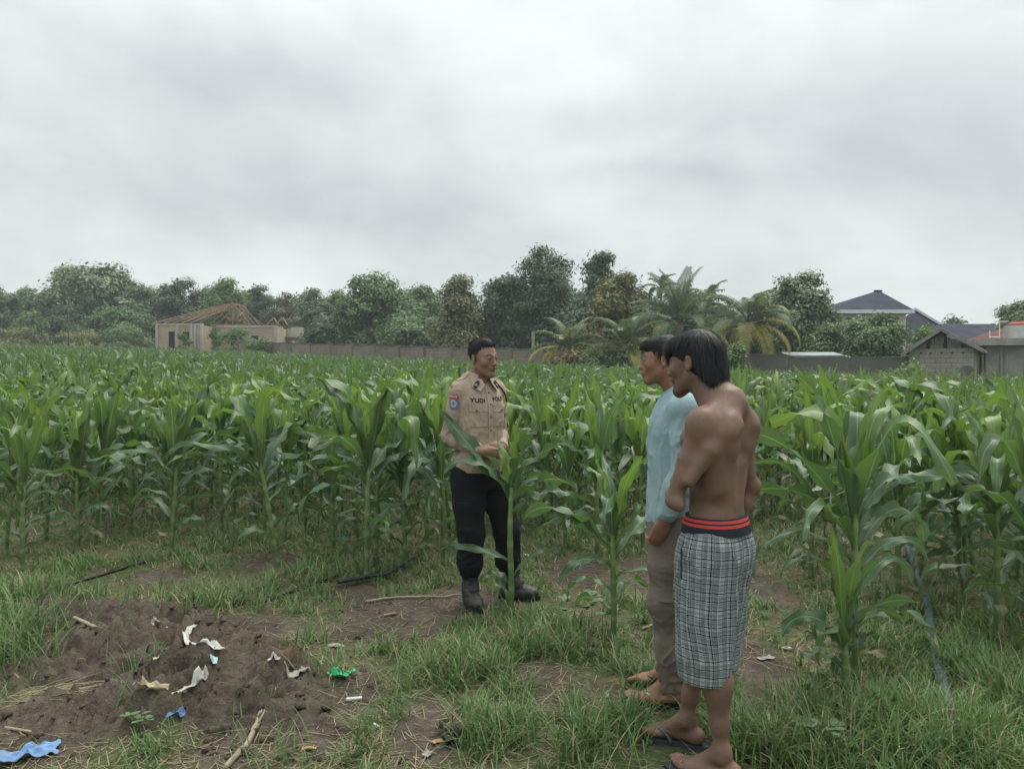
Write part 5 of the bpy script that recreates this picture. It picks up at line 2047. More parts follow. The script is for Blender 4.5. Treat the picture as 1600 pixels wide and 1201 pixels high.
class Skin:
    """lays flat pieces (patches, pockets, letters) onto a surface"""
    def __init__(s, V, Q):
        s.t = BVHTree.FromPolygons([tuple(v) for v in V], [tuple(int(i) for i in q) for q in Q])

    def cast(s, o, d):
        h = s.t.ray_cast(Vector(o), Vector(d), 0.5)
        return h[0], h[1]

    def sheet(s, name, mat, parent, c, nrm, up, outline, lift=0.002, thick=0.003, grid=0.006, attrs=None, round_=0.0):
        """outline(u,v)->bool or (w,h) rectangle, laid at c, seen along -nrm; follows the surface"""
        nrm, up = Vector(nrm).normalized(), Vector(up)
        x = up.cross(nrm).normalized()
        up = nrm.cross(x)
        w, hh = outline
        nu, nv = max(2, int(w / grid)) + 1, max(2, int(hh / grid)) + 1
        us, vs = np.linspace(-w / 2, w / 2, nu), np.linspace(-hh / 2, hh / 2, nv)
        top = np.zeros((nv, nu, 3))
        last = None
        for j, v in enumerate(vs):
            for i, u in enumerate(us):
                uu = u * (1 - round_ * (abs(v) / (hh / 2)) ** 3) if round_ else u
                o = Vector(c) + x * uu + up * v + nrm * 0.12
                p, n = s.cast(o, -nrm)
                if p is None:
                    p = last if last is not None else Vector(c) + x * uu + up * v
                    p = p if last is None else Vector(c) + x * uu + up * v + nrm * ((last - Vector(c)).dot(nrm))
                last = p
                e = 1.0
                top[j, i] = p + nrm * (lift + thick)
        bot = top - np.array(nrm) * (thick + 0.004)
        V = np.concatenate([top.reshape(-1, 3), bot.reshape(-1, 3)])
        nt = nu * nv
        F = []
        for j in range(nv - 1):
            for i in range(nu - 1):
                q = j * nu + i
                F.append((q, q + 1, q + nu + 1, q + nu))
                F.append((nt + q + nu, nt + q + nu + 1, nt + q + 1, nt + q))
        rim = [i for i in range(nu)] + [j * nu + nu - 1 for j in range(1, nv)] + [(nv - 1) * nu + i for i in range(nu - 2, -1, -1)] + [j * nu for j in range(nv - 2, 0, -1)]
        for a, b in zip(rim, rim[1:] + rim[:1]):
            F.append((b, a, nt + a, nt + b))
        gu, gv = np.meshgrid(us / w * 2, vs / hh * 2)
        lf = np.stack([gu, gv, gu * 0], -1).reshape(-1, 3)
        return obj(name, mesh_np(name, V, np.array(F), mat, {'lf': np.concatenate([lf, lf])}, False), parent)

    def text(s, name, word, mat, parent, c, nrm, up, size, lift=0.003, align='CENTER', spacing=1.0, bold=0.0):
        cu = bpy.data.curves.new(name, 'FONT')
        cu.body = word
        cu.size = size
        cu.align_x, cu.align_y = align, 'CENTER'
        cu.space_character = spacing
        cu.offset = bold
        tmp = bpy.data.objects.new('lettering_source', cu)
        COL.objects.link(tmp)
        dg = bpy.context.evaluated_depsgraph_get()
        me = bpy.data.meshes.new_from_object(tmp.evaluated_get(dg))
        bpy.data.objects.remove(tmp)
        bpy.data.curves.remove(cu)
        nrm, up = Vector(nrm).normalized(), Vector(up)
        x = up.cross(nrm).normalized()
        up = nrm.cross(x)
        for v in me.vertices:
            o = Vector(c) + x * v.co.x + up * v.co.y
            p, n = s.cast(o + nrm * 0.12, -nrm)
            v.co = (p if p is not None else o) + nrm * lift
        me.materials.clear()
        me.materials.append(mat)
        return obj(name, me, parent)


# ---------------------------------------------------------------- shared body shapes
def torso(F, off=0.0, k=0.03, lo=0.78, hi=1.46, w=1.0, dpt=1.0, dy=0.0, Z=lambda z: z):
    st = [(0.76, 0, 0.012, 0.158, 0.112), (0.84, 0, 0.014, 0.165, 0.118), (0.92, 0, 0.010, 0.155, 0.108), (1.00, 0, 0.002, 0.140, 0.098), (1.07, 0, -0.003, 0.138, 0.096),
          (1.16, 0, -0.002, 0.148, 0.103), (1.25, 0, 0.004, 0.160, 0.110), (1.32, 0, 0.012, 0.160, 0.104), (1.37, 0, 0.020, 0.140, 0.090), (1.42, 0, 0.026, 0.085, 0.068), (1.46, 0, 0.026, 0.058, 0.058)]
    st = [(z, cx, cy + dy, (a + off) * w, (b + off) * dpt) for z, cx, cy, a, b in st if lo - 0.03 <= z <= hi + 0.001]
    st = [(Z(q[0]),) + q[1:] for q in st]
    F.loft(st, k)
    for s in (-1, 1):
        F.cone((s * 0.04, 0.030 + dy, Z(1.425)), (s * 0.155, 0.022 + dy, Z(1.375) - 0.008), 0.040 + off, 0.042 + off, 0.04)


def arm(F, sh, el, wr, off=0.0, k=0.012, to=1.0, k0=0.035):
    sh, el, wr = (np.array(v, float) for v in (sh, el, wr))
    F.ell(sh + (0, 0, 0.004), (0.053 + off, 0.054 + off, 0.058 + off), k0)
    m = sh + (el - sh) * 0.45
    F.cone(sh, m, 0.047 + off, 0.045 + off, k)
    F.cone(m, el, 0.045 + off, 0.037 + off, k)
    q = el + (wr - el) * 0.30
    e = el + (wr - el) * to
    F.cone(el, q, 0.037 + off, 0.041 + off, k)
    F.cone(q, e, 0.041 + off, 0.041 + (0.0265 - 0.041) * (to - 0.3) / 0.7 + off, k)


def leg(F, hip, kn, an, off=0.0, k=0.03):
    hip, kn, an = (np.array(v, float) for v in (hip, kn, an))
    F.cone(hip, hip + (kn - hip) * 0.5, 0.088 + off, 0.073 + off, k)
    F.cone(hip + (kn - hip) * 0.5, kn, 0.073 + off, 0.053 + off, k)
    c = kn + (an - kn) * 0.33 + (0, 0.016, 0)
    F.cone(kn, c, 0.051 + off, 0.053 + off, k)
    F.cone(c, kn + (an - kn) * 0.72 + (0, 0.006, 0), 0.053 + off, 0.040 + off, k)
    F.cone(kn + (an - kn) * 0.70 + (0, 0.006, 0), an, 0.040 + off, 0.034 + off, k)


def folds(amp, sx, sz, seed, w=None):
    def f(V):
        q = V * np.array((sx, sx, sz))
        q = q + 0.5 * np.stack([vnoise(V, 6, seed + 3), vnoise(V, 6, seed + 4), vnoise(V, 6, seed + 5)], -1)
        n = vnoise(q, 1.0, seed, 3)
        n = (1 - np.abs(n)) ** 2 - 0.5 + 0.4 * vnoise(V, 9, seed + 7, 2)
        c = vnoise(q * 2.6 + 5, 1.0, seed + 11, 2)
        n = n + 0.55 * ((1 - np.abs(c)) ** 4 - 0.35)
        return amp * n * (1.0 if w is None else w(V))
    return f


def flip_flop(parent, ankle, yaw, side, sole_mat, strap_mat, label=None):
    f = np.array((math.sin(yaw), -math.cos(yaw), 0))
    l = np.array((math.cos(yaw), math.sin(yaw), 0)) * side
    o = np.array((ankle[0], ankle[1], 0.0))
    t = np.linspace(0, 2 * np.pi, 40, endpoint=False)
    u = np.cos(t)
    y = 0.060 + 0.150 * u
    x = np.sin(t) * (0.037 + 0.013 * sstep(u, -0.3, 0.6)) * (1 - 0.10 * np.exp(-((u + 0.1) / 0.3) ** 2)) + 0.004
    P0 = o + f * y[:, None] + l * x[:, None]
    m = MB()
    m.prism(P0 if side < 0 else P0[::-1], (0, 0, 0.017))
    s = m.build('flip_flop', sole_mat, parent)
    if label:
        s['label'] = label
    toe = o + f * 0.150 - l * 0.016 + np.array((0, 0, 0.016))
    top = o + f * 0.118 - l * 0.010 + np.array((0, 0, 0.050))
    st = MB()
    st.tube([toe, toe + (0, 0, 0.02), top], [0.005, 0.005, 0.006], 6)
    for sg, w in ((1, 0.042), (-1, 0.040)):
        e = o + f * 0.045 + l * (sg * w + 0.004) + np.array((0, 0, 0.014))
        mid = o + f * 0.080 + l * (sg * w * 0.93 + 0.004) + np.array((0, 0, 0.044))
        tt = np.linspace(0, 1, 9)[:, None]
        pts = (1 - tt) ** 2 * top + 2 * tt * (1 - tt) * (mid + (0, 0, 0.022)) + tt * tt * e
        st.tube(pts, np.linspace(0.007, 0.010, 9), 7, 0.6)
    st.build('strap', strap_mat, s, True)


# ================================================================ the shirtless man, seen from behind
M_skin_c = skin_mat('brown_skin', (0.150, 0.088, 0.062), (0.185, 0.106, 0.075))
M_skin_b = skin_mat('tan_skin', (0.225, 0.115, 0.076), (0.275, 0.136, 0.090))
M_skin_a = skin_mat('light_brown_skin', (0.225, 0.126, 0.087), (0.27, 0.146, 0.10))


def plaid():
    def f(t):
        u, z, w = t.xyz(attr(t, 'uvw'))
        n = t.noise(ocoord(t), 14.0, 3.0)

        def lines(c, per, wid, ph):
            v = t.math('FRACT', t.math('ADD', t.math('DIVIDE', c, per), ph))
            return t.math('LESS_THAN', t.math('ABSOLUTE', t.math('SUBTRACT', v, 0.5)), wid / per / 2)
        c = t.mix(t.ramp(n, 0.3, 0.7), (0.215, 0.24, 0.245), (0.30, 0.325, 0.33))
        for (cc, per, wid, ph, col, st) in ((u, 0.034, 0.0125, 0.30, (0.08, 0.095, 0.10), 0.55), (z, 0.030, 0.010, 0.1, (0.08, 0.095, 0.10), 0.5),
                                            (u, 0.034, 0.0036, 0.0, (0.012, 0.013, 0.017), 1.0), (u, 0.068, 0.0030, 0.14, (0.012, 0.013, 0.017), 1.0), (z, 0.030, 0.0034, 0.55, (0.012, 0.013, 0.017), 0.95),
                                            (z, 0.060, 0.0024, 0.66, (0.012, 0.013, 0.017), 0.85), (u, 0.017, 0.0022, 0.5, (0.45, 0.48, 0.48), 0.35), (z, 0.030, 0.0022, 0.86, (0.45, 0.48, 0.48), 0.3)):
            c = t.mix(t.math('MULTIPLY', lines(cc, per, wid, ph), st), c, col)
        fold = t.noise(ocoord(t), 22.0, 3.0, 0.55, 0.4)
        return bsdf(t, c, 0.9, fold, 0.3, 0.012, 0.1)
    return material('plaid_cloth', f)


def waistband_mat():
    def f(t):
        u, z, w = t.xyz(attr(t, 'uvw'))
        a = t.math('LESS_THAN', t.math('ABSOLUTE', t.math('SUBTRACT', z, 0.84)), 0.085)
        b = t.math('LESS_THAN', t.math('ABSOLUTE', t.math('SUBTRACT', z, 0.58)), 0.085)
        c = t.mix(t.math('MAXIMUM', a, b), (0.022, 0.024, 0.032), (0.48, 0.060, 0.055))
        rib = t.math('SINE', t.math('MULTIPLY', u, 1500.0))
        return bsdf(t, c, 0.85, rib, 0.25, 0.002, 0.1)
    return material('striped_waistband', f)


def person_c():
    t = thing('person', 'shirtless man from behind in grey plaid shorts, arms folded, black hair over his nape', 'person', (0, 0, 0), R(-135))
    bx, by = 0.730, 2.86
    t.location = (bx, by, hzf(bx, by))
    t.rotation_euler = (R(-1.0), R(-0.6), R(-128))
    S = 0.015
    Z = lambda z: 0.92 + (z - 0.92) * 0.86 if z > 0.92 else z
    hd = Head((0.0, -0.085, 1.508), rotm(R(-4), R(10), R(0)), 1.01)
    shL, elL, wrL = (0.150, 0.008, 1.280), (0.188, -0.070, 1.005), (0.000, -0.150, 1.050)
    shR, elR, wrR = (-0.148, 0.012, 1.280), (-0.218, 0.055, 1.030), (-0.192, -0.005, 0.800)
    anL, anR = (0.085, 0.090, 0.09 + S), (-0.085, -0.125, 0.09 + S)
    knL, knR = (0.084, 0.030, 0.47), (-0.082, -0.095, 0.47)
    F = Field((-0.36, -0.40, 0), (0.36, 0.26, 1.70), 0.0048)
    torso(F, -0.008, w=0.88, dpt=0.88, Z=Z)
    # back: shoulder blades, muscle to the waist, spine
    for s in (-1, 1):
        F.ell((s * 0.082, 0.098, Z(1.285)), (0.052, 0.022, 0.070), 0.045, ry(s * R(14)))
        F.cone((s * 0.120, 0.105, Z(1.315)), (s * 0.062, 0.112, Z(1.335)), 0.014, 0.012, 0.045)
        F.cone((s * 0.120, 0.042, Z(1.245)), (s * 0.090, 0.048, Z(1.08)), 0.042, 0.034, 0.06)
        F.cone((s * 0.034, 0.072, Z(1.16)), (s * 0.034, 0.070, 0.93), 0.024, 0.023, 0.05)
        F.cone((s * 0.02, 0.062, Z(1.435)), (s * 0.085, 0.082, Z(1.36)), 0.036, 0.028, 0.05)
        F.ell((s * 0.058, 0.040, 0.83), (0.055, 0.048, 0.075), 0.04)
        F.ell((s * 0.070, -0.062, Z(1.27)), (0.070, 0.026, 0.050), 0.05)
        F.ell((s * 0.160, 0.018, 1.260), (0.040, 0.044, 0.052), 0.05)
    F.cone((0, 0.146, Z(1.36)), (0, 0.128, 0.94), 0.010, 0.009, 0.055, 'sub')
    for z in (1.335, 1.36):
        F.ell((0, 0.098, z), (0.011, 0.011, 0.011), 0.03)
    arm(F, shL, elL, wrL, -0.009)
    arm(F, shR, elR, wrR, -0.009)
    F.ell(np.array(elL) + (0.01, 0.028, -0.012), (0.020, 0.018, 0.022), 0.03)
    F.ell(np.array(elR) + (-0.006, 0.022, 0.0), (0.018, 0.016, 0.022), 0.03)
    F.cone((shL[0] + 0.022, 0.055, 1.19), (0.203, 0.0, 1.08), 0.024, 0.018, 0.04)
    F.cone((shR[0] - 0.022, 0.055, 1.19), (-0.200, 0.045, 1.09), 0.022, 0.016, 0.04)
    # right hand closes round the left upper arm, left hand tucked under the right arm
    build_hand(F, wrR, (0.15, -0.50, -0.85), (0.9, 0.25, 0.0), 1, 0.98, (20, 35, 25))
    build_hand(F, wrL, (-0.93, 0.22, 0.1), (0.15, 0.95, -0.1), -1, 0.98, (10, 20, 15))
    leg(F, (0.066, 0.01, 0.84), knL, anL, -0.010)
    leg(F, (-0.066, 0.0, 0.84), knR, anR, -0.010)
    for k_, a_ in ((knL, anL), (knR, anR)):
        k_, a_ = np.array(k_), np.array(a_)
        F.ell(k_ + (a_ - k_) * 0.32 + (0, 0.020, 0), (0.042, 0.046, 0.090), 0.04)
    build_foot(F, anL, R(8), 1, S + 0.002)
    build_foot(F, anR, R(10), -1, S + 0.002)
    # neck and head
    F.cone((0, 0.034, 1.335), hd.p(0, 0.036, -0.055), 0.062, 0.052, 0.045)
    F.cone((0, 0.0, 1.33), hd.p(0, 0.004, -0.07), 0.050, 0.045, 0.03)
    hd.ell(F, (0, -0.088, -0.108), (0.014, 0.012, 0.016), 0.012)
    build_head(F, hd)
    solid(F, 'body', M_skin_c, t, face_paint(hd, 1.0, 0.6), lambda V: 0.0006 * vnoise(V, 40, 3, 2), 2)
    eyes(hd, t)
    rng = np.random.default_rng(3)

    def cap(H_):
        hd.ell(H_, (0, 0.012, 0.036), (0.079, 0.099, 0.082), 0.02)
        hd.ell(H_, (0, 0.048, -0.030), (0.076, 0.066, 0.078), 0.03)
        hd.ell(H_, (0, 0.060, -0.055), (0.056, 0.034, 0.038), 0.03)
        hd.ell(H_, (0, -0.055, 0.060), (0.066, 0.052, 0.046), 0.02)
        hd.ell(H_, (0, -0.135, -0.045), (0.10, 0.082, 0.082), 0.012, None, 'sub')
        hd.ell(H_, (0, -0.060, -0.085), (0.10, 0.070, 0.085), 0.015, None, 'sub')
        for s in (-1, 1):
            hd.ell(H_, (s * 0.088, 0.000, -0.034), (0.022, 0.024, 0.036), 0.01, None, 'sub')
            hd.ell(H_, (s * 0.080, 0.030, -0.095), (0.034, 0.050, 0.048), 0.02, None, 'sub')

    crown = np.array((0.0, 0.035, 0.12))

    def flow(L, N):
        d = L - crown
        d[:, 2] *= 0.4
        d /= np.linalg.norm(d, axis=1, keepdims=True) + 1e-6
        d[:, 2] -= 0.8
        d[:, 1] -= 0.25 * (L[:, 1] < -0.02)
        return d
    make_hair(hd, t, cap, lambda L: (L[:, 2] > -0.09) & ~((L[:, 1] < -0.035) & (L[:, 2] < 0.02)) & ~((np.abs(L[:, 0]) > 0.045) & (L[:, 1] > -0.06) & (L[:, 1] < 0.036) & (L[:, 2] < 0.075)), flow, 0.06, 0.0026, 9000, rng, curve=0.9, lift=0.05)
    # shorts
    Fs = Field((-0.32, -0.30, 0.27), (0.32, 0.30, 0.96), 0.006)
    Fs.loft([(0.33, 0, 0.000, 0.128, 0.088), (0.50, 0, 0.004, 0.142, 0.096), (0.66, 0, 0.008, 0.152, 0.106), (0.74, 0, 0.010, 0.157, 0.112), (0.82, 0, 0.010, 0.154, 0.111), (0.88, 0, 0.009, 0.145, 0.104), (0.915, 0, 0.008, 0.138, 0.098)], 0.04)
    for s, kn in ((1, knL), (-1, knR)):
        Fs.cone((s * 0.072, 0.010, 0.80), (s * 0.082, kn[1] * 0.75 + 0.008, 0.25), 0.088, 0.086, 0.07)
        Fs.ell((s * 0.066, 0.046, 0.81), (0.072, 0.058, 0.09), 0.06)
    Fs.cone((0, 0.155, 0.72), (0.0, 0.125, 0.30), 0.030, 0.055, 0.05, 'sub')
    Fs.cut((0, 0, -1), -0.352)
    Fs.cut((0, 0, 1), 0.912)

    def uvw(V):
        a = np.arctan2(V[:, 0] * 0.9, V[:, 1] + 0.02)
        side = V[:, 0]
        u = a * 0.165 + 0.02 * vnoise(V, 5, 2)
        return np.stack([u, V[:, 2] + 0.008 * vnoise(V, 7, 5), side], -1)
    fw = lambda V: (sstep(V[:, 2], 0.89, 0.82) * 0.85 + 0.1) * (0.05 + 0.95 * sstep(V[:, 2], 0.358, 0.43))
    _, sv, sq = solid(Fs, 'shorts', plaid(), t, None, folds(0.013, 15, 2.6, 31, fw), 2, {'uvw': uvw})
    # elastic waistband
    n, rows = 72, 7
    an = np.linspace(0, 2 * np.pi, n, endpoint=False)
    V, U = [], []
    for j in range(rows):
        f = j / (rows - 1)
        z = 0.882 + 0.062 * f
        a, b, cy = np.interp(z, [0.88, 0.915, 0.94], [0.156, 0.148, 0.142]), np.interp(z, [0.88, 0.915, 0.94], [0.118, 0.110, 0.103]), 0.013
        g = 0.0015 * np.sin(an * 36)
        V.append(np.stack([(a + g) * np.sign(np.cos(an)) * np.abs(np.cos(an)) ** 0.91, cy + (b + g) * np.sign(np.sin(an)) * np.abs(np.sin(an)) ** 0.91, np.full(n, z)], -1))
        U.append(np.stack([an * 0.165, np.full(n, f), an * 0], -1))
    V = np.concatenate(V)
    inner = V * np.array((0.93, 0.93, 1))
    U = np.concatenate(U)
    F_ = []
    for j in range(rows - 1):
        for i in range(n):
            q, r = j * n + i, j * n + (i + 1) % n
            F_.append((q, r, r + n, q + n))
    nt = len(V)
    top = [((rows - 1) * n + i, (rows - 1) * n + (i + 1) % n, nt + (rows - 1) * n + (i + 1) % n, nt + (rows - 1) * n + i) for i in range(n)]
    obj('waistband', mesh_np('waistband', np.concatenate([V, inner]), np.array(F_ + top), waistband_mat(), {'uvw': np.concatenate([U, U])}), t)
    # pocket slit edge on the near side
    sk = Skin(sv, sq)
    pm = cloth_mat('pocket_edge', (0.05, 0.055, 0.06))
    sk.sheet('pocket', pm, t, (0.16, -0.045, 0.79), (0.95, -0.30, 0.0), (0.05, 0, 1), (0.010, 0.135), 0.001, 0.002)
    flip_flop(t, anL, R(8), 1, cloth_mat('grey_rubber', (0.045, 0.06, 0.066), rough=0.7), cloth_mat('grey_strap', (0.075, 0.09, 0.095), rough=0.6))
    flip_flop(t, anR, R(10), -1, bpy.data.materials['grey_rubber'], bpy.data.materials['grey_strap'])


person_c()


# ================================================================ the man in the pale blue shirt
def person_b():
    t = thing('person', 'man in pale blue long sleeved shirt and tan cargo trousers looking left', 'person', (0, 0, 0), R(-99))
    bx, by = 0.694, 3.42
    t.location = (bx, by, hzf(bx, by))
    S = 0.015
    t.scale = (0.97,) * 3
    t.rotation_euler = (R(-1.9), 0, R(-99))
    hd = Head((0.0, -0.072, 1.553), rotm(R(-9), R(6), R(0)), 0.94)
    shL, elL, wrL = (0.172, 0.015, 1.330), (0.222, 0.025, 1.070), (0.208, -0.055, 0.855)
    shR, elR, wrR = (-0.172, 0.015, 1.330), (-0.225, 0.02, 1.065), (-0.205, -0.06, 0.835)
    anL, anR = (0.085, 0.0, 0.09 + S), (-0.105, 0.02, 0.09 + S)
    knL, knR = (0.092, -0.025, 0.47), (-0.10, -0.005, 0.47)
    F = Field((-0.34, -0.34, 0), (0.34, 0.26, 1.70), 0.0048)
    torso(F, -0.004)
    arm(F, shL, elL, wrL)
    arm(F, shR, elR, wrR)
    build_hand(F, wrL, (-0.02, -0.30, -0.95), (-0.85, -0.45, 0.1), 1, 1.0, (35, 55, 35), 0.0, 30)
    build_hand(F, wrR, (0.02, -0.25, -0.97), (0.9, -0.3, 0.1), -1, 1.0, (25, 40, 30))
    leg(F, (0.085, 0.01, 0.84), knL, anL)
    leg(F, (-0.085, 0.01, 0.84), knR, anR)
    build_foot(F, anL, R(6), 1, S + 0.002)
    build_foot(F, anR, R(-6), -1, S + 0.002)
    F.cone((0, 0.028, 1.40), hd.p(0, 0.028, -0.055), 0.058, 0.051, 0.03)
    F.cone((0, 0.0, 1.40), hd.p(0, 0.002, -0.07), 0.048, 0.046, 0.03)
    hd.ell(F, (0, -0.100, -0.064), (0.014, 0.010, 0.008), 0.006)
    build_head(F, hd)
    solid(F, 'body', M_skin_b, t, face_paint(hd, 1.0, 0.25), None, 2)
    eyes(hd, t)
    rng = np.random.default_rng(8)

    def cap(H_):
        hd.ell(H_, (0, 0.014, 0.040), (0.078, 0.098, 0.081), 0.02)
        hd.ell(H_, (0, -0.045, 0.072), (0.060, 0.060, 0.040), 0.02)
        hd.ell(H_, (0, -0.140, -0.018), (0.10, 0.084, 0.090), 0.010, None, 'sub')
        hd.ell(H_, (0, -0.030, -0.080), (0.12, 0.085, 0.080), 0.012, None, 'sub')
        hd.ell(H_, (0, 0.080, -0.125), (0.12, 0.08, 0.075), 0.015, None, 'sub')
        for s in (-1, 1):
            hd.ell(H_, (s * 0.088, 0.006, -0.020), (0.022, 0.026, 0.036), 0.01, None, 'sub')
    crown = np.array((0.01, 0.05, 0.12))

    def flow(L, N):
        d = L - crown
        d /= np.linalg.norm(d, axis=1, keepdims=True) + 1e-6
        d[:, 2] -= 0.25
        d[:, 1] -= 0.4 * (L[:, 2] > 0.05)
        return d
    make_hair(hd, t, cap, lambda L: (L[:, 2] > -0.035) & ~((L[:, 1] < -0.03) & (L[:, 2] < 0.062)), flow, 0.024, 0.0024, 6500, rng, curve=0.5, lift=0.12)
    # shirt
    M_shirt = cloth_mat('pale_blue_jersey', (0.270, 0.370, 0.400), var=0.15)
    Fs = Field((-0.36, -0.34, 0.78), (0.36, 0.28, 1.50), 0.006)
    Fs.loft([(0.78, 0, 0.006, 0.180, 0.138), (0.90, 0, 0.008, 0.180, 0.136), (1.02, 0, 0.004, 0.172, 0.130), (1.16, 0, 0.000, 0.172, 0.128), (1.26, 0, 0.004, 0.178, 0.128),
             (1.33, 0, 0.012, 0.172, 0.120), (1.38, 0, 0.020, 0.140, 0.102), (1.42, 0, 0.024, 0.090, 0.080)], 0.04)
    for s in (-1, 1):
        Fs.cone((s * 0.05, 0.026, 1.408), (s * 0.150, 0.020, 1.355), 0.048, 0.050, 0.04)
    for sh, el, wr in ((shL, elL, wrL), (shR, elR, wrR)):
        arm(Fs, sh, el, wr, 0.013, 0.010, 0.84, 0.03)
    Fs.cone((0, 0.026, 1.43), (0, 0.012, 1.452), 0.066, 0.062, 0.02)
    Fs.cut((0, 0, -1), -0.815)
    Fs.cut((0, -0.22, 1), 1.447)
    fw = lambda V: (0.35 + 0.65 * sstep(V[:, 2], 1.42, 1.2)) * sstep(V[:, 2], 0.80, 0.86)
    _, sv, sq = solid(Fs, 'shirt', M_shirt, t, None, folds(0.013, 6, 3.2, 51, fw), 2)
    # rolled edge of the neck and the cuffs
    c = MB()
    an = np.linspace(0, 2 * np.pi, 25)
    c.tube([(0.064 * math.cos(a), 0.016 + 0.066 * math.sin(a), 1.448 + 0.22 * (0.016 + 0.066 * math.sin(a)) * 1.0) for a in an], 0.0075, 8, caps=False)
    c.build('collar_rib', M_shirt, t, True)
    for el, wr in ((elL, wrL), (elR, wrR)):
        el, wr = np.array(el), np.array(wr)
        d = (wr - el) / np.linalg.norm(wr - el)
        p = el + (wr - el) * 0.87
        MB().tube([p - d * 0.024, p - d * 0.01, p + d * 0.004, p + d * 0.014, p + d * 0.010], [0.040, 0.0405, 0.0395, 0.037, 0.028], 20).build('cuff', M_shirt, t, True)
    # trousers
    M_tr = cloth_mat('tan_twill', (0.175, 0.145, 0.122), var=0.3, dirty=(0.09, 0.07, 0.055))
    Ft = Field((-0.30, -0.28, 0.05), (0.30, 0.28, 0.92), 0.006)
    Ft.loft([(0.74, 0, 0.012, 0.172, 0.132), (0.82, 0, 0.014, 0.175, 0.134), (0.90, 0, 0.010, 0.162, 0.120)], 0.04)
    for s, kn, a_ in ((1, knL, anL), (-1, knR, anR)):
        kn, a_ = np.array(kn), np.array(a_)
        Ft.chain([(s * 0.085, 0.012, 0.80), kn + (0, 0.012, 0.18), kn + (0, 0.006, 0), a_ + (0, 0.016, 0.15), a_ + (0, 0.014, -0.015)], [0.105, 0.092, 0.078, 0.066, 0.062], 0.05)
    Ft.cut((0, 0.12, -1), -0.068)
    _, tv, tq = solid(Ft, 'trousers', M_tr, t, None, folds(0.014, 7, 5.5, 61, lambda V: 0.4 + 0.8 * sstep(V[:, 2], 0.6, 0.2)), 2)
    sk = Skin(tv, tq)
    for s in (1, -1):
        pk = sk.sheet('cargo_pocket', M_tr, t, (s * 0.18, 0.005, 0.58), (s, 0.0, 0.0), (0, 0, 1), (0.135, 0.165), 0.004, 0.010, 0.012)
        sk.sheet('pocket_flap', M_tr, pk, (s * 0.18, 0.005, 0.655), (s, 0.0, 0.0), (0, 0, 1), (0.145, 0.050), 0.010, 0.012, 0.012)
    M_blk = cloth_mat('black_rubber', (0.016, 0.017, 0.018), rough=0.6)
    flip_flop(t, anL, R(6), 1, M_blk, cloth_mat('black_red_strap', (0.030, 0.022, 0.022), rough=0.6))
    flip_flop(t, anR, R(-6), -1, M_blk, bpy.data.materials['black_red_strap'])
    # red edge and pale mark on the near strap
    l = np.array((math.cos(R(6)), math.sin(R(6)), 0))
    f = np.array((math.sin(R(6)), -math.cos(R(6)), 0))
    o = np.array((anL[0], anL[1], 0))
    MB().tube([o + f * 0.04 + l * 0.048 + (0, 0, 0.022), o + f * 0.07 + l * 0.047 + (0, 0, 0.036), o + f * 0.09 + l * 0.038 + (0, 0, 0.048)], 0.006, 6).build('strap_edge', rough_mat('red_rubber', (0.35, 0.05, 0.03), (0.4, 0.07, 0.04)), t, True)
    MB().tube([o + f * 0.088 + l * 0.036 + (0, 0, 0.058), o + f * 0.104 + l * 0.018 + (0, 0, 0.062)], 0.0035, 6).build('strap_mark', M_pvc, t, True)


person_b()


# ================================================================ the policeman
def patch_mat():
    def f(t):
        u, v, _ = t.xyz(attr(t))
        r = t.math('SQRT', t.math('ADD', t.math('POWER', t.math('MULTIPLY', u, 1.0), 2.0), t.math('POWER', t.math('MULTIPLY', t.math('ADD', v, 0.25), 1.25), 2.0)))
        c = t.mix(t.math('GREATER_THAN', v, 0.28), (0.13, 0.17, 0.30), (0.36, 0.075, 0.055))
        c = t.mix(t.math('LESS_THAN', r, 0.62), c, (0.40, 0.38, 0.37))
        c = t.mix(t.math('LESS_THAN', r, 0.30), c, (0.26, 0.13, 0.11))
        return bsdf(t, c, 0.85, spec=0.1)
    return material('sleeve_patch', f)


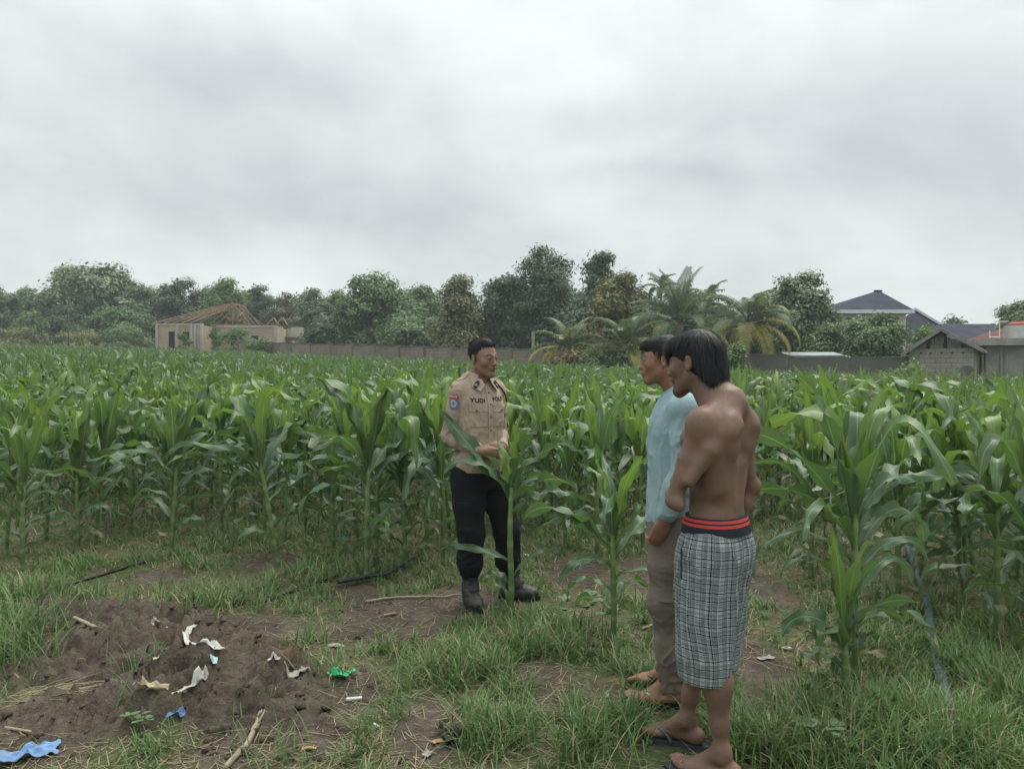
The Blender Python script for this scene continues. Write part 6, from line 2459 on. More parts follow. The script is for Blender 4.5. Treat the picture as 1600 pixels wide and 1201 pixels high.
def person_a():
    t = thing('person', 'policeman in beige uniform shirt and black trousers standing among the maize', 'person', (0, 0, 0), R(33))
    bx, by = -0.205, 4.86
    t.location = (bx, by, hzf(bx, by))
    t.scale = (0.97, 0.97, 1.005)
    hd = Head((0.0, -0.040, 1.556), rotm(R(15), R(6), R(-3)), 1.0)
    shL, elL, wrL = (0.148, 0.020, 1.340), (0.205, 0.075, 1.070), (0.085, -0.135, 0.995)
    shR, elR, wrR = (-0.148, 0.020, 1.340), (-0.198, 0.062, 1.065), (-0.075, -0.150, 0.985)
    hpL, hpR = (0.095, 0.010, 0.84), (-0.085, 0.010, 0.84)
    knL, knR = (0.180, -0.045, 0.465), (-0.080, -0.030, 0.47)
    anL, anR = (0.245, -0.005, 0.11), (-0.062, 0.015, 0.11)
    F = Field((-0.34, -0.40, 0), (0.36, 0.24, 1.70), 0.0042)
    torso(F, -0.006)
    arm(F, shL, elL, wrL)
    arm(F, shR, elR, wrR)
    build_hand(F, wrR, (0.93, -0.20, -0.22), (0.15, 0.98, 0.0), 1, 1.0, (15, 35, 30))
    build_hand(F, wrL, (-0.95, -0.14, -0.05), (-0.1, 0.98, 0.0), -1, 1.0, (15, 25, 20))
    leg(F, hpL, knL, anL, -0.004)
    leg(F, hpR, knR, anR, -0.004)
    F.cone((0, 0.028, 1.40), hd.p(0, 0.026, -0.055), 0.056, 0.050, 0.03)
    F.cone((0, 0.002, 1.40), hd.p(0, 0.002, -0.07), 0.047, 0.046, 0.03)
    F.ell(hd.p(0, -0.040, -0.125), (0.012, 0.012, 0.016), 0.03)
    build_head(F, hd)
    solid(F, 'body', M_skin_a, t, face_paint(hd, 1.0, 0.22), None, 2)
    eyes(hd, t, R(10))
    rng = np.random.default_rng(5)

    def cap(H_):
        hd.ell(H_, (0, 0.016, 0.042), (0.0755, 0.093, 0.078), 0.02)
        hd.ell(H_, (0, -0.024, 0.092), (0.050, 0.050, 0.028), 0.02)
        hd.ell(H_, (0, -0.135, -0.034), (0.10, 0.082, 0.094), 0.008, None, 'sub')
        hd.ell(H_, (0, -0.034, -0.085), (0.12, 0.076, 0.070), 0.010, None, 'sub')
        hd.ell(H_, (0, 0.085, -0.120), (0.12, 0.08, 0.075), 0.015, None, 'sub')
        for s in (-1, 1):
            hd.ell(H_, (s * 0.088, 0.006, -0.018), (0.021, 0.024, 0.034), 0.008, None, 'sub')
            hd.ell(H_, (s * 0.062, -0.088, 0.055), (0.022, 0.030, 0.022), 0.008, None, 'sub')
    crown = np.array((0.01, 0.045, 0.12))

    def flow(L, N):
        d = L - crown
        d /= np.linalg.norm(d, axis=1, keepdims=True) + 1e-6
        d[:, 2] -= 0.1
        d[:, 1] -= 0.3 * (L[:, 2] > 0.06)
        return d
    make_hair(hd, t, cap, lambda L: (L[:, 2] > -0.03) & ~((L[:, 1] < -0.03) & (L[:, 2] < 0.055)), flow, 0.014, 0.0022, 6500, rng, curve=0.1, lift=0.35)
    # shirt
    M_sh = cloth_mat('beige_uniform_cloth', (0.355, 0.275, 0.215), var=0.15)
    Fs = Field((-0.36, -0.36, 0.80), (0.36, 0.28, 1.50), 0.0055)
    Fs.loft([(0.82, 0, 0.006, 0.186, 0.148), (0.90, 0, 0.004, 0.180, 0.146), (1.00, 0, -0.002, 0.153, 0.128), (1.10, 0, -0.004, 0.149, 0.124), (1.20, 0, 0.000, 0.156, 0.128),
             (1.28, 0, 0.006, 0.160, 0.128), (1.34, 0, 0.014, 0.149, 0.118), (1.39, 0, 0.022, 0.121, 0.098), (1.43, 0, 0.024, 0.076, 0.076)], 0.04)
    for s in (-1, 1):
        Fs.cone((s * 0.05, 0.028, 1.420), (s * 0.135, 0.022, 1.366), 0.046, 0.048, 0.04)
    for sh, el, wr in ((shL, elL, wrL), (shR, elR, wrR)):
        arm(Fs, sh, el, wr, 0.006, 0.010, 0.92, 0.03)
    Fs.cut((0, 0, -1), -0.848)
    Fs.ell((0, -0.095, 1.452), (0.040, 0.060, 0.075), 0.01, None, 'sub')
    fw = lambda V: (0.35 + 0.65 * sstep(V[:, 2], 1.40, 1.15)) * (0.15 + 0.85 * sstep(V[:, 2], 0.852, 0.90))
    _, sv, sq = solid(Fs, 'shirt', M_sh, t, None, folds(0.013, 8, 5.5, 71, fw), 2)
    sk = Skin(sv, sq)
    # front strip, pockets with flaps, shoulder straps
    sk.sheet('button_strip', M_sh, t, (0.004, -0.2, 1.115), (0, -1, 0), (0, 0, 1), (0.036, 0.52), 0.001, 0.0035, 0.012)
    M_btn = rough_mat('brown_button', (0.12, 0.08, 0.05), (0.15, 0.1, 0.07))
    for s in (-1, 1):
        pk = sk.sheet('chest_pocket', M_sh, t, (s * 0.084, -0.2, 1.195), (s * 0.12, -1, 0), (0, 0, 1), (0.108, 0.125), 0.0015, 0.004, 0.009)
        sk.sheet('pocket_flap', M_sh, pk, (s * 0.084, -0.2, 1.246), (s * 0.12, -1, 0), (0, 0, 1), (0.114, 0.046), 0.005, 0.005, 0.009)
        p, n = sk.cast((s * 0.090, -0.4, 1.232), (0, 1, 0))
        if p is not None:
            MB().tube([p + Vector((0, -0.010, 0)), p + Vector((0, -0.015, 0))], 0.006, 8).build('button', M_btn, pk, True)
        ep = sk.sheet('shoulder_strap', M_sh, t, (s * 0.105, 0.020, 1.43), (s * 0.25, 0, 1), (-s * 0.97, 0, 0.25), (0.044, 0.115), 0.002, 0.004, 0.008)
    for z in (1.34, 1.27, 1.19, 1.11, 1.03, 0.95):
        p, n = sk.cast((0.004, -0.4, z), (0, 1, 0))
        if p is not None:
            MB().tube([p + Vector((0, -0.004, 0)), p + Vector((0, -0.009, 0))], 0.0055, 8).build('button', M_btn, t, True)
    # collar: a stand round the neck and two pointed wings laid open
    an = np.linspace(R(-62), R(242), 33)
    V, n2 = [], len(an)
    for f in (0.0, 0.5, 1.0):
        for a in an:
            fr = 0.5 - 0.5 * math.sin(a)       # 1 in front
            r = 0.066 + 0.010 * (1 - f)
            V.append((r * math.cos(a), 0.020 + (r + 0.002) * math.sin(a), 1.418 + 0.038 * f + 0.012 * (1 - fr)))
    for f in (0.0, 0.5, 1.0):                  # fall, folded outwards and down
        for a in an:
            fr = 0.5 - 0.5 * math.sin(a)
            r = 0.070 + 0.026 * f + 0.006 * fr * f
            V.append((r * math.cos(a), 0.020 + (r + 0.002) * math.sin(a), 1.458 + 0.012 * (1 - fr) - (0.040 + 0.012 * fr) * f - 0.008 * f * f))
    V = np.array(V)
    Fc = [(j * n2 + i, j * n2 + i + 1, (j + 1) * n2 + i + 1, (j + 1) * n2 + i) for j in range(5) for i in range(n2 - 1)]
    me = mesh_np('collar', V, np.array(Fc), M_sh)
    co = obj('collar', me, t)
    md = co.modifiers.new('thickness', 'SOLIDIFY')
    md.thickness = 0.004
    M_bk = rough_mat('black_badge', (0.014, 0.014, 0.018), (0.02, 0.02, 0.024), 40, 0.7)
    M_wh = rough_mat('white_thread', (0.62, 0.61, 0.58), (0.7, 0.69, 0.66), 40, 0.8)
    # collar wings with the black rank badges
    for s in (-1, 1):
        w = MB()
        q = [(s * 0.030, -0.074, 1.425), (s * 0.085, -0.020, 1.435), (s * 0.098, -0.064, 1.372), (s * 0.062, -0.118, 1.350), (s * 0.030, -0.116, 1.388)]
        pts = []
        for (x, y, z) in q:
            p, n = sk.cast((x, -0.4, z), (0, 1, 0))
            yy = min(y, p.y - 0.007) if p is not None else y
            pts.append((x, yy, z))
        w.prism(pts if s > 0 else pts[::-1], (0, -0.004, 0))
        wing = w.build('collar_wing', M_sh, t)
        c = np.mean([np.array(pts[i]) for i in (1, 2, 3, 4)], 0)
        e1 = np.array(pts[3]) - np.array(pts[4]) * 0.5 - np.array(pts[0]) * 0.5
        u_ = np.array(pts[2]) - np.array(pts[3])
        u_ /= np.linalg.norm(u_)
        v_ = np.array((np.array(pts[1]) + np.array(pts[4])) / 2 - (np.array(pts[2]) + np.array(pts[3])) / 2)
        v_ -= u_ * (v_ @ u_)
        v_ /= np.linalg.norm(v_)
        nn = np.cross(u_, v_)
        nn *= -np.sign(nn[1])
        cc = c + nn * 0.0065
        b = MB()
        ol = []
        for k in range(16):
            a = 2 * np.pi * k / 16
            x, y = np.sign(np.cos(a)) * abs(np.cos(a)) ** 0.55 * 0.0135, np.sign(np.sin(a)) * abs(np.sin(a)) ** 0.7 * 0.027
            ol.append(cc + u_ * x + v_ * y)
        nrm_ol = np.cross(ol[4] - ol[0], ol[8] - ol[0])
        b.prism(ol if nrm_ol @ nn < 0 else ol[::-1], nn * 0.004)
        bo = b.build('rank_badge', M_bk, wing)
        for d0 in (-0.006, 0.004):
            cv = MB()
            for sg in (-1, 1):
                cv.beam(cc + nn * 0.005 + v_ * d0 - u_ * sg * 0.0005, cc + nn * 0.005 + v_ * (d0 - 0.006) + u_ * sg * 0.008, 0.0026, 0.003, up=tuple(nn))
            cv.build('rank_chevron', M_wh, wing)
    # lettering and patches
    sk.text('name_lettering', 'YUDI', M_bk, t, (-0.086, -0.2, 1.292), (-0.12, -1, 0), (0.05, 0, 1), 0.036, 0.004, spacing=1.15, bold=0.0012)
    sk.text('unit_lettering', 'POLISI', M_bk, t, (0.088, -0.2, 1.300), (0.15, -1, 0), (-0.03, 0, 1), 0.034, 0.004, spacing=1.08, bold=0.0012)
    pa = sk.sheet('sleeve_patch', patch_mat(), t, (-0.198, -0.012, 1.285), (-0.88, -0.52, 0.12), (0.10, 0, 1), (0.062, 0.090), 0.002, 0.003, 0.007, round_=0.35)
    sk.text('patch_lettering', 'POLRI', M_wh, pa, (-0.198, -0.012, 1.317), (-0.88, -0.52, 0.12), (0.10, 0, 1), 0.018, 0.0065, bold=0.0006)
    sk.sheet('sleeve_badge', rough_mat('yellow_badge', (0.55, 0.40, 0.03), (0.6, 0.45, 0.05), 30), t, (0.180, -0.06, 1.285), (0.35, -0.93, 0.1), (0, 0, 1), (0.040, 0.066), 0.002, 0.003, 0.007, round_=0.3)
    # dark cord from the left shoulder
    cd = MB()
    cp = []
    for k in range(9):
        f = k / 8
        x, z = 0.085 + 0.125 * f, 1.425 - 0.150 * f
        p, n = sk.cast((x, -0.4, z), (0, 1, 0))
        if p is not None:
            cp.append(np.array(p) + np.array((0, -0.006, 0)))
    if len(cp) > 2:
        cd.tube(cp, 0.0045, 6).build('shoulder_cord', M_bk, t, True)
    for el, wr in ((elL, wrL), (elR, wrR)):
        el, wr = np.array(el), np.array(wr)
        d = (wr - el) / np.linalg.norm(wr - el)
        p = el + (wr - el) * 0.93
        MB().tube([p - d * 0.055, p - d * 0.03, p + d * 0.004, p + d * 0.014, p + d * 0.010], [0.042, 0.0445, 0.0435, 0.041, 0.030], 20).build('cuff', M_sh, t, True)
    # trousers bloused over boots
    M_tr = cloth_mat('black_twill', (0.0105, 0.0118, 0.0145), var=0.3, spec=0.2)
    Ft = Field((-0.34, -0.30, 0.10), (0.42, 0.28, 0.94), 0.006)
    Ft.loft([(0.74, 0.003, 0.012, 0.172, 0.130), (0.82, 0, 0.012, 0.175, 0.132), (0.92, 0, 0.010, 0.160, 0.118)], 0.04)
    for hp, kn, a_ in ((hpL, knL, anL), (hpR, knR, anR)):
        hp, kn, a_ = np.array(hp), np.array(kn), np.array(a_)
        Ft.chain([hp, hp + (kn - hp) * 0.5, kn, kn + (a_ - kn) * 0.55 + (0, 0.012, 0), a_ + (0, 0.008, 0.10)], [0.110, 0.098, 0.080, 0.074, 0.056], 0.04)
    _, tv, tq = solid(Ft, 'trousers', M_tr, t, None, folds(0.014, 7, 6.5, 81, lambda V: 0.4 + 0.8 * sstep(V[:, 2], 0.6, 0.25)), 2)
    sk2 = Skin(tv, tq)
    pk = sk2.sheet('cargo_pocket', M_tr, t, (-0.168, -0.070, 0.575), (-0.85, -0.5, 0), (0, 0, 1), (0.13, 0.165), 0.004, 0.012, 0.012)
    sk2.sheet('pocket_flap', M_tr, pk, (-0.168, -0.070, 0.645), (-0.85, -0.5, 0), (0, 0, 1), (0.14, 0.05), 0.010, 0.014, 0.012)
    # boots
    M_bt = cloth_mat('black_boot_leather', (0.024, 0.027, 0.030), rough=0.55, spec=0.35, dirty=(0.06, 0.05, 0.04))
    for a_, yw, sd in ((anL, R(52), 1), (anR, R(-12), -1)):
        a_ = np.array(a_)
        f = np.array((math.sin(yw), -math.cos(yw), 0))
        l = np.array((math.cos(yw), math.sin(yw), 0))
        o = np.array((a_[0], a_[1], 0))
        Rm = np.stack([l, f, np.array((0, 0, 1.0))], 1)
        Fb = Field(o - (0.26, 0.26, 0.0), o + (0.26, 0.26, 0.30), 0.005)
        Fb.cone(a_ + (0, 0.004, 0.13), a_ + (0, 0, -0.02), 0.055, 0.047, 0.02)
        Fb.ell(o - f * 0.035 + (0, 0, 0.050), (0.038, 0.045, 0.045), 0.03, Rm)
        Fb.cone(a_ + (0, 0, 0.0), o + f * 0.10 + (0, 0, 0.052), 0.045, 0.034, 0.04)
        Fb.ell(o + f * 0.115 + (0, 0, 0.046), (0.048, 0.070, 0.036), 0.03, Rm)
        Fb.ell(o + f * 0.045 + (0, 0, 0.036), (0.044, 0.10, 0.03), 0.03, Rm)
        Fb.cut((0, 0, -1), -0.022)
        bo, _, _ = solid(Fb, 'boot', M_bt, t, None, folds(0.004, 10, 26, 91 + sd), 1)
        tt = np.linspace(0, 2 * np.pi, 36, endpoint=False)
        u = np.cos(tt)
        ol = o + f * (0.052 + 0.142 * u)[:, None] + l * (np.sin(tt) * (0.041 + 0.011 * sstep(u, -0.3, 0.6)))[:, None]
        MB().prism(ol[::-1], (0, 0, 0.026)).build('sole', M_bk, bo)
        for k in range(5):
            z = 0.085 + 0.028 * k
            c = a_ + f * (0.050 + 0.03 * max(0, 2 - k)) + (0, 0, z - 0.11)
            MB().tube([c - l * 0.028 - f * 0.008, c + f * 0.006, c + l * 0.028 - f * 0.008], 0.0035, 5).build('lace', M_bk, bo, True)


person_a()


# ---------------------------------------------------------------- small things lying on the ground
def plain(name, c, rough=0.6, spec=0.3, var=0.5, scale=30.0):
    return rough_mat(name, c, tuple(v * (1 - var * 0.5) for v in c), scale, rough, 0.3, 0.004, spec)


M_wplast = rough_mat('white_plastic', (0.48, 0.49, 0.45), (0.29, 0.26, 0.21), 26.0, 0.5, 0.3, 0.004, 0.3)
M_teal = plain('teal_plastic', (0.30, 0.52, 0.50), 0.45)
M_blue = rough_mat('blue_plastic', (0.13, 0.25, 0.45), (0.10, 0.17, 0.28), 16.0, 0.5, 0.3, 0.004, 0.3)
M_navy = plain('deep_blue_plastic', (0.06, 0.12, 0.27), 0.45)
M_green = plain('green_plastic', (0.04, 0.38, 0.16), 0.4)
M_greyp = rough_mat('grey_film', (0.30, 0.30, 0.27), (0.17, 0.15, 0.125), 24.0, 0.55, 0.3, 0.004, 0.25)
M_husk = plain('dry_husk', (0.42, 0.34, 0.22), 0.8)
M_straw = plain('dry_stalk', (0.30, 0.25, 0.175), 0.8)
M_tan = plain('tan_leaf', (0.36, 0.24, 0.11), 0.8)
M_hose = plain('black_hose', (0.016, 0.018, 0.020), 0.5)
M_flat = plain('blue_grey_hose', (0.055, 0.080, 0.100), 0.45)
M_card = plain('white_card', (0.66, 0.66, 0.63), 0.7)
M_clod = rough_mat('soil_clod', (0.060, 0.048, 0.037), (0.105, 0.083, 0.062), 14.0, 0.95, 0.8, 0.01, 0.1)
M_weed = foliage_mat('weed_leaf', (0.06, 0.12, 0.05), (0.11, 0.18, 0.08), 0.25)


def crumple(name, label, cat, px, py, L, W, rz, mat, seed, h=0.03, curl=0.0, taper=0.0, parent=None, off=(0, 0, 0), n=22, group=None, bend=0.0):
    """a rumpled sheet lying on the ground"""
    g = on(px, py) + Vector(off)
    L, W = L * 0.9, W * 0.85
    m = max(5, int(n * W / L) + 3)
    u, v = np.meshgrid(np.linspace(-0.5, 0.5, n), np.linspace(-0.5, 0.5, m), indexing='ij')
    p = np.stack([u.ravel() * L * 9, v.ravel() * W * 9, np.full(u.size, seed * 3.7)], -1)
    nz = vnoise(p * 2.2, 1.0, seed, 3)
    nz = np.abs(nz) * 1.5 - 0.2
    ed = vnoise(np.stack([u.ravel() * 6, np.sign(v.ravel()), 0 * u.ravel()], -1), 1.0, seed + 9, 2)
    y = v.ravel() * W * 0.8 * (1 - taper * (u.ravel() + 0.5)) * (1 + 0.35 * ed) + bend * (u.ravel() ** 2) * 4 * L * 0.3
    x = u.ravel() * L + 0.15 * W * vnoise(np.stack([v.ravel() * 5, np.sign(u.ravel()), 0 * u.ravel()], -1), 1.0, seed + 19, 2)
    c, s = math.cos(rz), math.sin(rz)
    X, Y = x * c - y * s, x * s + y * c
    zt = hz(X + g.x, Y + g.y) - g.z
    Z = np.maximum(zt, zt.mean()) + off[2] + 0.008 + 0.4 * h * np.clip(nz + 0.25, 0, None) + curl * (v.ravel() * 2) ** 2 * W
    i, j = np.meshgrid(np.arange(n - 1), np.arange(m - 1), indexing='ij')
    q = i * m + j
    F = np.stack([q, q + m, q + m + 1, q + 1], -1).reshape(-1, 4)
    me = mesh_np(name, np.stack([X, Y, Z], -1), F, mat, {'lf': np.zeros((len(X), 3))})
    if parent is not None:
        o = obj(name, me, parent)
        o.location = g - parent.location
    else:
        o = obj(name, me, None, g)
        tag(o, label, cat, group)
    md = o.modifiers.new('thickness', 'SOLIDIFY')
    md.thickness = 0.0012
    return o


def az(a, b):
    """bearing on the ground from photo pixel a to photo pixel b"""
    p, q = on(*a), on(*b)
    return math.atan2(q.y - p.y, q.x - p.x), (q - p).length


a, l = az((272, 1022), (318, 1034))
o = crumple('plastic_scrap', 'torn white and teal plastic strip on the bare soil heap', 'plastic litter', 293, 1024, l * 0.95, 0.05, a, M_wplast, 1, 0.04, bend=0.8)
crumple('teal_end', '', '', 334, 1033, 0.09, 0.045, a - 0.3, M_teal, 2, 0.03, parent=o)
o = crumple('plastic_scrap', 'white wrapper with a blue patch lying across the middle of the soil heap', 'plastic litter', 297, 1102, az((268, 1122), (330, 1090))[1] * 1.05, 0.03, az((268, 1122), (330, 1090))[0], M_wplast, 3, 0.035)
crumple('blue_patch', '', '', 274, 1105, 0.075, 0.055, 0.2, M_navy, 4, 0.03, parent=o, off=(0, 0, 0.012))
crumple('dry_husk', 'boat shaped dry tan husk beside the blue and white wrapper', 'husk', 241, 1112, 0.135, 0.05, 0.0, M_husk, 5, 0.012, curl=0.5)
crumple('plastic_sheet', 'crumpled bright blue plastic sheet in the bottom left corner', 'plastic litter', 44, 1182, 0.22, 0.13, 0.45, M_blue, 6, 0.06, n=22)
crumple('paper_scrap', 'crumpled greyish white rag right of the soil heap', 'litter', 465, 1062, 0.12, 0.07, 0.6, M_greyp, 7, 0.05)
crumple('plastic_bag', 'small bright green plastic bag by the grass right of the soil heap', 'plastic litter', 530, 1052, 0.10, 0.08, 0.1, M_green, 8, 0.06)
crumple('bag_knot', '', '', 548, 1051, 0.05, 0.05, 1.0, M_green, 9, 0.05, parent=bpy.data.objects['plastic_bag'])
crumple('paper_scrap', 'tiny crumpled white scrap at the right rim of the soil heap', 'litter', 428, 1038, 0.06, 0.035, 0.2, M_wplast, 10, 0.03)
crumple('paper_scrap', 'small white scrap left of the teal plastic strip', 'litter', 246, 1037, 0.045, 0.03, 0.5, M_wplast, 11, 0.02)
crumple('leaf_scrap', 'pale torn leaf at the top of the soil heap', 'dead leaf', 243, 972, 0.10, 0.04, 2.2, M_greyp, 12, 0.02)
crumple('leaf_scrap', 'small tan dead leaf near the bottom edge left of the dry grass', 'dead leaf', 483, 1172, 0.06, 0.035, 0.1, M_tan, 13, 0.02)
crumple('leaf_scrap', 'round tan dead leaf beside the brown root clump', 'dead leaf', 684, 1160, 0.05, 0.04, 0.4, M_tan, 14, 0.02)
crumple('leaf_scrap', 'curled grey film near the bottom edge among the grass', 'litter', 668, 1180, 0.055, 0.045, 1.2, M_greyp, 15, 0.05)
crumple('leaf_scrap', 'pale dead leaf in front of the bare foot of the shirtless man', 'dead leaf', 1002, 1150, 0.05, 0.03, 0.2, M_husk, 16, 0.012)
crumple('leaf_scrap', 'small yellowish leaf in the grass left of the sandals', 'dead leaf', 950, 1090, 0.03, 0.03, 1.4, M_straw, 17, 0.02)
crumple('plastic_scrap', 'dark crumpled film in the dry patch left of the sandals', 'plastic litter', 903, 1127, 0.075, 0.05, 0.3, M_navy, 18, 0.03)
crumple('plastic_scrap', 'white scrap on the path right of the plaid shorts', 'plastic litter', 1230, 1016, 0.06, 0.035, 0.3, M_wplast, 19, 0.035)
crumple('plastic_scrap', 'grey blue film on the path right of the plaid shorts', 'plastic litter', 1196, 1030, 0.09, 0.05, 0.3, M_greyp, 20, 0.02)
crumple('leaf_scrap', 'large pale crumpled dead leaf right of the shirtless man at the bottom', 'dead leaf', 1203, 1130, 0.12, 0.07, 0.9, M_husk, 21, 0.03)
crumple('leaf_scrap', 'pale dead leaf at the bottom edge right of the bare feet', 'dead leaf', 1190, 1188, 0.07, 0.05, 1.9, M_husk, 22, 0.03)
crumple('paper_scrap', 'grey paper scrap in the grass right of the white rag', 'litter', 525, 1012, 0.09, 0.05, 0.2, M_greyp, 23, 0.03)
crumple('plastic_scrap', 'white torn card in the maize left of the blue sleeve', 'litter', 988, 787, 0.13, 0.10, 0.1, M_card, 24, 0.10)
crumple('leaf_scrap', 'orange brown dead leaf at the bottom left of the root clump', 'dead leaf', 745, 1172, 0.05, 0.03, 0.1, M_tan, 25, 0.02)


def lie(name, label, cat, pts, r, mat, n=7, lift=0.0, flat=1.0, taper=None, extra=()):
    """something long lying on the ground along photo pixels"""
    w = [on(*p) for p in pts]
    t = np.linspace(0, len(w) - 1, len(w) * 7)
    xy = np.stack([np.interp(t, np.arange(len(w)), [q[i] for q in w]) for i in (0, 1)], -1)
    if len(w) > 2:
        ker = np.hanning(7)
        ker /= ker.sum()
        for i in (0, 1):
            xy[:, i] = np.convolve(np.pad(xy[:, i], 3, mode='reflect', reflect_type='odd'), ker, 'valid')
    z = hz(xy[:, 0], xy[:, 1]) + r * flat * 0.9 + lift
    if len(w) == 2 or name == 'wood_chip':
        z = np.linspace(z[0], z[-1], len(z)) + 0.004
        xy = np.linspace(xy[0], xy[-1], len(z))
    rad = np.full(len(xy), r) if taper is None else np.linspace(r, r * taper, len(xy))
    c = w[0]
    m = MB()
    if r > 0.015:
        z = z + 0.012
    m.tube(np.column_stack([xy, z]) - np.array(c), rad, n, flat)
    for f in extra:
        f(m, np.column_stack([xy, z]) - np.array(c))
    o = m.build(name, mat, None, True)
    o.location = c
    return tag(o, label, cat)


def splinters(m, p):
    rg = np.random.default_rng(len(p))
    for k in range(5):
        a = p[int(rg.integers(0, len(p) // 3))]
        d = p[-1] - p[0]
        d /= np.linalg.norm(d)
        b = a - d * rg.uniform(0.05, 0.12) + rg.normal(0, 0.012, 3) + (0, 0, 0.02)
        m.tube([a, (a + b) / 2 + rg.normal(0, 0.004, 3), b], [0.006, 0.005, 0.002], 5)


lie('dry_maize_stalk', 'splintered dry maize stalk lying at the bottom of the soil heap', 'dry stalk', [(404, 1142), (380, 1172), (352, 1203)], 0.011, M_straw, 8, extra=(splinters,))
lie('wood_chip', 'short split tan wood chip standing on the soil heap at the left', 'wood chip', [(116, 962), (130, 982), (149, 999)], 0.013, M_straw, 6, 0.01, 0.6)
lie('dry_stick', 'short bone white stick on bare soil below the green bag', 'stick', [(541, 1096), (565, 1094)], 0.008, M_card, 7)
lie('dry_stick', 'tiny white stick below the bone white stick', 'stick', [(584, 1133), (592, 1138)], 0.005, M_card, 6)
lie('dry_stick', 'thin white stick at the upper right of the soil heap', 'stick', [(260, 978), (278, 966)], 0.004, M_card, 6)
lie('dry_stick', 'thin dry stalks at the left end of the bare soil', 'stick', [(8, 1140), (48, 1146)], 0.006, M_straw, 6)
lie('dry_branch', 'long thin dry branch on the bare soil left of the police boots', 'branch', [(572, 942), (610, 936), (650, 935), (690, 935), (722, 932)], 0.009, M_straw, 6, 0.004, taper=0.5)
lie('dry_stick', 'short tan stick on the bare soil below the dry branch', 'stick', [(600, 964), (618, 960)], 0.008, M_straw, 6)
lie('dry_stick', 'pale stick at the edge of the clearing behind the police boots', 'stick', [(818, 868), (838, 872)], 0.008, M_card, 6)
lie('dry_stick', 'dry tan stick lying near the tan trousers', 'stick', [(1003, 985), (1030, 975)], 0.008, M_straw, 6)
lie('drip_hose', 'black drip hose in the grass at the far left', 'hose', [(92, 920), (130, 908), (170, 896), (205, 885), (245, 876)], 0.014, M_hose, 8, 0.004, 0.6)
lie('drip_hose', 'black drip hose at the foot of the maize left of centre', 'hose', [(330, 852), (370, 838), (410, 826), (452, 815)], 0.014, M_hose, 8, 0.006, 0.6)
lie('drip_hose', 'black drip hose curving over the soil left of the policeman', 'hose', [(404, 946), (440, 932), (480, 918), (520, 905), (528, 900)], 0.015, M_hose, 8, 0.004, 0.7)
lie('plastic_mulch', 'torn black plastic mulch strip left of the police boots', 'plastic strip', [(528, 918), (560, 912), (600, 906), (632, 888), (655, 874)], 0.030, M_hose, 8, 0.015, 0.5, 0.5)
lie('flat_hose', 'flat blue grey hose running away through the grass at the right', 'hose', [(1494, 1160), (1484, 1120), (1474, 1085), (1463, 1050), (1456, 1005), (1450, 965), (1441, 930), (1428, 895), (1418, 865)], 0.022, M_flat, 8, 0.035, 0.45)


def clod_np(r, rng):
    V = []
    for i in range(1, 5):
        th = math.pi * i / 5
        for k in range(7):
            a = 2 * math.pi * (k + 0.5 * i) / 7
            V.append((math.sin(th) * math.cos(a), math.sin(th) * math.sin(a), math.cos(th) * 0.75))
    V = np.array([(0, 0, 0.75)] + V + [(0, 0, -0.75)])
    V *= (1 + 0.32 * rng.normal(size=(len(V), 1))).clip(0.5, 1.6)
    F3 = [(0, 1 + k, 1 + (k + 1) % 7) for k in range(7)] + [(29, 22 + (k + 1) % 7, 22 + k) for k in range(7)]
    F4 = [(1 + 7 * i + k, 8 + 7 * i + k, 8 + 7 * i + (k + 1) % 7, 1 + 7 * i + (k + 1) % 7) for i in range(3) for k in range(7)]
    return V * r * rng.uniform(0.8, 1.25, 3), F3, F4


def build_clods():
    rng = np.random.default_rng(12)
    m = MB()
    k = 0
    while k < 700:
        px, py = rng.uniform(-20, 640), rng.uniform(930, 1215)
        g = G(px, py)
        b = max(float(bare(np.array([g.x]), np.array([g.y]))[0]), float(sstep(heap(np.array([g.x]), np.array([g.y])), 0.02, 0.06)[0]))
        if rng.random() > b * (0.6 + 0.4 * (px < 480)):
            continue
        g.z = hzf(g.x, g.y)
        r = 0.003 + 0.018 * rng.random() ** 5
        V, F3, F4 = clod_np(r, rng)
        m.add(V + np.array(g) + (0, 0, r * 0.15), F3 + F4)
        k += 1
    o = m.build('soil_clods', M_clod, None, True)
    tag(o, 'loose soil clods and crumbs scattered over the bare heap', 'soil', None, 'stuff')


build_clods()


def root_clump():
    rng = np.random.default_rng(2)
    g = on(708, 1152)
    t = thing('root_clump', 'brown clump of soil and roots standing up among the grass at the bottom', 'root clump', g)
    m = MB()
    for k in range(16):
        V, F3, F4 = clod_np(rng.uniform(0.012, 0.03), rng)
        m.add(V + rng.normal(0, 0.025, 3) * (1.3, 1, 0.5) + (0, 0, 0.025), F3 + F4)
    m.build('soil', M_clod, t, True)
    m = MB()
    for k in range(14):
        a = rng.normal(0, 0.02, 3) + (0, 0, 0.035)
        b = a + rng.normal(0, 0.035, 3) + (0, 0, 0.015)
        m.tube([a, (a + b) / 2 + rng.normal(0, 0.01, 3), b], [0.003, 0.0025, 0.001], 5)
    m.build('root', M_straw, t, True)


root_clump()


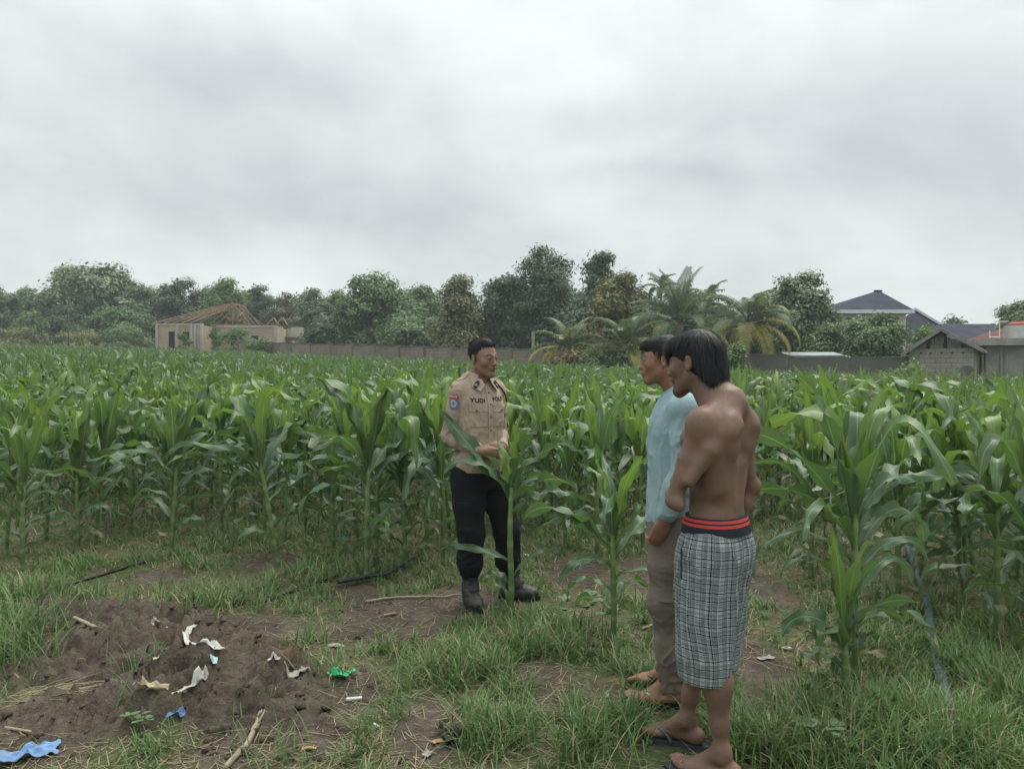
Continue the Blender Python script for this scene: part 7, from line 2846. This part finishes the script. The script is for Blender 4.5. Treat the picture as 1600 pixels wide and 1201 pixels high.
def weed(label, px, py, n, size, seed):
    rng = np.random.default_rng(seed)
    g = on(px, py)
    t = thing('weed', label, 'weed', g)
    m = MB()
    for k in range(n):
        a = k * 2.4 + rng.uniform(-0.3, 0.3)
        h = size * rng.uniform(0.3, 1.0)
        r = size * rng.uniform(0.15, 0.5)
        p = np.array((math.cos(a) * r, math.sin(a) * r, h))
        m.tube([(0, 0, 0), p * (0.4, 0.4, 0.65), p], [0.002, 0.0016, 0.001], 5, a=(0, 0, 0.8))
        for q in (-0.8, 0.0, 0.8):
            d = np.array((math.cos(a + q), math.sin(a + q), rng.uniform(-0.1, 0.3)))
            s = np.array((-math.sin(a + q), math.cos(a + q), 0))
            L = size * rng.uniform(0.25, 0.36)
            u = np.linspace(0, 1, 6)
            w = np.sin(np.pi * np.clip(u * 0.93 + 0.05, 0, 1)) ** 0.7 * L * 0.36
            up = np.array((0, 0, 1.0))
            V = np.concatenate([p + d * (u * L)[:, None] - s * w[:, None] + up * (0.12 * w)[:, None], p + d * (u * L)[:, None] - up * (L * 0.25 * u * u)[:, None] * 0.4, p + d * (u * L)[:, None] + s * w[:, None] + up * (0.12 * w)[:, None]])
            F = [(i, i + 1, 7 + i, 6 + i) for i in range(5)] + [(6 + i, 7 + i, 13 + i, 12 + i) for i in range(5)]
            m.add(V, F, (0, 0, rng.uniform(0.3, 1)))
    m.build('leaf', M_weed, t, True)


weed('small round leaved weed on the bare soil at the bottom left', 216, 1146, 7, 0.10, 1)
weed('broad leaved weed at the bottom edge right of the shirtless man', 1292, 1190, 5, 0.16, 2)
weed('low dark leaved weed beside the lower leaves of the middle maize plant', 905, 985, 6, 0.22, 3)


def tuft(label, px, py, n, L, seed, dry=0.0, spread=0.05, lean=(0.1, 0.8), name='grass_tuft', direction=None):
    rng = np.random.default_rng(seed)
    g = on(px, py)
    x, y = rng.normal(0, spread, n), rng.normal(0, spread * 0.7, n)
    A = np.stack([np.where(rng.random(n) < dry, 1.0, 0.3), 0 * x, rng.random(n)], -1)
    azm = rng.uniform(0, 6.28, n) if direction is None else direction + rng.normal(0, 0.35, n)
    V, F, AA = blades(x, y, 0 * x - 0.005, azm, L * rng.uniform(0.5, 1.15, n), np.full(n, 0.005), rng.uniform(*lean, n), rng.uniform(0.3, 1.5, n), A, 5)
    o = obj(name, mesh_np(name, V, F, bpy.data.materials['grass_blade'], {'lf': AA}), None, g)
    return tag(o, label, 'grass tuft')


tuft('green grass tuft growing on the soil heap below the wood chip', 208, 1045, 26, 0.20, 1)
tuft('yellowish grass tuft at the top left of the soil heap', 112, 945, 30, 0.16, 2, 0.15)
tuft('thin grass tuft behind the wood chip on the soil heap', 148, 985, 14, 0.16, 3)
tuft('low bright grass tuft in the middle bottom of the soil', 245, 1172, 34, 0.11, 4, spread=0.04)
tuft('sparse long grass blades in the centre of the soil heap', 195, 1110, 9, 0.28, 5)
tuft('tall green grass tussock at the left edge of the photo', 18, 1035, 110, 0.34, 6, spread=0.12)
tuft('leaning green grass tussock left of the soil heap', 62, 985, 80, 0.30, 7, spread=0.12)
tuft('pale dead grass bundle lying at the left of the soil heap', 60, 1085, 60, 0.30, 8, 1.0, 0.05, (1.1, 1.45), 'dead_grass_bundle', 0.3)
tuft('long bent grass blades left of the bare feet at the bottom', 955, 1188, 40, 0.30, 9, 0.1, 0.09)
tuft('long grass blades hanging before the sandals', 985, 1125, 30, 0.26, 10, 0.05, 0.08)
tuft('tall grass tussock at the bottom right of the shirtless man', 1240, 1185, 90, 0.32, 11, 0.05, 0.12)
tuft('grass tussock at the foot of the dry stalk', 420, 1190, 40, 0.22, 12, 0.1, 0.08)
tuft('stringy grass tuft at the green bag', 515, 1060, 30, 0.20, 13, 0.1, 0.05)
tuft('grass tuft with pale blades right of the green bag', 625, 1075, 60, 0.22, 14, 0.15, 0.09)


def tall_grass(label, px, py_top, D, n, seed, w=1.0):
    rng = np.random.default_rng(seed)
    q = P(px, 580, D)
    z0 = gzf(q.x, D)
    H = P(px, py_top, D).z - z0
    x, y = rng.normal(0, 0.5 * w, n), rng.normal(0, 0.3 * w, n)
    A = np.stack([np.where(rng.random(n) < 0.12, 1.0, 0.3), 0 * x, rng.random(n)], -1)
    V, F, AA = blades(x, y, 0 * x, rng.uniform(0, 6.28, n), H * rng.uniform(0.7, 1.2, n), np.full(n, 0.035), rng.uniform(0.0, 0.45, n), rng.uniform(0.2, 1.3, n), A, 5)
    o = obj('tall_grass', mesh_np('tall_grass', V, F, bpy.data.materials['grass_blade'], {'lf': AA}), None, (q.x, D, z0))
    return tag(o, label, 'grass clump')


tall_grass('tall reedy grass clump in front of the flat roofed house', 1572, 575, 29, 260, 1, 1.6)
tall_grass('tall reedy grass clump at the right edge below the water tank', 1605, 568, 28, 220, 2, 1.4)
